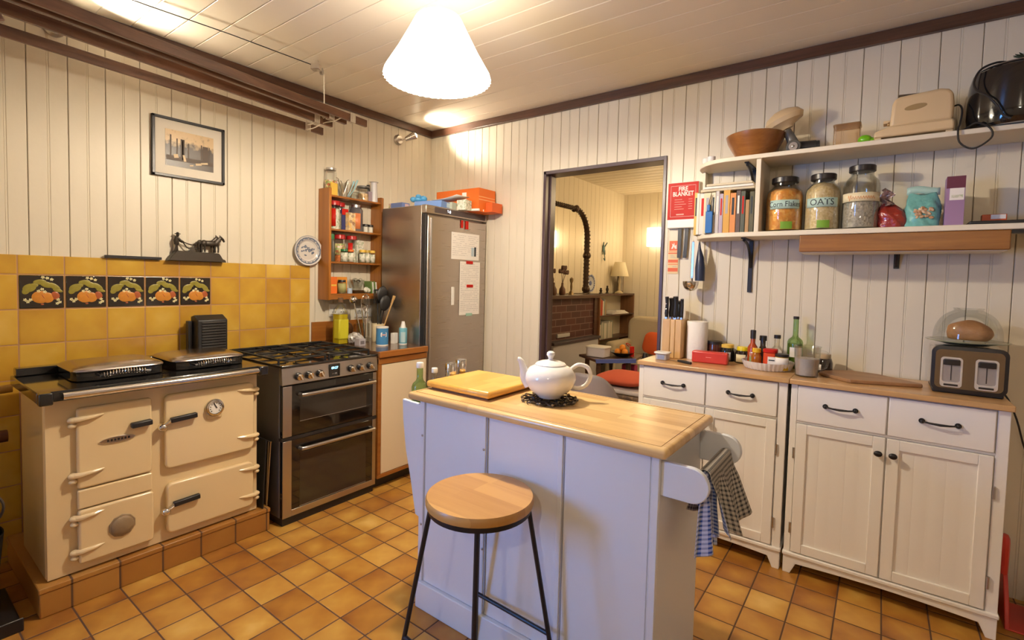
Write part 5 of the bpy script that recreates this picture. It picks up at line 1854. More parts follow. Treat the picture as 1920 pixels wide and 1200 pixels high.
jar('yeast_jar', 'round black jar with yellow top lid behind right end of red speaker', 2.468, -.075, KZ, .042, .092, plain('black_glass', (.012, .010, .010), .08, coat=.6), YEL, .018, .034, .85, plain('grey_round_label', (.40, .40, .42), .5), (.15, .7), cat='jar', shoulder=.3, labang=(-1.5, -.9))
t = jar('dark_spread_jar', 'dark round jar lying against wall with yellow cap and white oval label', 2.575, -.095, KZ, .040, .088, plain('brown_black_glass', (.02, .010, .006), .08, coat=.6), plain('yellow_cap', (.82, .62, .01), .35), .020, .030, .8, plain('white_yellow_label', (.75, .68, .45), .5), (.12, .72), shoulder=.3, labang=(-2.3, -1.0))
# fluted dish with sauces
FDX, FDY = 2.705, -.190
t = T('fluted_dish', 'white fluted flan dish full of sauce jars and bottles on the left cabinet', 'dish', (FDX, FDY, KZ))
b = B()
b.lathe([(0, 0), (.100, 0), (.104, .003), (.117, .036), (.119, .040), (.113, .040), (.101, .007), (0, .006)], (FDX, FDY, KZ), 144, wob=lambda a, z: 1+.034*abs(sin(18*a)))
P(t, 'dish', b, CERAM, ang=60)
DZ0 = KZ+.007
G4 = 'sauces in the fluted dish'
t = T('hot_sauce_bottle', 'orange-red hot sauce bottle with tall black neck in the fluted dish', 'bottle', (2.628, -.185, DZ0))
bottle(t, 2.630, -.178, DZ0, .024, .165, .0115, .062, plain('hot_sauce', (.42, .06, .01), .12, coat=.5), None, .5, LID, .045, .0135)
b = B(); f_ = wrapf(2.630, -.178, .0245, DZ0+.045, -1.15)
b.grid(lambda u, v: f_(-.02+.04*u, -.03+.055*v, .0003), 8, 1)
P(t, 'label', b, MULTI)
t = T('syrup_bottle', 'small squeezy bottle with yellow cap and orange contents in fluted dish', 'bottle', (2.665, -.235, DZ0))
bottle(t, 2.660, -.235, DZ0, .024, .088, .014, .022, plain('amber_syrup', (.38, .11, .01), .12, coat=.5), None, .5, plain('egg_yellow', (.82, .48, .02), .35), .020, .020)
t = T('soy_bottle', 'dark soy sauce bottle with flat black cap at back of fluted dish', 'bottle', (2.665, -.135, DZ0))
bottle(t, 2.668, -.120, DZ0, .022, .142, .013, .055, plain('soy', (.045, .028, .022), .12, coat=.5), None, .5, LID, .026, .018)
t = T('ketchup_jar', 'red wrapped sauce jar with red lid and white label in fluted dish', 'jar', (2.72, -.225, DZ0))
b = B(); b.prism(rrect(2.692, 2.752, -.255, -.195, .016), 'z', DZ0, DZ0+.080)
P(t, 'jar', b, plain('curry_red', (.66, .07, .02), .25, coat=.3), bev=.004)
b = B(); b.prism(rrect(2.690, 2.754, -.257, -.193, .018), 'z', DZ0+.080, DZ0+.098)
P(t, 'lid', b, RED, bev=.003)
b = B(); b.box(2.715, 2.752, -.2562, -.2553, DZ0+.020, DZ0+.062)
P(t, 'white_label', b, PAPER)
b = B(); b.box(2.720, 2.747, -.2568, -.2562, DZ0+.042, DZ0+.048)
P(t, 'label_bar', b, DINK)
jar('mustard_jar', 'squat glass jar with black lid and white over yellow label in fluted dish', 2.775, -.235, DZ0, .031, .080, plain('mustard', (.62, .40, .03), .25), LID, .014, .032, .98, PAPER, (.35, .95), labang=(-2.6, -.2))
t = T('vinegar_bottle', 'clear bottle with dark cap and white oval label at back of fluted dish', 'bottle', (2.735, -.12, DZ0))
bottle(t, 2.735, -.125, DZ0, .030, .155, .0125, .060, GLASS, plain('vinegar', (.16, .06, .015), .15), .9, LID, .018, .016)
b = B(); f_ = wrapf(2.735, -.125, .0305, DZ0+.075, -1.2)
b.prism([(.018*cos(a), .015*sin(a)) for a in [2*pi*k/20 for k in range(20)]], 'z', 0, .0006)
for v in b.bm.verts:
    v.co = f_(v.co.x, v.co.y, v.co.z)
P(t, 'oval_label', b, PAPER)
t = T('wine_bottle', 'tall green olive oil bottle with white label against the boarded wall', 'bottle', (2.845, -.07, KZ))
bottle(t, 2.850, -.072, KZ, .036, .262, .0125, .110, GREENG, plain('green_oil_2', (.20, .22, .05), .15, coat=.5), .95, LID, .014, .014)
b = B(); f_ = wrapf(2.850, -.072, .0365, KZ+.095, -1.3)
b.grid(lambda u, v: f_(-.03+.06*u, -.035+.05*v, .0003), 8, 1)
P(t, 'label', b, PAPER)
t = T('plastic_jug', 'clear plastic measuring jug of grains standing over the cabinets joint', 'jug', (2.868, -.275, KZ))
b = B(); b.lathe([(0, 0), (.046, 0), (.048, .003), (.056, .138), (.059, .142), (.057, .143), (.054, .138), (.046, .005), (0, .004)], (2.872, -.285, KZ), 36)
b.tube([(2.922, -.265, KZ+.12), (2.952, -.255, KZ+.11), (2.950, -.255, KZ+.05), (2.92, -.268, KZ+.035)], .005, 8, sm=5)
P(t, 'jug', b, GLASS)
b = B(); b.lathe([(0, .006), (.044, .006), (.050, .084), (0, .088)], (2.872, -.285, KZ), 32)
P(t, 'grains', b, plain('pale_grains', (.50, .46, .44), .8, var=.15, vscale=120))
b = B()
for q in range(6):
    f_ = wrapf(2.872, -.285, .0545, KZ+.035+.015*q, -1.25)
    b.grid(lambda u, v: f_(-.012+(.022 if q % 2 else .014)*u, .0016*v, .0004), 3, 1)
f_ = wrapf(2.872, -.285, .0545, KZ+.06, -1.0)
P(t, 'measure_marks', b, INK)
jar('spread_jar', 'round black jar with tan lid partly behind the clear plastic jug', 2.935, -.10, KZ, .044, .090, plain('black_glass2', (.02, .012, .010), .1, coat=.6), plain('tan_lid', (.45, .33, .2), .4), .020, .034, .85, PAPER, (.2, .6), shoulder=.3, labang=(-2.2, -1.6))
t = T('serving_board', 'brown wooden paddle board lying flat between the jug and the toaster', 'board', (3.1, -.2, KZ))
b = B(); b.prism([(2.905, -.215), (2.95, -.27), (3.03, -.345), (3.285, -.245), (3.285, -.225), (3.13, -.07), (3.02, -.045), (2.93, -.10), (2.90, -.19)], 'z', KZ, KZ+.016)
P(t, 'board', b, BOARDW, bev=.004)

# toaster
t = T('chrome_toaster', 'chrome four-slice toaster with two square levers under a glass dome', 'toaster', (3.41, -.22, KZ))
x0, x1, ya, yb, z0, z1 = 3.309, 3.533, -.300, -.085, KZ, KZ+.192
b = B(); b.box(x0+.004, x1-.004, ya+.006, yb, z0, z0+.022)
P(t, 'base', b, BLACK, bev=.004)
b = B(); b.prism(rrect(x0-.003, x1, z0+.016, z1, .016), 'y', ya, yb)
P(t, 'body', b, CHROME, bev=.004)
b = B()
o_, i_ = rrect(x0-.004, x1+.004, z0+.010, z1+.002, .026), rrect(x0+.008, x1-.008, z0+.022, z1-.012, .018)
vo = [b.bm.verts.new((a, ya-.004, c)) for a, c in o_]; vi = [b.bm.verts.new((a, ya-.006, c)) for a, c in i_]; vb = [b.bm.verts.new((a, ya+.014, c)) for a, c in o_]
for q in range(len(o_)):
    r2 = (q+1) % len(o_)
    b.bm.faces.new((vo[q], vo[r2], vi[r2], vi[q])); b.bm.faces.new((vb[q], vb[r2], vo[r2], vo[q]))
P(t, 'black_rim', b, LID)
b = B(); b.prism(rrect(x0+.007, x1-.007, z0+.020, z1-.010, .018), 'y', ya-.005, ya)
P(t, 'front_plate', b, plain('toaster_chrome', (.36, .30, .26), .12, metal=1), bev=.001)
BRIGHT = plain('bright_steel', (.85, .84, .84), .3, metal=.7)
for cx in (3.368, 3.474):
    a, c = cx-.034, cx+.034
    b = B()
    O = rrect(a, c, z0+.028, z0+.150, .012); I = rrect(a+.006, c-.006, z0+.048, z0+.143, .009)
    vo = [b.bm.verts.new((p, ya-.010, q)) for p, q in O]; vi = [b.bm.verts.new((p, ya-.010, q)) for p, q in I]; vb = [b.bm.verts.new((p, ya-.004, q)) for p, q in O]; vc = [b.bm.verts.new((p, ya-.004, q)) for p, q in I]
    for q in range(len(O)):
        r2 = (q+1) % len(O)
        b.bm.faces.new((vo[q], vo[r2], vi[r2], vi[q])); b.bm.faces.new((vb[q], vb[r2], vo[r2], vo[q])); b.bm.faces.new((vi[q], vi[r2], vc[r2], vc[q]))
    fr_ = P(t, 'control_surround', b, BRIGHT)
    b = B(); b.prism(rrect(a+.006, c-.006, z0+.048, z0+.143, .009), 'y', ya-.0062, ya-.004)
    P(fr_, 'control_face', b, plain('toaster_grey', (.50, .48, .50), .25, metal=.6))
    b = B(); b.box(a+.008, c-.008, ya-.016, ya-.006, z0+.118, z0+.140)
    P(fr_, 'lever', b, LID, bev=.003)
    b = B(); b.box(cx-.0014, cx+.0014, ya-.0072, ya-.006, z0+.056, z0+.118)
    P(fr_, 'lever_slot', b, BLACK)
    b = B(); b.tube([(a+.012, ya-.012, z0+.037), (c-.012, ya-.012, z0+.037)], .0038, 8)
    P(fr_, 'crumb_button', b, LID)
b = B(); b.tube([(3.52, -.10, KZ+.02), (3.56, -.12, KZ-.01), (3.60, -.10, .80), (3.66, -.05, .62), (3.80, -.03, .45), (4.1, -.03, .40)], .0035, 8, sm=5)
P(t, 'power_cord', b, BLACK)
# glass cloche with loaf
GZ = KZ+.1945
t = T('glass_cloche', 'clear glass dome on a glass plate holding bread on top of the toaster', 'cloche', (3.43, -.16, GZ))
gx, gy = 3.424, -.165
b = B(); b.lathe([(0, 0), (.070, 0), (.134, .014), (.137, .018), (.134, .019), (.070, .006), (0, .006)], (gx, gy, GZ), 48)
P(t, 'plate', b, plain('glass_plate', (.34, .36, .24), .1, coat=.5))
b = B()
pr = [(.112, .018)]+[(.112*cos(radians(a))**.8, .030+.120*sin(radians(a))) for a in range(0, 72, 6)]+[(.046, .146), (.050, .152), (.050, .154), (.0, .150)]
b.lathe(pr, (gx, gy, GZ), 56)
P(t, 'dome', b, GLASS, ang=50)
b = B()
bmesh.ops.create_icosphere(b.bm, subdivisions=4, radius=1)
for v in b.bm.verts:
    k = 1+.05*sin(5*v.co.x+1)*cos(4*v.co.y)
    p = Vector((max(v.co.x, -.82)*.080*k, v.co.y*.052*k, v.co.z*.052*k))
    p.z = max(p.z, -.030)
    v.co = Matrix.Rotation(-.35, 3, 'Z') @ p + Vector((gx+.004, gy, GZ+.0505))
S('bread_loaf', 'half loaf of brown crusty bread under the glass dome', 'bread', b, plain('bread_crust', (.36, .17, .06), .6, var=.35, vscale=18, bump=.3), (gx, gy, GZ+.02), ang=60)

# ================================================================== ON THE LOWER SHELF
SZ = 1.5985
G = 'storage jars on the lower shelf'
CORN = flecks('corn_flakes', [(.85, .36, .04), (.70, .24, .02), (.92, .50, .10)], 75)
OATS = flecks('rolled_oats', [(.78, .60, .32), (.64, .46, .20), (.84, .68, .42)], 110)
SEEDS = flecks('muesli', [(.40, .34, .26), (.55, .48, .38), (.30, .26, .2)], 130)
for cx, r, h, fill, fh, txt, tcol, lcol, lb in (
        (2.706, .085, .272, CORN, .83, 'Corn Flakes', DINK, plain('mint_label', (.45, .62, .56), .5), 'big jar of orange corn flakes with blue paper label on the lower shelf'),
        (2.872, .076, .272, OATS, .93, 'OATS', DINK, plain('mint_label2', (.45, .62, .56), .5), 'big jar of pale oats labelled OATS on the lower shelf'),
        (3.026, .074, .296, SEEDS, .44, '~', ORANGE, plain('cream_label', (.80, .70, .46), .5), 'big half-full jar with cream label, tallest on the lower shelf')):
    cy = -.135
    t = T('storage_jar', lb, 'jar', (cx, cy, SZ), G)
    hb = h-.012
    b = B()
    b.lathe([(0, 0), (r*.95, 0), (r, .008), (r, hb*.70), (r*.93, hb*.80), (r*.66, hb*.875), (r*.62, hb*.90), (r*.62, hb), (r*.58, hb), (r*.58, hb*.9), (r*.90, hb*.79), (r*.965, hb*.7), (r*.965, .01), (0, .008)], (cx, cy, SZ), 44)
    P(t, 'glass_body', b, GLASS)
    b = B()
    if fh > .8:
        b.lathe([(0, .010), (r*.95, .010), (r*.95, hb*.69), (r*.88, hb*.78), (r*.60, hb*min(fh, .87)), (0, hb*fh)], (cx, cy, SZ), 36)
    else:
        b.lathe([(0, .010), (r*.95, .010), (r*.95, hb*fh), (0, hb*fh+.004)], (cx, cy, SZ), 36)
    P(t, 'contents', b, fill)
    b = B(); b.lathe([(0, -.012), (r*.70, -.012), (r*.72, -.010), (r*.72, .012), (r*.69, .015), (0, .015)], (cx, cy, SZ+hb), 36)
    P(t, 'lid', b, LID)
    A0 = -1.62+(.10 if txt == 'OATS' else .22 if txt != '~' else .1)
    zz = SZ+h*(.49 if txt != '~' else .50)
    f_ = wrapf(cx, cy, r, zz, A0)
    W_, H_ = (.070, .022) if txt != 'OATS' else (.072, .022)
    if txt == '~':
        W_, H_ = .095, .020
    b = B(); b.grid(lambda u, v: f_(-W_+2*W_*u, -H_+2*H_*v, .0004), 20, 1)
    lo = P(t, 'label', b, lcol)
    so = lo.modifiers.new('thick', 'SOLIDIFY'); so.thickness = .0005; so.offset = 1
    b = B()
    sz = {'Corn Flakes': .038, 'OATS': .042, '~': .024}[txt]
    fw = wrapf(cx, cy, r+.0014, zz, A0)
    if txt == '~':
        b.tube([fw(-.055+.11*q/60, .007*sin(q*1.15)*(1 if q > 8 else 2)-.004, 0) for q in range(61)], .0011, 5)
        P(lo, 'faint_orange_script', b, plain('faint_orange', (.72, .36, .14), .6))
    else:
        b.text(txt, sz, (0, 0, 0), (1, 0, 0), (0, 1, 0), .0002, wrap=fw, squash=.82 if txt == 'Corn Flakes' else 1.0)
        P(lo, 'lettering', b, tcol)
    if txt != '~':
        f2 = wrapf(cx, cy, r, SZ+.030, A0+.12)
        b = B(); b.grid(lambda u, v: f2(-.026+.052*u, -.018+.036*v, .0006), 8, 1)
        P(t, 'green_sticker', b, GREENP)


def bag(name, label, cx, cy, z, wx, wy, h, mats, seed, pinch=.45, lean=(0, 0)):
    t = T(name, label, 'bag', (cx, cy, z))
    b = B()
    N, M = 40, 22
    rings = []
    for j in range(M+1):
        v = j/M
        s = 1-.10*(1-v)**4
        if v > .55:
            k = (v-.55)/.45
            s = 1-(1-pinch)*k**1.3
        ring = []
        for i in range(N):
            a = 2*pi*i/N
            e = (abs(cos(a))**3+abs(sin(a))**3)**(-1/3)
            wv = 1+.06*sin(5*a+seed+v*7)+.04*sin(9*a-seed*2+v*15)
            sy_ = s*(1 if v < .5 else 1-.55*(v-.5)/.5)
            ring.append(b.bm.verts.new((cx+lean[0]*v*v+wx*.5*e*cos(a)*s*wv, cy+lean[1]*v*v+wy*.5*e*sin(a)*sy_*wv, z+h*v+.006*sin(3*a+seed)*v)))
        rings.append(ring)
    for j in range(M):
        for i in range(N):
            b.bm.faces.new((rings[j][i], rings[j][(i+1) % N], rings[j+1][(i+1) % N], rings[j+1][i]))
    b.bm.faces.new(rings[0]); b.bm.faces.new(rings[-1])
    P(t, 'bag', b, mats, ang=50)
    return t


REDFOIL = plain('red_foil', (.30, .025, .015), .22, coat=.5, bump=1, bscale=30)
TEAL = plain('teal_foil', (.16, .42, .38), .35, bump=.6, bscale=25)
t = bag('crisp_bag', 'crumpled shiny dark red foil bag on the lower shelf', 3.150, -.130, SZ, .110, .09, .125, REDFOIL, 1.3, .22, (-.030, 0))
b = B()
b.grid(lambda u, v: (3.098+.045*u+.012*sin(9*v), -.150+.012*sin(7*u+5*v), SZ+.105+.085*v*(1-.5*abs(u-.3))), 10, 8)
o = P(t, 'silver_top', b, plain('silver_film', (.42, .30, .27), .2, metal=.7, bump=1, bscale=35))
o.modifiers.new('thick', 'SOLIDIFY').thickness = .001
t = bag('nut_bag', 'teal resealable bag with a picture of nuts on the lower shelf', 3.252, -.135, SZ, .125, .10, .150, TEAL, 3.1, .72)
b = B(); b.grid(lambda u, v: (3.195+.115*u, -.135-.004*sin(pi*u), SZ+.150+.032*v+.006*sin(5*u)), 8, 2)
o = P(t, 'seal_strip', b, plain('pale_teal', (.42, .62, .55), .4)); o.modifiers.new('thick', 'SOLIDIFY').thickness = .002
b = B()
for k in range(26):
    rr_ = random.Random(k)
    b.ell((3.250+rr_.uniform(-.030, .035), -.187+rr_.uniform(0, .003), SZ+.062+rr_.uniform(-.022, .024)), (.009, .004, .006), 8, ry=rr_.uniform(0, 3))
P(t, 'nut_picture', b, flecks('nuts', [(.62, .42, .24), (.40, .18, .08), (.75, .6, .42)], 90))
t = carton('purple_carton', 'tall mauve and plum carton with white label standing on the lower shelf', 'carton', 3.325, 3.385, -.205, -.125, SZ, SZ+.208, plain('mauve', (.34, .20, .36), .5),
           [('y', 0, 1, .76, 1.0, plain('plum', (.13, .02, .05), .5)), ('y', .18, .95, .52, .76, PAPER)])
b = B(); b.box(3.342, 3.378, -.2064, -.2058, SZ+.118, SZ+.130)
P(t, 'label_print', b, MULTI2)
carton('orange_carton_small', 'small orange box with white label far right on the lower shelf', 'carton', 3.452, 3.528, -.115, -.075, SZ+.016, SZ+.052, plain('orange_box', (.62, .10, .015), .5), [('y', .35, .95, .45, .95, PAPER)])
b = B(); b.box(3.40, 3.80, -.235, -.050, SZ, SZ+.0145, rz=0)
S('dark_tray', 'flat dark tray under the small orange box at right end of lower shelf', 'tray', b, BLACK, (3.6, -.14, SZ), bev=.005)

# books
BK = [('yellow', (.62, .40, .06), 2.263, .020, .235, .14, -.07), ('white', (.74, .68, .58), 2.289, .014, .225, .14, 0), ('cream and dark red', (.66, .62, .56), 2.304, .036, .222, .17, 0), ('pale yellow', (.70, .60, .38), 2.343, .040, .215, .17, 0),
      ('cream', (.72, .64, .46), 2.385, .022, .215, .17, 0), ('grey and white', (.55, .50, .48), 2.409, .018, .220, .16, 0), ('mauve', (.42, .34, .44), 2.429, .020, .205, .15, 0), ('amber', (.66, .34, .04), 2.451, .034, .222, .16, 0),
      ('orange', (.68, .25, .05), 2.487, .030, .205, .16, 0), ('dark brown', (.10, .06, .045), 2.519, .022, .215, .15, 0), ('black and green', (.07, .08, .05), 2.543, .022, .210, .15, 0), ('tan', (.42, .24, .09), 2.568, .018, .165, .14, 0), ('dark olive', (.10, .09, .04), 2.588, .022, .205, .15, 0)]
for i, (nm, c, x, th, h, dp, lean) in enumerate(BK):
    x = 2.263+(x-2.263)*.925; th *= .925
    yb_ = -.060 if x > 2.29 else -.07
    front = -.235 if x > 2.33 else (-.19 if x > 2.285 else -.155)
    pos = 'leftmost, ' if i == 0 else ('rightmost, ' if i == len(BK)-1 else '')
    nb = ''
    if 0 < i < len(BK)-1:
        pos = ''
    t = T('cookbook', pos+nm+(' book in the cookbook row on the lower shelf' if pos else ' cookbook standing just right of the %s one' % BK[i-1][0]), 'book', (x+th/2, -.15, SZ), 'row of cookbooks')
    b = B()
    b.box(x, x+.0018, front, yb_+.0, SZ, SZ+h).box(x+th-.0018, x+th, front, yb_, SZ, SZ+h).box(x, x+th, front-.002, front+.001, SZ, SZ+h)
    P(t, 'cover', b, plain('cover_'+nm.replace(' ', '_'), c, .45), bev=.0006)
    b = B(); b.box(x+.0018, x+th-.0018, front+.001, yb_-.003, SZ+.003, SZ+h-.004)
    P(t, 'pages', b, PAGES)
    if i not in (1, 11):
        b = B(); 
        b.box(x+th*.3, x+th*.7, front-.0026, front-.002, SZ+h*.45, SZ+h*.88)
        P(t, 'spine_title', b, [DINK, WINK, RED, INK][i % 4] if i != 2 else RED)
MG = ['bottom one of the folded magazine pile lying on the cookbooks', 'middle one of the folded magazine pile lying on the cookbooks', 'top one of the folded magazine pile lying on the cookbooks']
for k in range(3):
    b = B()
    zz = SZ+.2245+.016*k
    b.box(2.31+.012*k, 2.58-.008*k, -.215+.01*k, -.06, zz, zz+.013)
    S('magazine', MG[k], 'magazine', b, [PAGES, PAPER, PAGES][k], (2.45, -.14, zz), bev=.005, seg=3)
t = T('blue_torch', 'blue gas lighter with thin metal nozzle standing in front of the cookbooks', 'lighter', (2.372, -.247, SZ))
b = B(); b.box(2.352, 2.388, -.254, -.241, SZ+.0, SZ+.115).box(2.358, 2.374, -.254, -.241, SZ+.115, SZ+.150)
P(t, 'handle', b, plain('lighter_blue', (.01, .13, .42), .3), bev=.003)
b = B(); b.tube([(2.366, -.247, SZ+.15), (2.376, -.247, SZ+.205)], [.004, .0022], 8)
P(t, 'nozzle', b, CHROME)

# ================================================================== ON THE TOP SHELF
UZ = 1.9855
for k, (x, y) in enumerate(((2.310, -.13), (2.345, -.16))):
    b = B(); b.lathe([(0, 0), (.014, 0), (.020, .012), (.022, .034), (.020, .036), (.017, .014), (0, .008)], (x, y, UZ), 20)
    S('egg_cup', ['small white cup, left of the two at the shelf top left end', 'small white cup, right of the two at the shelf top left end'][k], 'cup', b, CERAM, (x, y, UZ), group='white cups on the top shelf')
t = T('wooden_bowl', 'large reddish brown wooden salad bowl on the top shelf', 'bowl', (2.575, -.13, UZ))
b = B(); b.lathe([(0, 0), (.076, 0), (.086, .004), (.132, .085), (.141, .116), (.134, .120), (.122, .088), (.074, .014), (0, .010)], (2.558, -.145, UZ), 52)
P(t, 'bowl', b, BOWLW)
t = T('hand_blender', 'grey and black kitchen gadget with cream funnel head on the top shelf', 'blender', (2.78, -.14, UZ))
b = B(); b.tube([(2.735, -.14, UZ+.030), (2.82, -.13, UZ+.032)], [.034, .030], 18).cyl((2.82, -.13, UZ+.032), (2.835, -.128, UZ+.033), .027, n=18)
P(t, 'motor_body', b, BLACK)
b = B(); b.cyl((2.728, -.185, UZ+.032), (2.728, -.115, UZ+.032), .034, n=24)
q_ = P(t, 'gear_housing', b, plain('dark_grey_plastic', (.085, .08, .07), .35), bev=.004)
b = B(); b.cyl((2.728, -.190, UZ+.032), (2.728, -.185, UZ+.032), .020, n=20).ell((2.728, -.190, UZ+.032), (.007, .006, .007), 8)
P(q_, 'hub_cap', b, STEELP)
b = B(); b.tube([(2.722, -.14, UZ+.060), (2.690, -.14, UZ+.125)], [.024, .020], 16)
P(t, 'neck', b, plain('grey_green_plastic', (.15, .14, .12), .35))
b = B()
b.lathe([(0, -.016), (.024, -.016), (.034, -.004), (.082, .014), (.092, .036), (.076, .062), (.040, .080), (0, .084)], (0, 0, 0), 36, sy=.6)
Mx = Matrix.Translation((2.688, -.14, UZ+.150)) @ Matrix.Rotation(-.38, 4, 'Y')
bmesh.ops.transform(b.bm, matrix=Mx, verts=b.bm.verts)
P(t, 'funnel_head', b, CREAMPL)
t = T('plastic_tub', 'cloudy square plastic container left of the cream toaster on top shelf', 'container', (2.965, -.13, UZ))
b = B(); b.prism(rrect(2.905, 3.010, -.18, -.08, .012), 'z', UZ, UZ+.110)
P(t, 'container', b, glass('cloudy_plastic', (.93, .82, .68), .12, .3), bev=.003)
b = B(); b.prism(rrect(2.902, 3.013, -.183, -.077, .014), 'z', UZ+.104, UZ+.112)
P(t, 'rim', b, glass('cloudy_rim', (.85, .72, .56), .15, .3), bev=.002)
b = B(); b.ell((3.030, -.185, UZ+.022), (.028, .024, .022), 12).ell((3.052, -.180, UZ+.016), (.020, .018, .016), 10)
S('green_timer', 'bright lime green plastic lump beside the cream toaster on the top shelf', 'timer', b, plain('lime_plastic', (.16, .48, .01), .3), (3.03, -.165, UZ))
# cream toaster
t = T('cream_toaster', 'vintage cream plastic toaster with oval panel on the top shelf', 'toaster', (3.20, -.15, UZ))
b = B()
b.prism([(3.062, UZ+.010), (3.335, UZ+.010), (3.335, UZ+.040), (3.330, UZ+.055), (3.115, UZ+.055), (3.066, UZ+.035)], 'y', -.245, -.060)
P(t, 'base', b, CREAMPL, bev=.008, seg=3)
b = B()
b.prism([(3.118, UZ+.050), (3.330, UZ+.050), (3.332, UZ+.12), (3.328, UZ+.165), (3.312, UZ+.183), (3.285, UZ+.190), (3.150, UZ+.180), (3.132, UZ+.172), (3.124, UZ+.15)], 'y', -.236, -.068)
P(t, 'body', b, CREAMPL, bev=.014, seg=4)
b = B(); b.prism([(3.205+.038*cos(a), UZ+.125+.012*sin(a)+.004*cos(a)) for a in [2*pi*k/28 for k in range(28)]], 'y', -.2375, -.2355)
P(t, 'oval_panel', b, plain('olive_oval', (.33, .22, .09), .4))
b = B(); b.box(3.145, 3.285, -.20, -.165, UZ+.186, UZ+.1925, ry=.07).box(3.145, 3.285, -.135, -.10, UZ+.186, UZ+.1925, ry=.07)
P(t, 'toast_slots', b, plain('slot_dark', (.08, .05, .03), .4, metal=.5))
b = B(); b.box(3.095, 3.12, -.175, -.125, UZ+.085, UZ+.098)
for q in range(3):
    b.box(3.110, 3.119, -.20, -.10, UZ+.062+.010*q, UZ+.066+.010*q)
P(t, 'lever', b, CREAMPL, bev=.002)
for x in (3.08, 3.32):
    b = B(); b.box(x-.012, x+.012, -.235, -.07, UZ, UZ+.012)
    P(t, 'foot', b, CREAMPL, bev=.002)
b = B(); b.tube([(3.328, -.15, UZ+.125), (3.35, -.17, UZ+.125), (3.358, -.21, UZ+.09), (3.352, -.235, UZ+.03), (3.345, -.262, UZ+.0), (3.352, -.268, UZ-.055), (3.395, -.270, UZ-.085), (3.445, -.270, UZ-.050), (3.440, -.268, UZ-.010), (3.40, -.262, UZ+.018), (3.37, -.235, UZ+.006), (3.34, -.2, UZ+.006)], .0036, 8, sm=7)
P(t, 'power_cord', b, BLACK)
# black multicooker / deep pan
t = T('black_appliance', 'large glossy black rounded appliance at the far right of the top shelf', 'appliance', (3.53, -.15, UZ))
b = B()
b.lathe([(0, 0), (.145, 0), (.156, .010), (.163, .05), (.162, .12), (.155, .19), (.146, .226), (.132, .236), (0, .238)], (3.535, -.165, UZ), 48, sy=.85)
P(t, 'body', b, BLACKG)
b = B(); b.lathe([(0, .2385), (.133, .2385), (.128, .244), (.08, .250), (0, .251)], (3.535, -.165, UZ), 40, sy=.85)
P(t, 'lid', b, plain('lid_grey', (.24, .20, .17), .3, metal=.4))
b = B(); b.prism(rrect(3.525, 3.60, UZ+.085, UZ+.175, .012), 'y', -.306, -.298)
P(t, 'front_panel', b, plain('taupe_panel', (.36, .27, .20), .35), bev=.002)
b = B(); b.box(3.50, 3.62, -.22, -.12, UZ+.247, UZ+.262)
P(t, 'lid_handle', b, CHROME, bev=.006)
b = B(); b.tube([(3.50, -.18, UZ+.262), (3.455, -.21, UZ+.262), (3.405, -.24, UZ+.235), (3.385, -.255, UZ+.185), (3.392, -.285, UZ+.14), (3.420, -.315, UZ+.105), (3.448, -.325, UZ+.060), (3.470, -.318, UZ+.02), (3.49, -.325, UZ+.004)], .0042, 8, sm=6)
P(t, 'power_cord', b, BLACK)
b = B()
for k in range(14):
    a = k*.45
    b.tube([(3.54, -.17, UZ+.262), (3.54+.02*cos(a), -.17+.02*sin(a), UZ+.285), (3.54+.035*cos(a), -.17+.035*sin(a), UZ+.290)], [.002, .004, .001], 5)
P(t, 'dark_tassel', b, plain('dark_leaf', (.03, .045, .02), .7))

# ================================================================== ON THE RIGHT-HAND WALL
t = T('fire_blanket', 'red and white FIRE BLANKET case on the wall between doorway and shelf', 'fire blanket', (2.155, -.02, 1.80))
b = B(); b.box(2.066, 2.246, -.032, -.002, 1.655, 1.925)
P(t, 'case', b, WHITEPL, bev=.006, seg=3)
b = B(); b.box(2.067, 2.245, -.0335, -.0318, 1.706, 1.922)
rp = P(t, 'red_panel', b, RED, bev=.001)
b = B()
for a in ((2.084, 2.230, 1.722, 1.7232), (2.084, 2.230, 1.903, 1.9042), (2.084, 2.0852, 1.722, 1.9042), (2.2288, 2.230, 1.722, 1.9042)):
    b.box(a[0], a[1], -.0345, -.0335, a[2], a[3])
P(rp, 'thin_border', b, WINK)
b = B()
b.text('FIRE', .036, (2.157, -.0336, 1.884), (1, 0, 0), (0, 0, 1), .0006, squash=.85, bold=.0008)
b.text('BLANKET', .036, (2.157, -.0336, 1.855), (1, 0, 0), (0, 0, 1), .0006, squash=.80, bold=.0008)
P(rp, 'lettering', b, WINK)
b = B()
for k in range(7):
    zz = 1.822-.014*k
    if k < 5:
        b.box(2.108, 2.152+.012*(k % 3), -.0342, -.0335, zz, zz+.0022).box(2.190, 2.212, -.0342, -.0335, zz, zz+.0022)
b.box(2.12, 2.165, -.0342, -.0335, 1.732, 1.739)
P(rp, 'small_print', b, plain('pinkish', (.80, .38, .30), .5))
for x, dx in ((2.141, 0), (2.182, -.006)):
    b = B(); b.prism([(x-.011, 1.655), (x+.011, 1.655), (x+.010+dx, 1.50), (x+.008+dx, 1.478), (x-.011+dx, 1.480), (x-.010+dx*.6, 1.55)], 'y', -.020, -.017)
    P(t, 'pull_strap', b, BLACK)
t = T('safety_notice', 'small red and cream fire safety sticker below the fire blanket', 'sign', (2.10, -.003, 1.48))
b = B(); b.box(2.072, 2.134, -.0045, -.0025, 1.385, 1.585)
P(t, 'card', b, plain('cream_card', (.76, .58, .32), .6))
b = B()
b.box(2.078, 2.130, -.0052, -.0044, 1.525, 1.582)
for z0, z1 in ((1.505, 1.512), (1.518, 1.521), (1.452, 1.470), (1.440, 1.444), (1.398, 1.420)):
    b.box(2.072, 2.132, -.0052, -.0044, z0, z1)
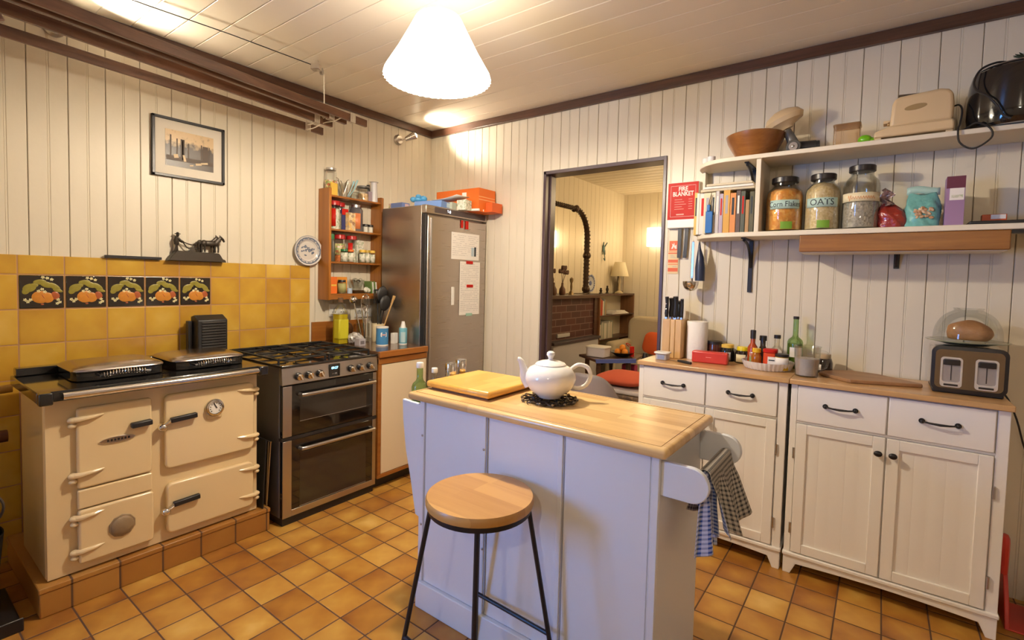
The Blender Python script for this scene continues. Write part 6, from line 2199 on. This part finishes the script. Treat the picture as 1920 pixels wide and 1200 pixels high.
P(t, 'red_bars', b, plain('orange_red_print', (.70, .12, .03), .5))
b = B()
b.prism([(2.088, 1.535), (2.096, 1.555), (2.092, 1.567), (2.101, 1.560), (2.105, 1.573), (2.110, 1.553), (2.120, 1.560), (2.122, 1.535), (2.112, 1.535), (2.104, 1.548), (2.098, 1.535)], 'y', -.0058, -.0050)
P(t, 'flame_symbol', b, WINK)
b = B()
for k in range(4):
    b.box(2.085, 2.12-.006*k, -.0050, -.0044, 1.480+.0055*k, 1.482+.0055*k)
b.box(2.10, 2.125, -.0050, -.0044, 1.426, 1.429)
P(t, 'small_print', b, INK)
t = T('hanging_ladle', 'steel ladle hanging from a hook under the left end of the lower shelf', 'ladle', (2.25, -.10, 1.57))
b = B(); b.tube([(2.249, -.095, 1.573), (2.249, -.098, 1.585-.02)], .0025, 6)
b.box(2.241, 2.254, -.100, -.096, 1.36, 1.567)
P(t, 'handle', b, CHROME, bev=.001)
b = B(); b.lathe([(0, -.040), (.018, -.037), (.034, -.024), (.042, -.004), (.0435, .016), (.040, .014), (.032, -.020), (.016, -.033), (0, -.036)], (2.246, -.115, 1.325), 32)
b.tube([(2.247, -.098, 1.37), (2.247, -.090, 1.345), (2.247, -.080, 1.330)], .004, 8)
P(t, 'ladle_bowl', b, CHROME)
t = T('hanging_glove', 'dark blue pointed silicone glove hanging beside the steel ladle', 'oven glove', (2.283, -.09, 1.57))
b = B()
b.tube([(2.278, -.085, 1.572), (2.279, -.085, 1.53), (2.285, -.085, 1.48), (2.287, -.085, 1.42), (2.288, -.085, 1.345)], [.004, .008, .020, .028, .026], 14)
P(t, 'glove', b, plain('navy_silicone', (.02, .028, .065), .35), ang=60)
b = B(); b.cyl((2.278, -.085, 1.565), (2.278, -.085, 1.5745), .005, n=8)
P(t, 'hook', b, CHROME)

# ================================================================== FLOOR ITEMS AT THE EDGES
t = T('red_dustpan', 'red plastic long dustpan leaning by the right end of the cabinets', 'dustpan', (3.60, -.2, 0))
b = B()
b.prism([(-.30, .002), (-.06, .002), (-.06, .155), (-.10, .19), (-.20, .19), (-.26, .10)], 'x', 3.575, 3.590)
b.prism([(-.30, .0), (-.06, .0), (-.06, .006), (-.30, .006)], 'x', 3.575, 3.700)
P(t, 'pan', b, REDPL, bev=.003)
b = B(); b.tube([(3.580, -.15, .18), (3.575, -.17, .24), (3.570, -.22, .335), (3.566, -.27, .335), (3.572, -.24, .20)], [.012, .012, .014, .014, .012], 8, sm=4)
P(t, 'handle', b, REDPL)
t = T('black_bag', 'dark bag slumped on the floor behind the red dustpan', 'bag', (3.72, -.2, 0))
b = B(); b.ell((3.74, -.18, .075), (.09, .10, .075), 18)
P(t, 'bag', b, BLACK)
t = T('coal_hod', 'black coal bucket with round rim standing left of the cream range', 'bucket', (.42, -2.86, 0))
SOOT = plain('soot_black', (.006, .005, .005), .6)
b = B()
b.lathe([(0, .002), (.12, .002), (.135, .03), (.16, .30), (.155, .30), (.13, .04), (0, .02)], (.45, -2.80, .02), 36)
P(t, 'bucket', b, SOOT)
b = B()
n_ = 40
b.tube([(.50+.045*sin(2*pi*k/n_), -2.80+.155*cos(2*pi*k/n_), .42+.115*sin(2*pi*k/n_)) for k in range(n_)], .0045, 6, closed=True)
P(t, 'rim_ring', b, STEELS)
b = B(); b.lathe([(0, 0), (.15, 0), (.15, .14), (.10, .16), (0, .165)], (.45, -2.80, .27), 30)
P(t, 'dark_lid', b, SOOT)
b = B(); b.box(.30, .66, -2.99, -2.62, 0, .018).box(.655, .662, -2.99, -2.62, 0, .05)
S('hearth_tray', 'black metal tray on the floor under the coal bucket', 'tray', b, BLACKM, (.45, -2.8, 0), bev=.004)

# ================================================================== SITTING ROOM THINGS SEEN THROUGH THE DOORWAY
BRICK = plain('x', (.2, .06, .05), .7)
m, N, L_, bs = nt('dark_brick')
tc = N.new('ShaderNodeTexCoord'); sp_ = N.new('ShaderNodeSeparateXYZ'); L_.new(tc.outputs['Object'], sp_.inputs[0])
cb_ = N.new('ShaderNodeCombineXYZ'); L_.new(sp_.outputs['Y'], cb_.inputs[0]); L_.new(sp_.outputs['Z'], cb_.inputs[1])
bt = N.new('ShaderNodeTexBrick'); L_.new(cb_.outputs[0], bt.inputs['Vector'])
bt.inputs['Scale'].default_value = 1; bt.inputs['Brick Width'].default_value = .22; bt.inputs['Row Height'].default_value = .075; bt.inputs['Mortar Size'].default_value = .005
bt.inputs['Color1'].default_value = (.105, .035, .030, 1); bt.inputs['Color2'].default_value = (.065, .027, .028, 1); bt.inputs['Mortar'].default_value = (.20, .13, .11, 1)
L_.new(bt.outputs['Color'], bs.inputs['Base Color']); bs.inputs['Roughness'].default_value = .55
BRICK = m
t = T('fireplace', 'dark brick fireplace with brown mantelpiece seen through the doorway', 'fireplace', (.30, 1.8, 0))
b = B(); b.box(.145, .305, .90, 2.44, 0, 1.125)
P(t, 'brick_surround', b, BRICK)
b = B(); b.box(.145, .37, .85, 2.50, 1.125, 1.165)
P(t, 'mantel_shelf', b, DWOODY, bev=.004)
b = B(); b.box(.145, .325, 2.44, 2.53, 0, 1.125)
P(t, 'side_post', b, DWOODY, bev=.003)
t = T('gas_fire', 'pale grey panel heater with dark top standing in front of the brick fireplace', 'heater', (.36, 1.95, 0))
b = B(); b.box(.3065, .40, 1.40, 2.42, .0, .640)
P(t, 'front_panel', b, plain('pale_grey_enamel', (.50, .50, .56), .35), bev=.008)
b = B(); b.box(.306, .42, 1.38, 2.44, .640, .672)
P(t, 'top_grille', b, plain('grey_black', (.06, .055, .07), .3), bev=.004)
b = B(); b.box(.306, .325, 1.60, 1.86, .70, .74)
P(t, 'chrome_name_plate', b, plain('pale_plate', (.5, .5, .52), .5), bev=.002)
# mirror
t = T('overmantel_mirror', 'arched mirror in a rope-twist bronze frame above the mantelpiece', 'mirror', (.16, 1.8, 1.17))
MY0, MY1, MZ0, MZ1, MR = .95, 2.50, 1.175, 2.18, .32
arch = [(MY1, MZ0)]+[(MY1-MR+MR*cos(a), MZ1-MR+MR*sin(a)) for a in [pi/2*k/10 for k in range(11)]]+[(MY0+MR-MR*sin(a), MZ1-MR+MR*cos(a)) for a in [pi/2*k/10 for k in range(11)]]+[(MY0, MZ0)]
b = B(); b.prism(arch, 'x', .150, .162)
P(t, 'mirror_glass', b, plain('mirror', (.86, .84, .78), .015, metal=1))
FRB = plain('antique_bronze', (.10, .065, .045), .4, metal=.6)
b = B()
b.tube([(.172, y, z) for y, z in arch], .019, 10)
b.tube([(.188, y-.006, z) for y, z in arch], .009, 8)
P(t, 'frame', b, FRB)
b = B()
seg_ = [0]
for i in range(len(arch)-1):
    seg_.append(seg_[-1]+math.hypot(arch[i+1][0]-arch[i][0], arch[i+1][1]-arch[i][1]))
rp_ = []
for k in range(900):
    d_ = seg_[-1]*k/899
    i = min(max(j for j in range(len(seg_)) if seg_[j] <= d_), len(arch)-2)
    f_ = (d_-seg_[i])/(seg_[i+1]-seg_[i]); ty_, tz_ = arch[i+1][0]-arch[i][0], arch[i+1][1]-arch[i][1]; q_ = math.hypot(ty_, tz_)
    y = arch[i][0]+ty_*f_; z = arch[i][1]+tz_*f_; a = d_*2*pi/.045
    rp_.append((.180+.021*cos(a), y-tz_/q_*.021*sin(a), z+ty_/q_*.021*sin(a)))
b.tube(rp_, .0045, 5)
P(t, 'rope_moulding', b, FRB)
for y, z in ((MY1, 1.64), (MY1-MR, MZ1), (MY1, MZ0+.05)):
    b = B(); b.ell((.18, y, z), (.036, .038, .042), 10)
    P(t, 'frame_clasp', b, FRB)
# mantel ornaments
for k, (y, s_) in enumerate(((1.56, .85), (1.74, 1.0))):
    t = T('flower_vase', ['brown vase with one dried flower head, leftmost visible on the mantel', 'brown vase with dried flower heads, in front of the mirror on the mantel'][k], 'vase', (.28, y, 1.166))
    b = B(); b.lathe([(0, 0), (.030, 0), (.036, .02), (.034, .065), (.014, .10), (.012, .135), (0, .135)], (.28, y, 1.166), 20)
    P(t, 'vase', b, plain('brown_ware_%d' % k, (.13, .06, .035), .4))
    for q, (dy, h_) in enumerate(((-.03, .26), (.025, .30), (.07, .25))[:1 if k == 0 else 3]):
        b = B(); b.tube([(.28, y, 1.29), (.28, y+dy, 1.166+h_)], .003, 6)
        for a in range(10):
            b.ell((.28+.016*cos(a*.63), y+dy+.030*sin(a*.63), 1.166+h_+.010*sin(a*2)), (.014, .016, .018), 7)
        P(t, 'dried_flower', b, plain('dried_petal_%d%d' % (k, q), (.13, .075, .06), .8))
t = T('brass_figure', 'slim brass candlestick figure between vases and mirror frame on the mantel', 'ornament', (.30, 1.90, 1.166))
b = B(); b.lathe([(0, 0), (.035, 0), (.030, .02), (.010, .05), (.014, .09), (.010, .13), (.022, .16), (.020, .185), (.008, .195), (0, .20)], (.29, 1.92, 1.166), 16)
P(t, 'figure', b, plain('brass', (.30, .22, .12), .35, metal=.7))
t = T('blue_plate', 'blue and white plate leaning on the wall at the right of the mirror', 'plate', (.17, 2.58, 1.17))
b = B(); b.lathe([(0, .004), (.075, .004), (.11, .016), (.113, .016), (.078, 0), (0, 0)], (.150, 2.63, 1.30), 32, 'x')
P(t, 'dish', b, plain('blue_white_glaze', (.60, .62, .66), .2))
b = B()
for k in range(20):
    a = k*2*pi/20
    b.ell((.163, 2.63+.095*cos(a), 1.30+.095*sin(a)), (.004, .012, .012), 6)
b.ell((.155, 2.63, 1.30), (.003, .04, .03), 10)
P(t, 'blue_pattern', b, plain('blue_paint', (.10, .14, .34), .4))
# shelves in the alcove
t = T('alcove_bookcase', 'low brown bookcase in the alcove beyond the fireplace', 'bookcase', (.3, 3.0, 0))
b = B()
b.box(.145, .345, 2.54, 3.585, 1.145, 1.170)
for z in (.90, .60, .30, .02):
    b.box(.145, .345, 2.54, 3.585, z-.018, z)
P(t, 'shelf', b, DWOODY, bev=.002)
UPW = wood('brown_upright', (.16, .07, .03), (.28, .13, .05), 'z', 8)
for ya_, yb_ in ((3.560, 3.590), (2.535, 2.56)):
    b = B(); b.box(.145, .345, ya_, yb_, 0, 1.145)
    P(t, 'upright', b, UPW, bev=.002)
b = B(); b.box(.1445, .150, 2.56, 3.56, 0, 1.145)
P(t, 'back', b, plain('cream_back', (.62, .56, .44), .7))
rnd = random.Random(11)
y = 2.575
cols = [('orange', (.50, .10, .02)), ('red', (.45, .05, .03)), ('cream', (.66, .60, .48)), ('grey-green', (.25, .30, .28)), ('tan', (.40, .28, .16))]
for k in range(5):
    w_ = .026+.006*(k % 3)
    b = B(); b.box(.16, .335, y, y+w_-.002, .9005, 1.105-.012*(k % 3))
    S('shelf_book', '%s book, number %s from the fireplace on the upper alcove shelf' % (cols[k][0], ['one', 'two', 'three', 'four', 'five'][k]), 'book', b, plain('bk_%d' % k, cols[k][1], .6), (.25, y, .9), group='upper alcove books', bev=.001)
    y += w_+.002
y = 2.58
for k in range(14):
    w_ = rnd.choice((.018, .024, .03)); c = rnd.choice([(.66, .62, .54), (.50, .46, .40), (.60, .54, .42), (.30, .34, .26), (.68, .60, .5)])
    b = B(); b.box(.165, .335, y, y+w_-.002, .6005, .82-rnd.uniform(0, .04))
    S('record_sleeve', 'pale thin book among the row on the lower alcove shelf by the armchair', 'book', b, plain('rs_%d' % k, c, .6), (.25, y, .6), group='lower alcove books', bev=.001)
    y += w_+.002
for k in range(4):
    b = B(); b.box(.17, .34, 2.95+.02*k, 3.40-.03*k, .9005+.011*k, .9105+.011*k, rz=.04*(k-1.5))
    S('loose_papers', ['bottom', 'second', 'third', 'top'][k]+' sheaf of the loose white papers lying on the alcove shelf', 'papers', b, PAPER, (.25, 3.1, .9+.011*k), group='papers on the alcove shelf')
t = T('table_lamp', 'unlit table lamp with cream pleated shade standing on the alcove bookcase', 'lamp', (.27, 3.25, 1.17))
b = B(); b.lathe([(0, 0), (.055, 0), (.055, .012), (.018, .035), (.014, .12), (.022, .16), (.010, .22), (.008, .30), (0, .30)], (.26, 3.26, 1.171), 24)
P(t, 'lamp_base', b, plain('cream_lamp_base', (.62, .52, .34), .3))
b = B(); b.lathe([(.125, .23), (.070, .42), (.068, .42), (.122, .23), (.125, .23)], (.26, 3.26, 1.171), 40, wob=lambda a, z: 1+.015*cos(24*a))
P(t, 'lamp_shade', b, plain('cream_shade', (.74, .66, .46), .8), ang=80)
t = T('small_picture', 'small dark framed picture standing behind the table lamp', 'picture', (.2, 3.40, 1.17))
b = B(); b.box(.20, .215, 3.32, 3.50, 1.171, 1.44)
P(t, 'frame', b, plain('brown_frame', (.12, .08, .05), .5), bev=.003)
b = B(); b.box(.215, .217, 3.345, 3.475, 1.20, 1.41)
P(t, 'image', b, plain('grey_image', (.30, .27, .22), .5, var=.5, vscale=20))
for k, (y, h_, lb) in enumerate(((2.72, .075, 'tiny dark ornament right of the blue plate on the alcove top'), (2.90, .105, 'small bronze ornament halfway along the alcove top before the lamp'))):
    b = B(); b.lathe([(0, 0), (.030, 0), (.012, .02), (.020, h_*.5), (.010, h_*.8), (.014, h_*.92), (0, h_)], (.26, y, 1.171), 14)
    S('shelf_ornament', lb, 'ornament', b, BRZ, (.26, y, 1.171))
t = T('wall_hook_ornament', 'green metal double hook hanging on the sitting room wall above the ornaments', 'hook', (.15, 3.0, 1.7))
b = B()
b.box(.146, .156, 2.955, 3.005, 1.72, 1.80).tube([(.155, 2.955, 1.79), (.175, 2.93, 1.84)], .007, 6).tube([(.155, 3.005, 1.79), (.175, 3.03, 1.84)], .007, 6)
b.tube([(.155, 2.98, 1.72), (.165, 2.99, 1.64), (.175, 2.975, 1.60), (.17, 2.95, 1.63)], .006, 6, sm=3).tube([(.155, 2.955, 1.74), (.155, 2.945, 1.68)], .006, 6).tube([(.155, 3.005, 1.74), (.155, 3.015, 1.68)], .006, 6)
P(t, 'hook', b, plain('verdigris', (.06, .13, .12), .5, metal=.3))
# wall sconces
SHD = plain('sconce_shade', (1, .9, .7), .6, emit=3.2, ecol=(1, .84, .58))
for cx, zc, lb in ((.625, 1.94, 'glowing square wall lamp beside the right door edge in the sitting room'), (1.36, 1.96, 'second glowing square wall lamp, seen in the overmantel mirror')):
    t = T('wall_lamp', lb, 'wall lamp', (cx, 3.55, zc))
    b = B(); b.prism(rrect(cx-.095, cx+.095, 3.47, 3.57, .03), 'z', zc-.125, zc+.125)
    P(t, 'lamp_shade', b, SHD, bev=.004)
    b = B(); b.box(cx-.02, cx+.02, 3.57, 3.597, zc-.04, zc+.04)
    P(t, 'bracket', b, BLACKM)
# armchair
t = T('armchair', 'cream upholstered armchair in the far corner of the sitting room', 'armchair', (.85, 2.9, 0))
CRU = plain('cream_upholstery', (.46, .39, .27), .9, bump=.2, bscale=40)
b = B(); b.box(.50, 1.25, 2.55, 3.15, .10, .42)
P(t, 'seat', b, CRU, bev=.05, seg=4)
b = B(); b.prism(rrect(.50, 1.25, .30, .89, .12, 8, (1, 1, 0, 0)), 'y', 3.02, 3.22)
P(t, 'backrest', b, CRU, bev=.05, seg=4)
for x in (.44, 1.19):
    b = B(); b.box(x, x+.13, 2.50, 3.15, .10, .60)
    P(t, 'armrest', b, CRU, bev=.05, seg=4)
for x in (.50, 1.22):
    for y in (2.58, 3.12):
        b = B(); b.cyl((x, y, 0), (x, y, .11), .018, .025, n=10)
        P(t, 'leg', b, DWOOD)
b = B()
bmesh.ops.create_uvsphere(b.bm, u_segments=28, v_segments=18, radius=1)


def pillow(b, c, w, h, d, rx=0, rz=0, ry=0):
    M_ = Matrix.Translation(c) @ Matrix.Rotation(rz, 4, 'Z') @ Matrix.Rotation(rx, 4, 'X') @ Matrix.Rotation(ry, 4, 'Y')
    for v in b.bm.verts:
        x, y, z = v.co
        k = max(abs(x), abs(z), 1e-6)
        r_ = math.hypot(x, z)
        s_ = r_/k if k > 1e-5 else 1
        nx, nz = x/max(r_, 1e-6), z/max(r_, 1e-6)
        e = (abs(nx)**4+abs(nz)**4)**-.25
        v.co = M_ @ Vector((nx*e*r_*w/2, y*d/2*(1-.15*r_), nz*e*r_*h/2))
    return b


pillow(b, (.97, 2.90, .575), .40, .28, .13, rx=-.30, ry=.12)
S('red_cushion', 'orange-red cushion propped in the cream armchair', 'cushion', b, plain('orange_red_fabric', (.62, .10, .02), .9), (.93, 2.93, .5), ang=60)
# dark table with blue cloth
t = T('side_table', 'small dark wooden table with blue cloth edge in the sitting room', 'table', (1.13, .95, 0))
b = B(); b.prism([(.93, .92), (1.22, .72), (1.48, .98), (1.42, 1.35), (1.05, 1.35)], 'z', .640, .665)
P(t, 'table_top', b, DWOOD, bev=.004)
b = B(); b.prism([(1.20, .735), (1.235, .705), (1.50, .985), (1.47, 1.06)], 'z', .6645, .669)
b.prism([(1.228, .703), (1.235, .703), (1.503, .983), (1.495, .992)], 'z', .635, .669)
P(t, 'blue_cloth', b, plain('blue_cloth', (.10, .14, .45), .9))
for x, y in ((1.01, .95), (1.22, .78), (1.42, 1.0), (1.10, 1.30)):
    b = B(); b.lathe([(.020, 0), (.014, .1), (.024, .3), (.016, .45), (.024, .55), (.022, .64), (0, .64), ], (x, y, 0), 14)
    b.cyl((x, y, 0), (x, y, .01), .02, n=12)
    P(t, 'leg', b, DWOOD)
t = T('white_tub', 'white plastic tub standing on the dark side table', 'tub', (1.13, .98, .666))
b = B(); b.prism(rrect(1.03, 1.23, .86, 1.02, .03), 'z', .6665, .760)
P(t, 'tub', b, plain('tub_white', (.66, .62, .66), .4), bev=.006)
b = B(); b.prism(rrect(1.022, 1.238, .852, 1.028, .034), 'z', .752, .766)
P(t, 'rim', b, WHITEPL, bev=.003)
t = T('fruit_dish', 'dark dish of oranges on the side table behind the white tub', 'dish', (1.31, 1.1, .67))
b = B(); b.lathe([(0, 0), (.06, 0), (.12, .04), (.115, .04), (.055, .008), (0, .008)], (1.31, 1.10, .671), 28)
P(t, 'dish', b, BLACK)
for k, (dx, dy, dz) in enumerate(((-.035, -.03, 0), (.035, -.02, 0), (0, .035, 0), (.005, -.005, .040))):
    b = B(); b.ell((1.31+dx, 1.10+dy, .712+dz), .032, 16)
    S('orange_fruit', ['orange at the left front of the dark fruit dish', 'orange at the right front of the dark fruit dish', 'orange at the back of the dark fruit dish', 'orange on top of the others in the dark fruit dish'][k], 'orange', b, plain('orange_peel_%d' % k, (.78, .26, .02), .5), (1.31+dx, 1.1+dy, .68), group='oranges in the dish')
b = B(); b.cyl((1.40, 1.12, .671), (1.40, 1.12, .77), .022, n=16).tube([(1.375, 1.10, .77), (1.345, 1.10, .79), (1.36, 1.10, .80), (1.39, 1.11, .78)], .004, 6, sm=3)
S('red_can', 'small red can beside the fruit dish on the side table', 'can', b, RED, (1.40, 1.12, .67))
b = B(); b.cyl((1.46, 1.08, 0), (1.46, 1.08, .72), .042, n=20).cyl((1.46, 1.08, .72), (1.46, 1.08, .78), .03, .02, n=16)
S('black_flask', 'tall black cylinder standing on the floor right of the side table', 'flask', b, BLACK, (1.46, 1.08, 0))
b = B(); b.box(1.26, 1.40, 1.20, 1.28, .30, .60).box(1.26, 1.40, 1.20, 1.28, 0, .3)
S('magenta_bag', 'magenta bag standing beneath the right side of the side table', 'bag', b, plain('magenta', (.38, .02, .12), .6), (1.33, 1.24, 0), bev=.01)
# stool / pouffe with cushion
t = T('patterned_stool', 'low patterned stool with white piping near the sitting room door', 'stool', (1.44, .84, 0))
b = B(); b.box(1.22, 1.66, .64, 1.06, .20, .44)
P(t, 'patterned_seat', b, flecks('brown_tapestry', [(.16, .09, .05), (.26, .16, .08), (.10, .06, .04)], 40, bump=0), bev=.02)
b = B(); b.box(1.215, 1.665, .635, 1.065, .44, .475)
P(t, 'white_band', b, plain('piping_white', (.55, .50, .50), .8), bev=.015, seg=3)
for x in (1.25, 1.63):
    for y in (.67, 1.03):
        b = B(); b.cyl((x, y, 0), (x, y, .21), .014, .018, n=10)
        P(t, 'leg', b, BLACKM)
b = B(); bmesh.ops.create_uvsphere(b.bm, u_segments=28, v_segments=18, radius=1)
pillow(b, (1.44, .85, .532), .42, .40, .125, rx=pi/2)
S('red_cushion', 'orange-red flat cushion lying on the patterned stool', 'cushion', b, plain('orange_red_fabric2', (.60, .11, .05), .9), (1.44, .85, .48), ang=60)
# grey chair back
t = T('grey_chair', 'rounded grey tub chair just beyond the doorway behind the teapot', 'chair', (1.42, .41, 0))
GRY = plain('grey_shell', (.36, .31, .29), .6)
b = B()


def shell(u, v):
    a = -.95*pi/2+1.9*pi/2*u
    hh = .42+.235*v*(1-.9*abs(2*u-1)**3)
    r_ = .20
    return (1.42+r_*sin(a), .41-.40*cos(a)*.50+.03*v*-1, hh)


b.grid(shell, 26, 8)
o = P(t, 'backrest', b, GRY, ang=60); so = o.modifiers.new('thick', 'SOLIDIFY'); so.thickness = .018
b = B(); b.lathe([(0, .39), (.17, .39), (.19, .41), (.18, .44), (0, .445)], (1.42, .40, 0), 32, sy=.85)
P(t, 'seat', b, GRY)
for sx in (-1, 1):
    for sy in (-1, 1):
        b = B(); b.tube([(1.42+.10*sx, .40+.10*sy, .40), (1.42+.16*sx, .40+.16*sy, .01)], [.014, .010], 10)
        P(t, 'leg', b, DWOOD)

# final placing of small groups
for o in [k for k in bpy.data.objects if k.parent is None]:
    n = o.name.split('.')[0]
    if n in ('side_table', 'white_tub', 'fruit_dish', 'orange_fruit', 'red_can'):
        o.location += Vector((-.19, .41, 0)); o.location.z += -.065 if n != 'side_table' else 0
        if n == 'side_table':
            o.scale.z = .902
    elif n in ('black_flask', 'magenta_bag'):
        o.location += Vector((-.10 if n == 'black_flask' else -.19, .41, 0)); o.scale.z = .85
    elif n in ('fluted_dish', 'hot_sauce_bottle', 'syrup_bottle', 'soy_bottle', 'ketchup_jar', 'mustard_jar', 'vinegar_bottle'):
        o.location.x -= .032
    elif n == 'dark_spread_jar':
        o.location.x -= .040
    elif n == 'yeast_jar':
        o.location.x -= .018
    elif n == 'wine_bottle':
        o.location.x -= .072
    elif n == 'plastic_jug':
        o.location.x -= .016
    elif n == 'spread_jar':
        o.location.x -= .030
    elif n == 'hand_blender':
        o.location.x += .012
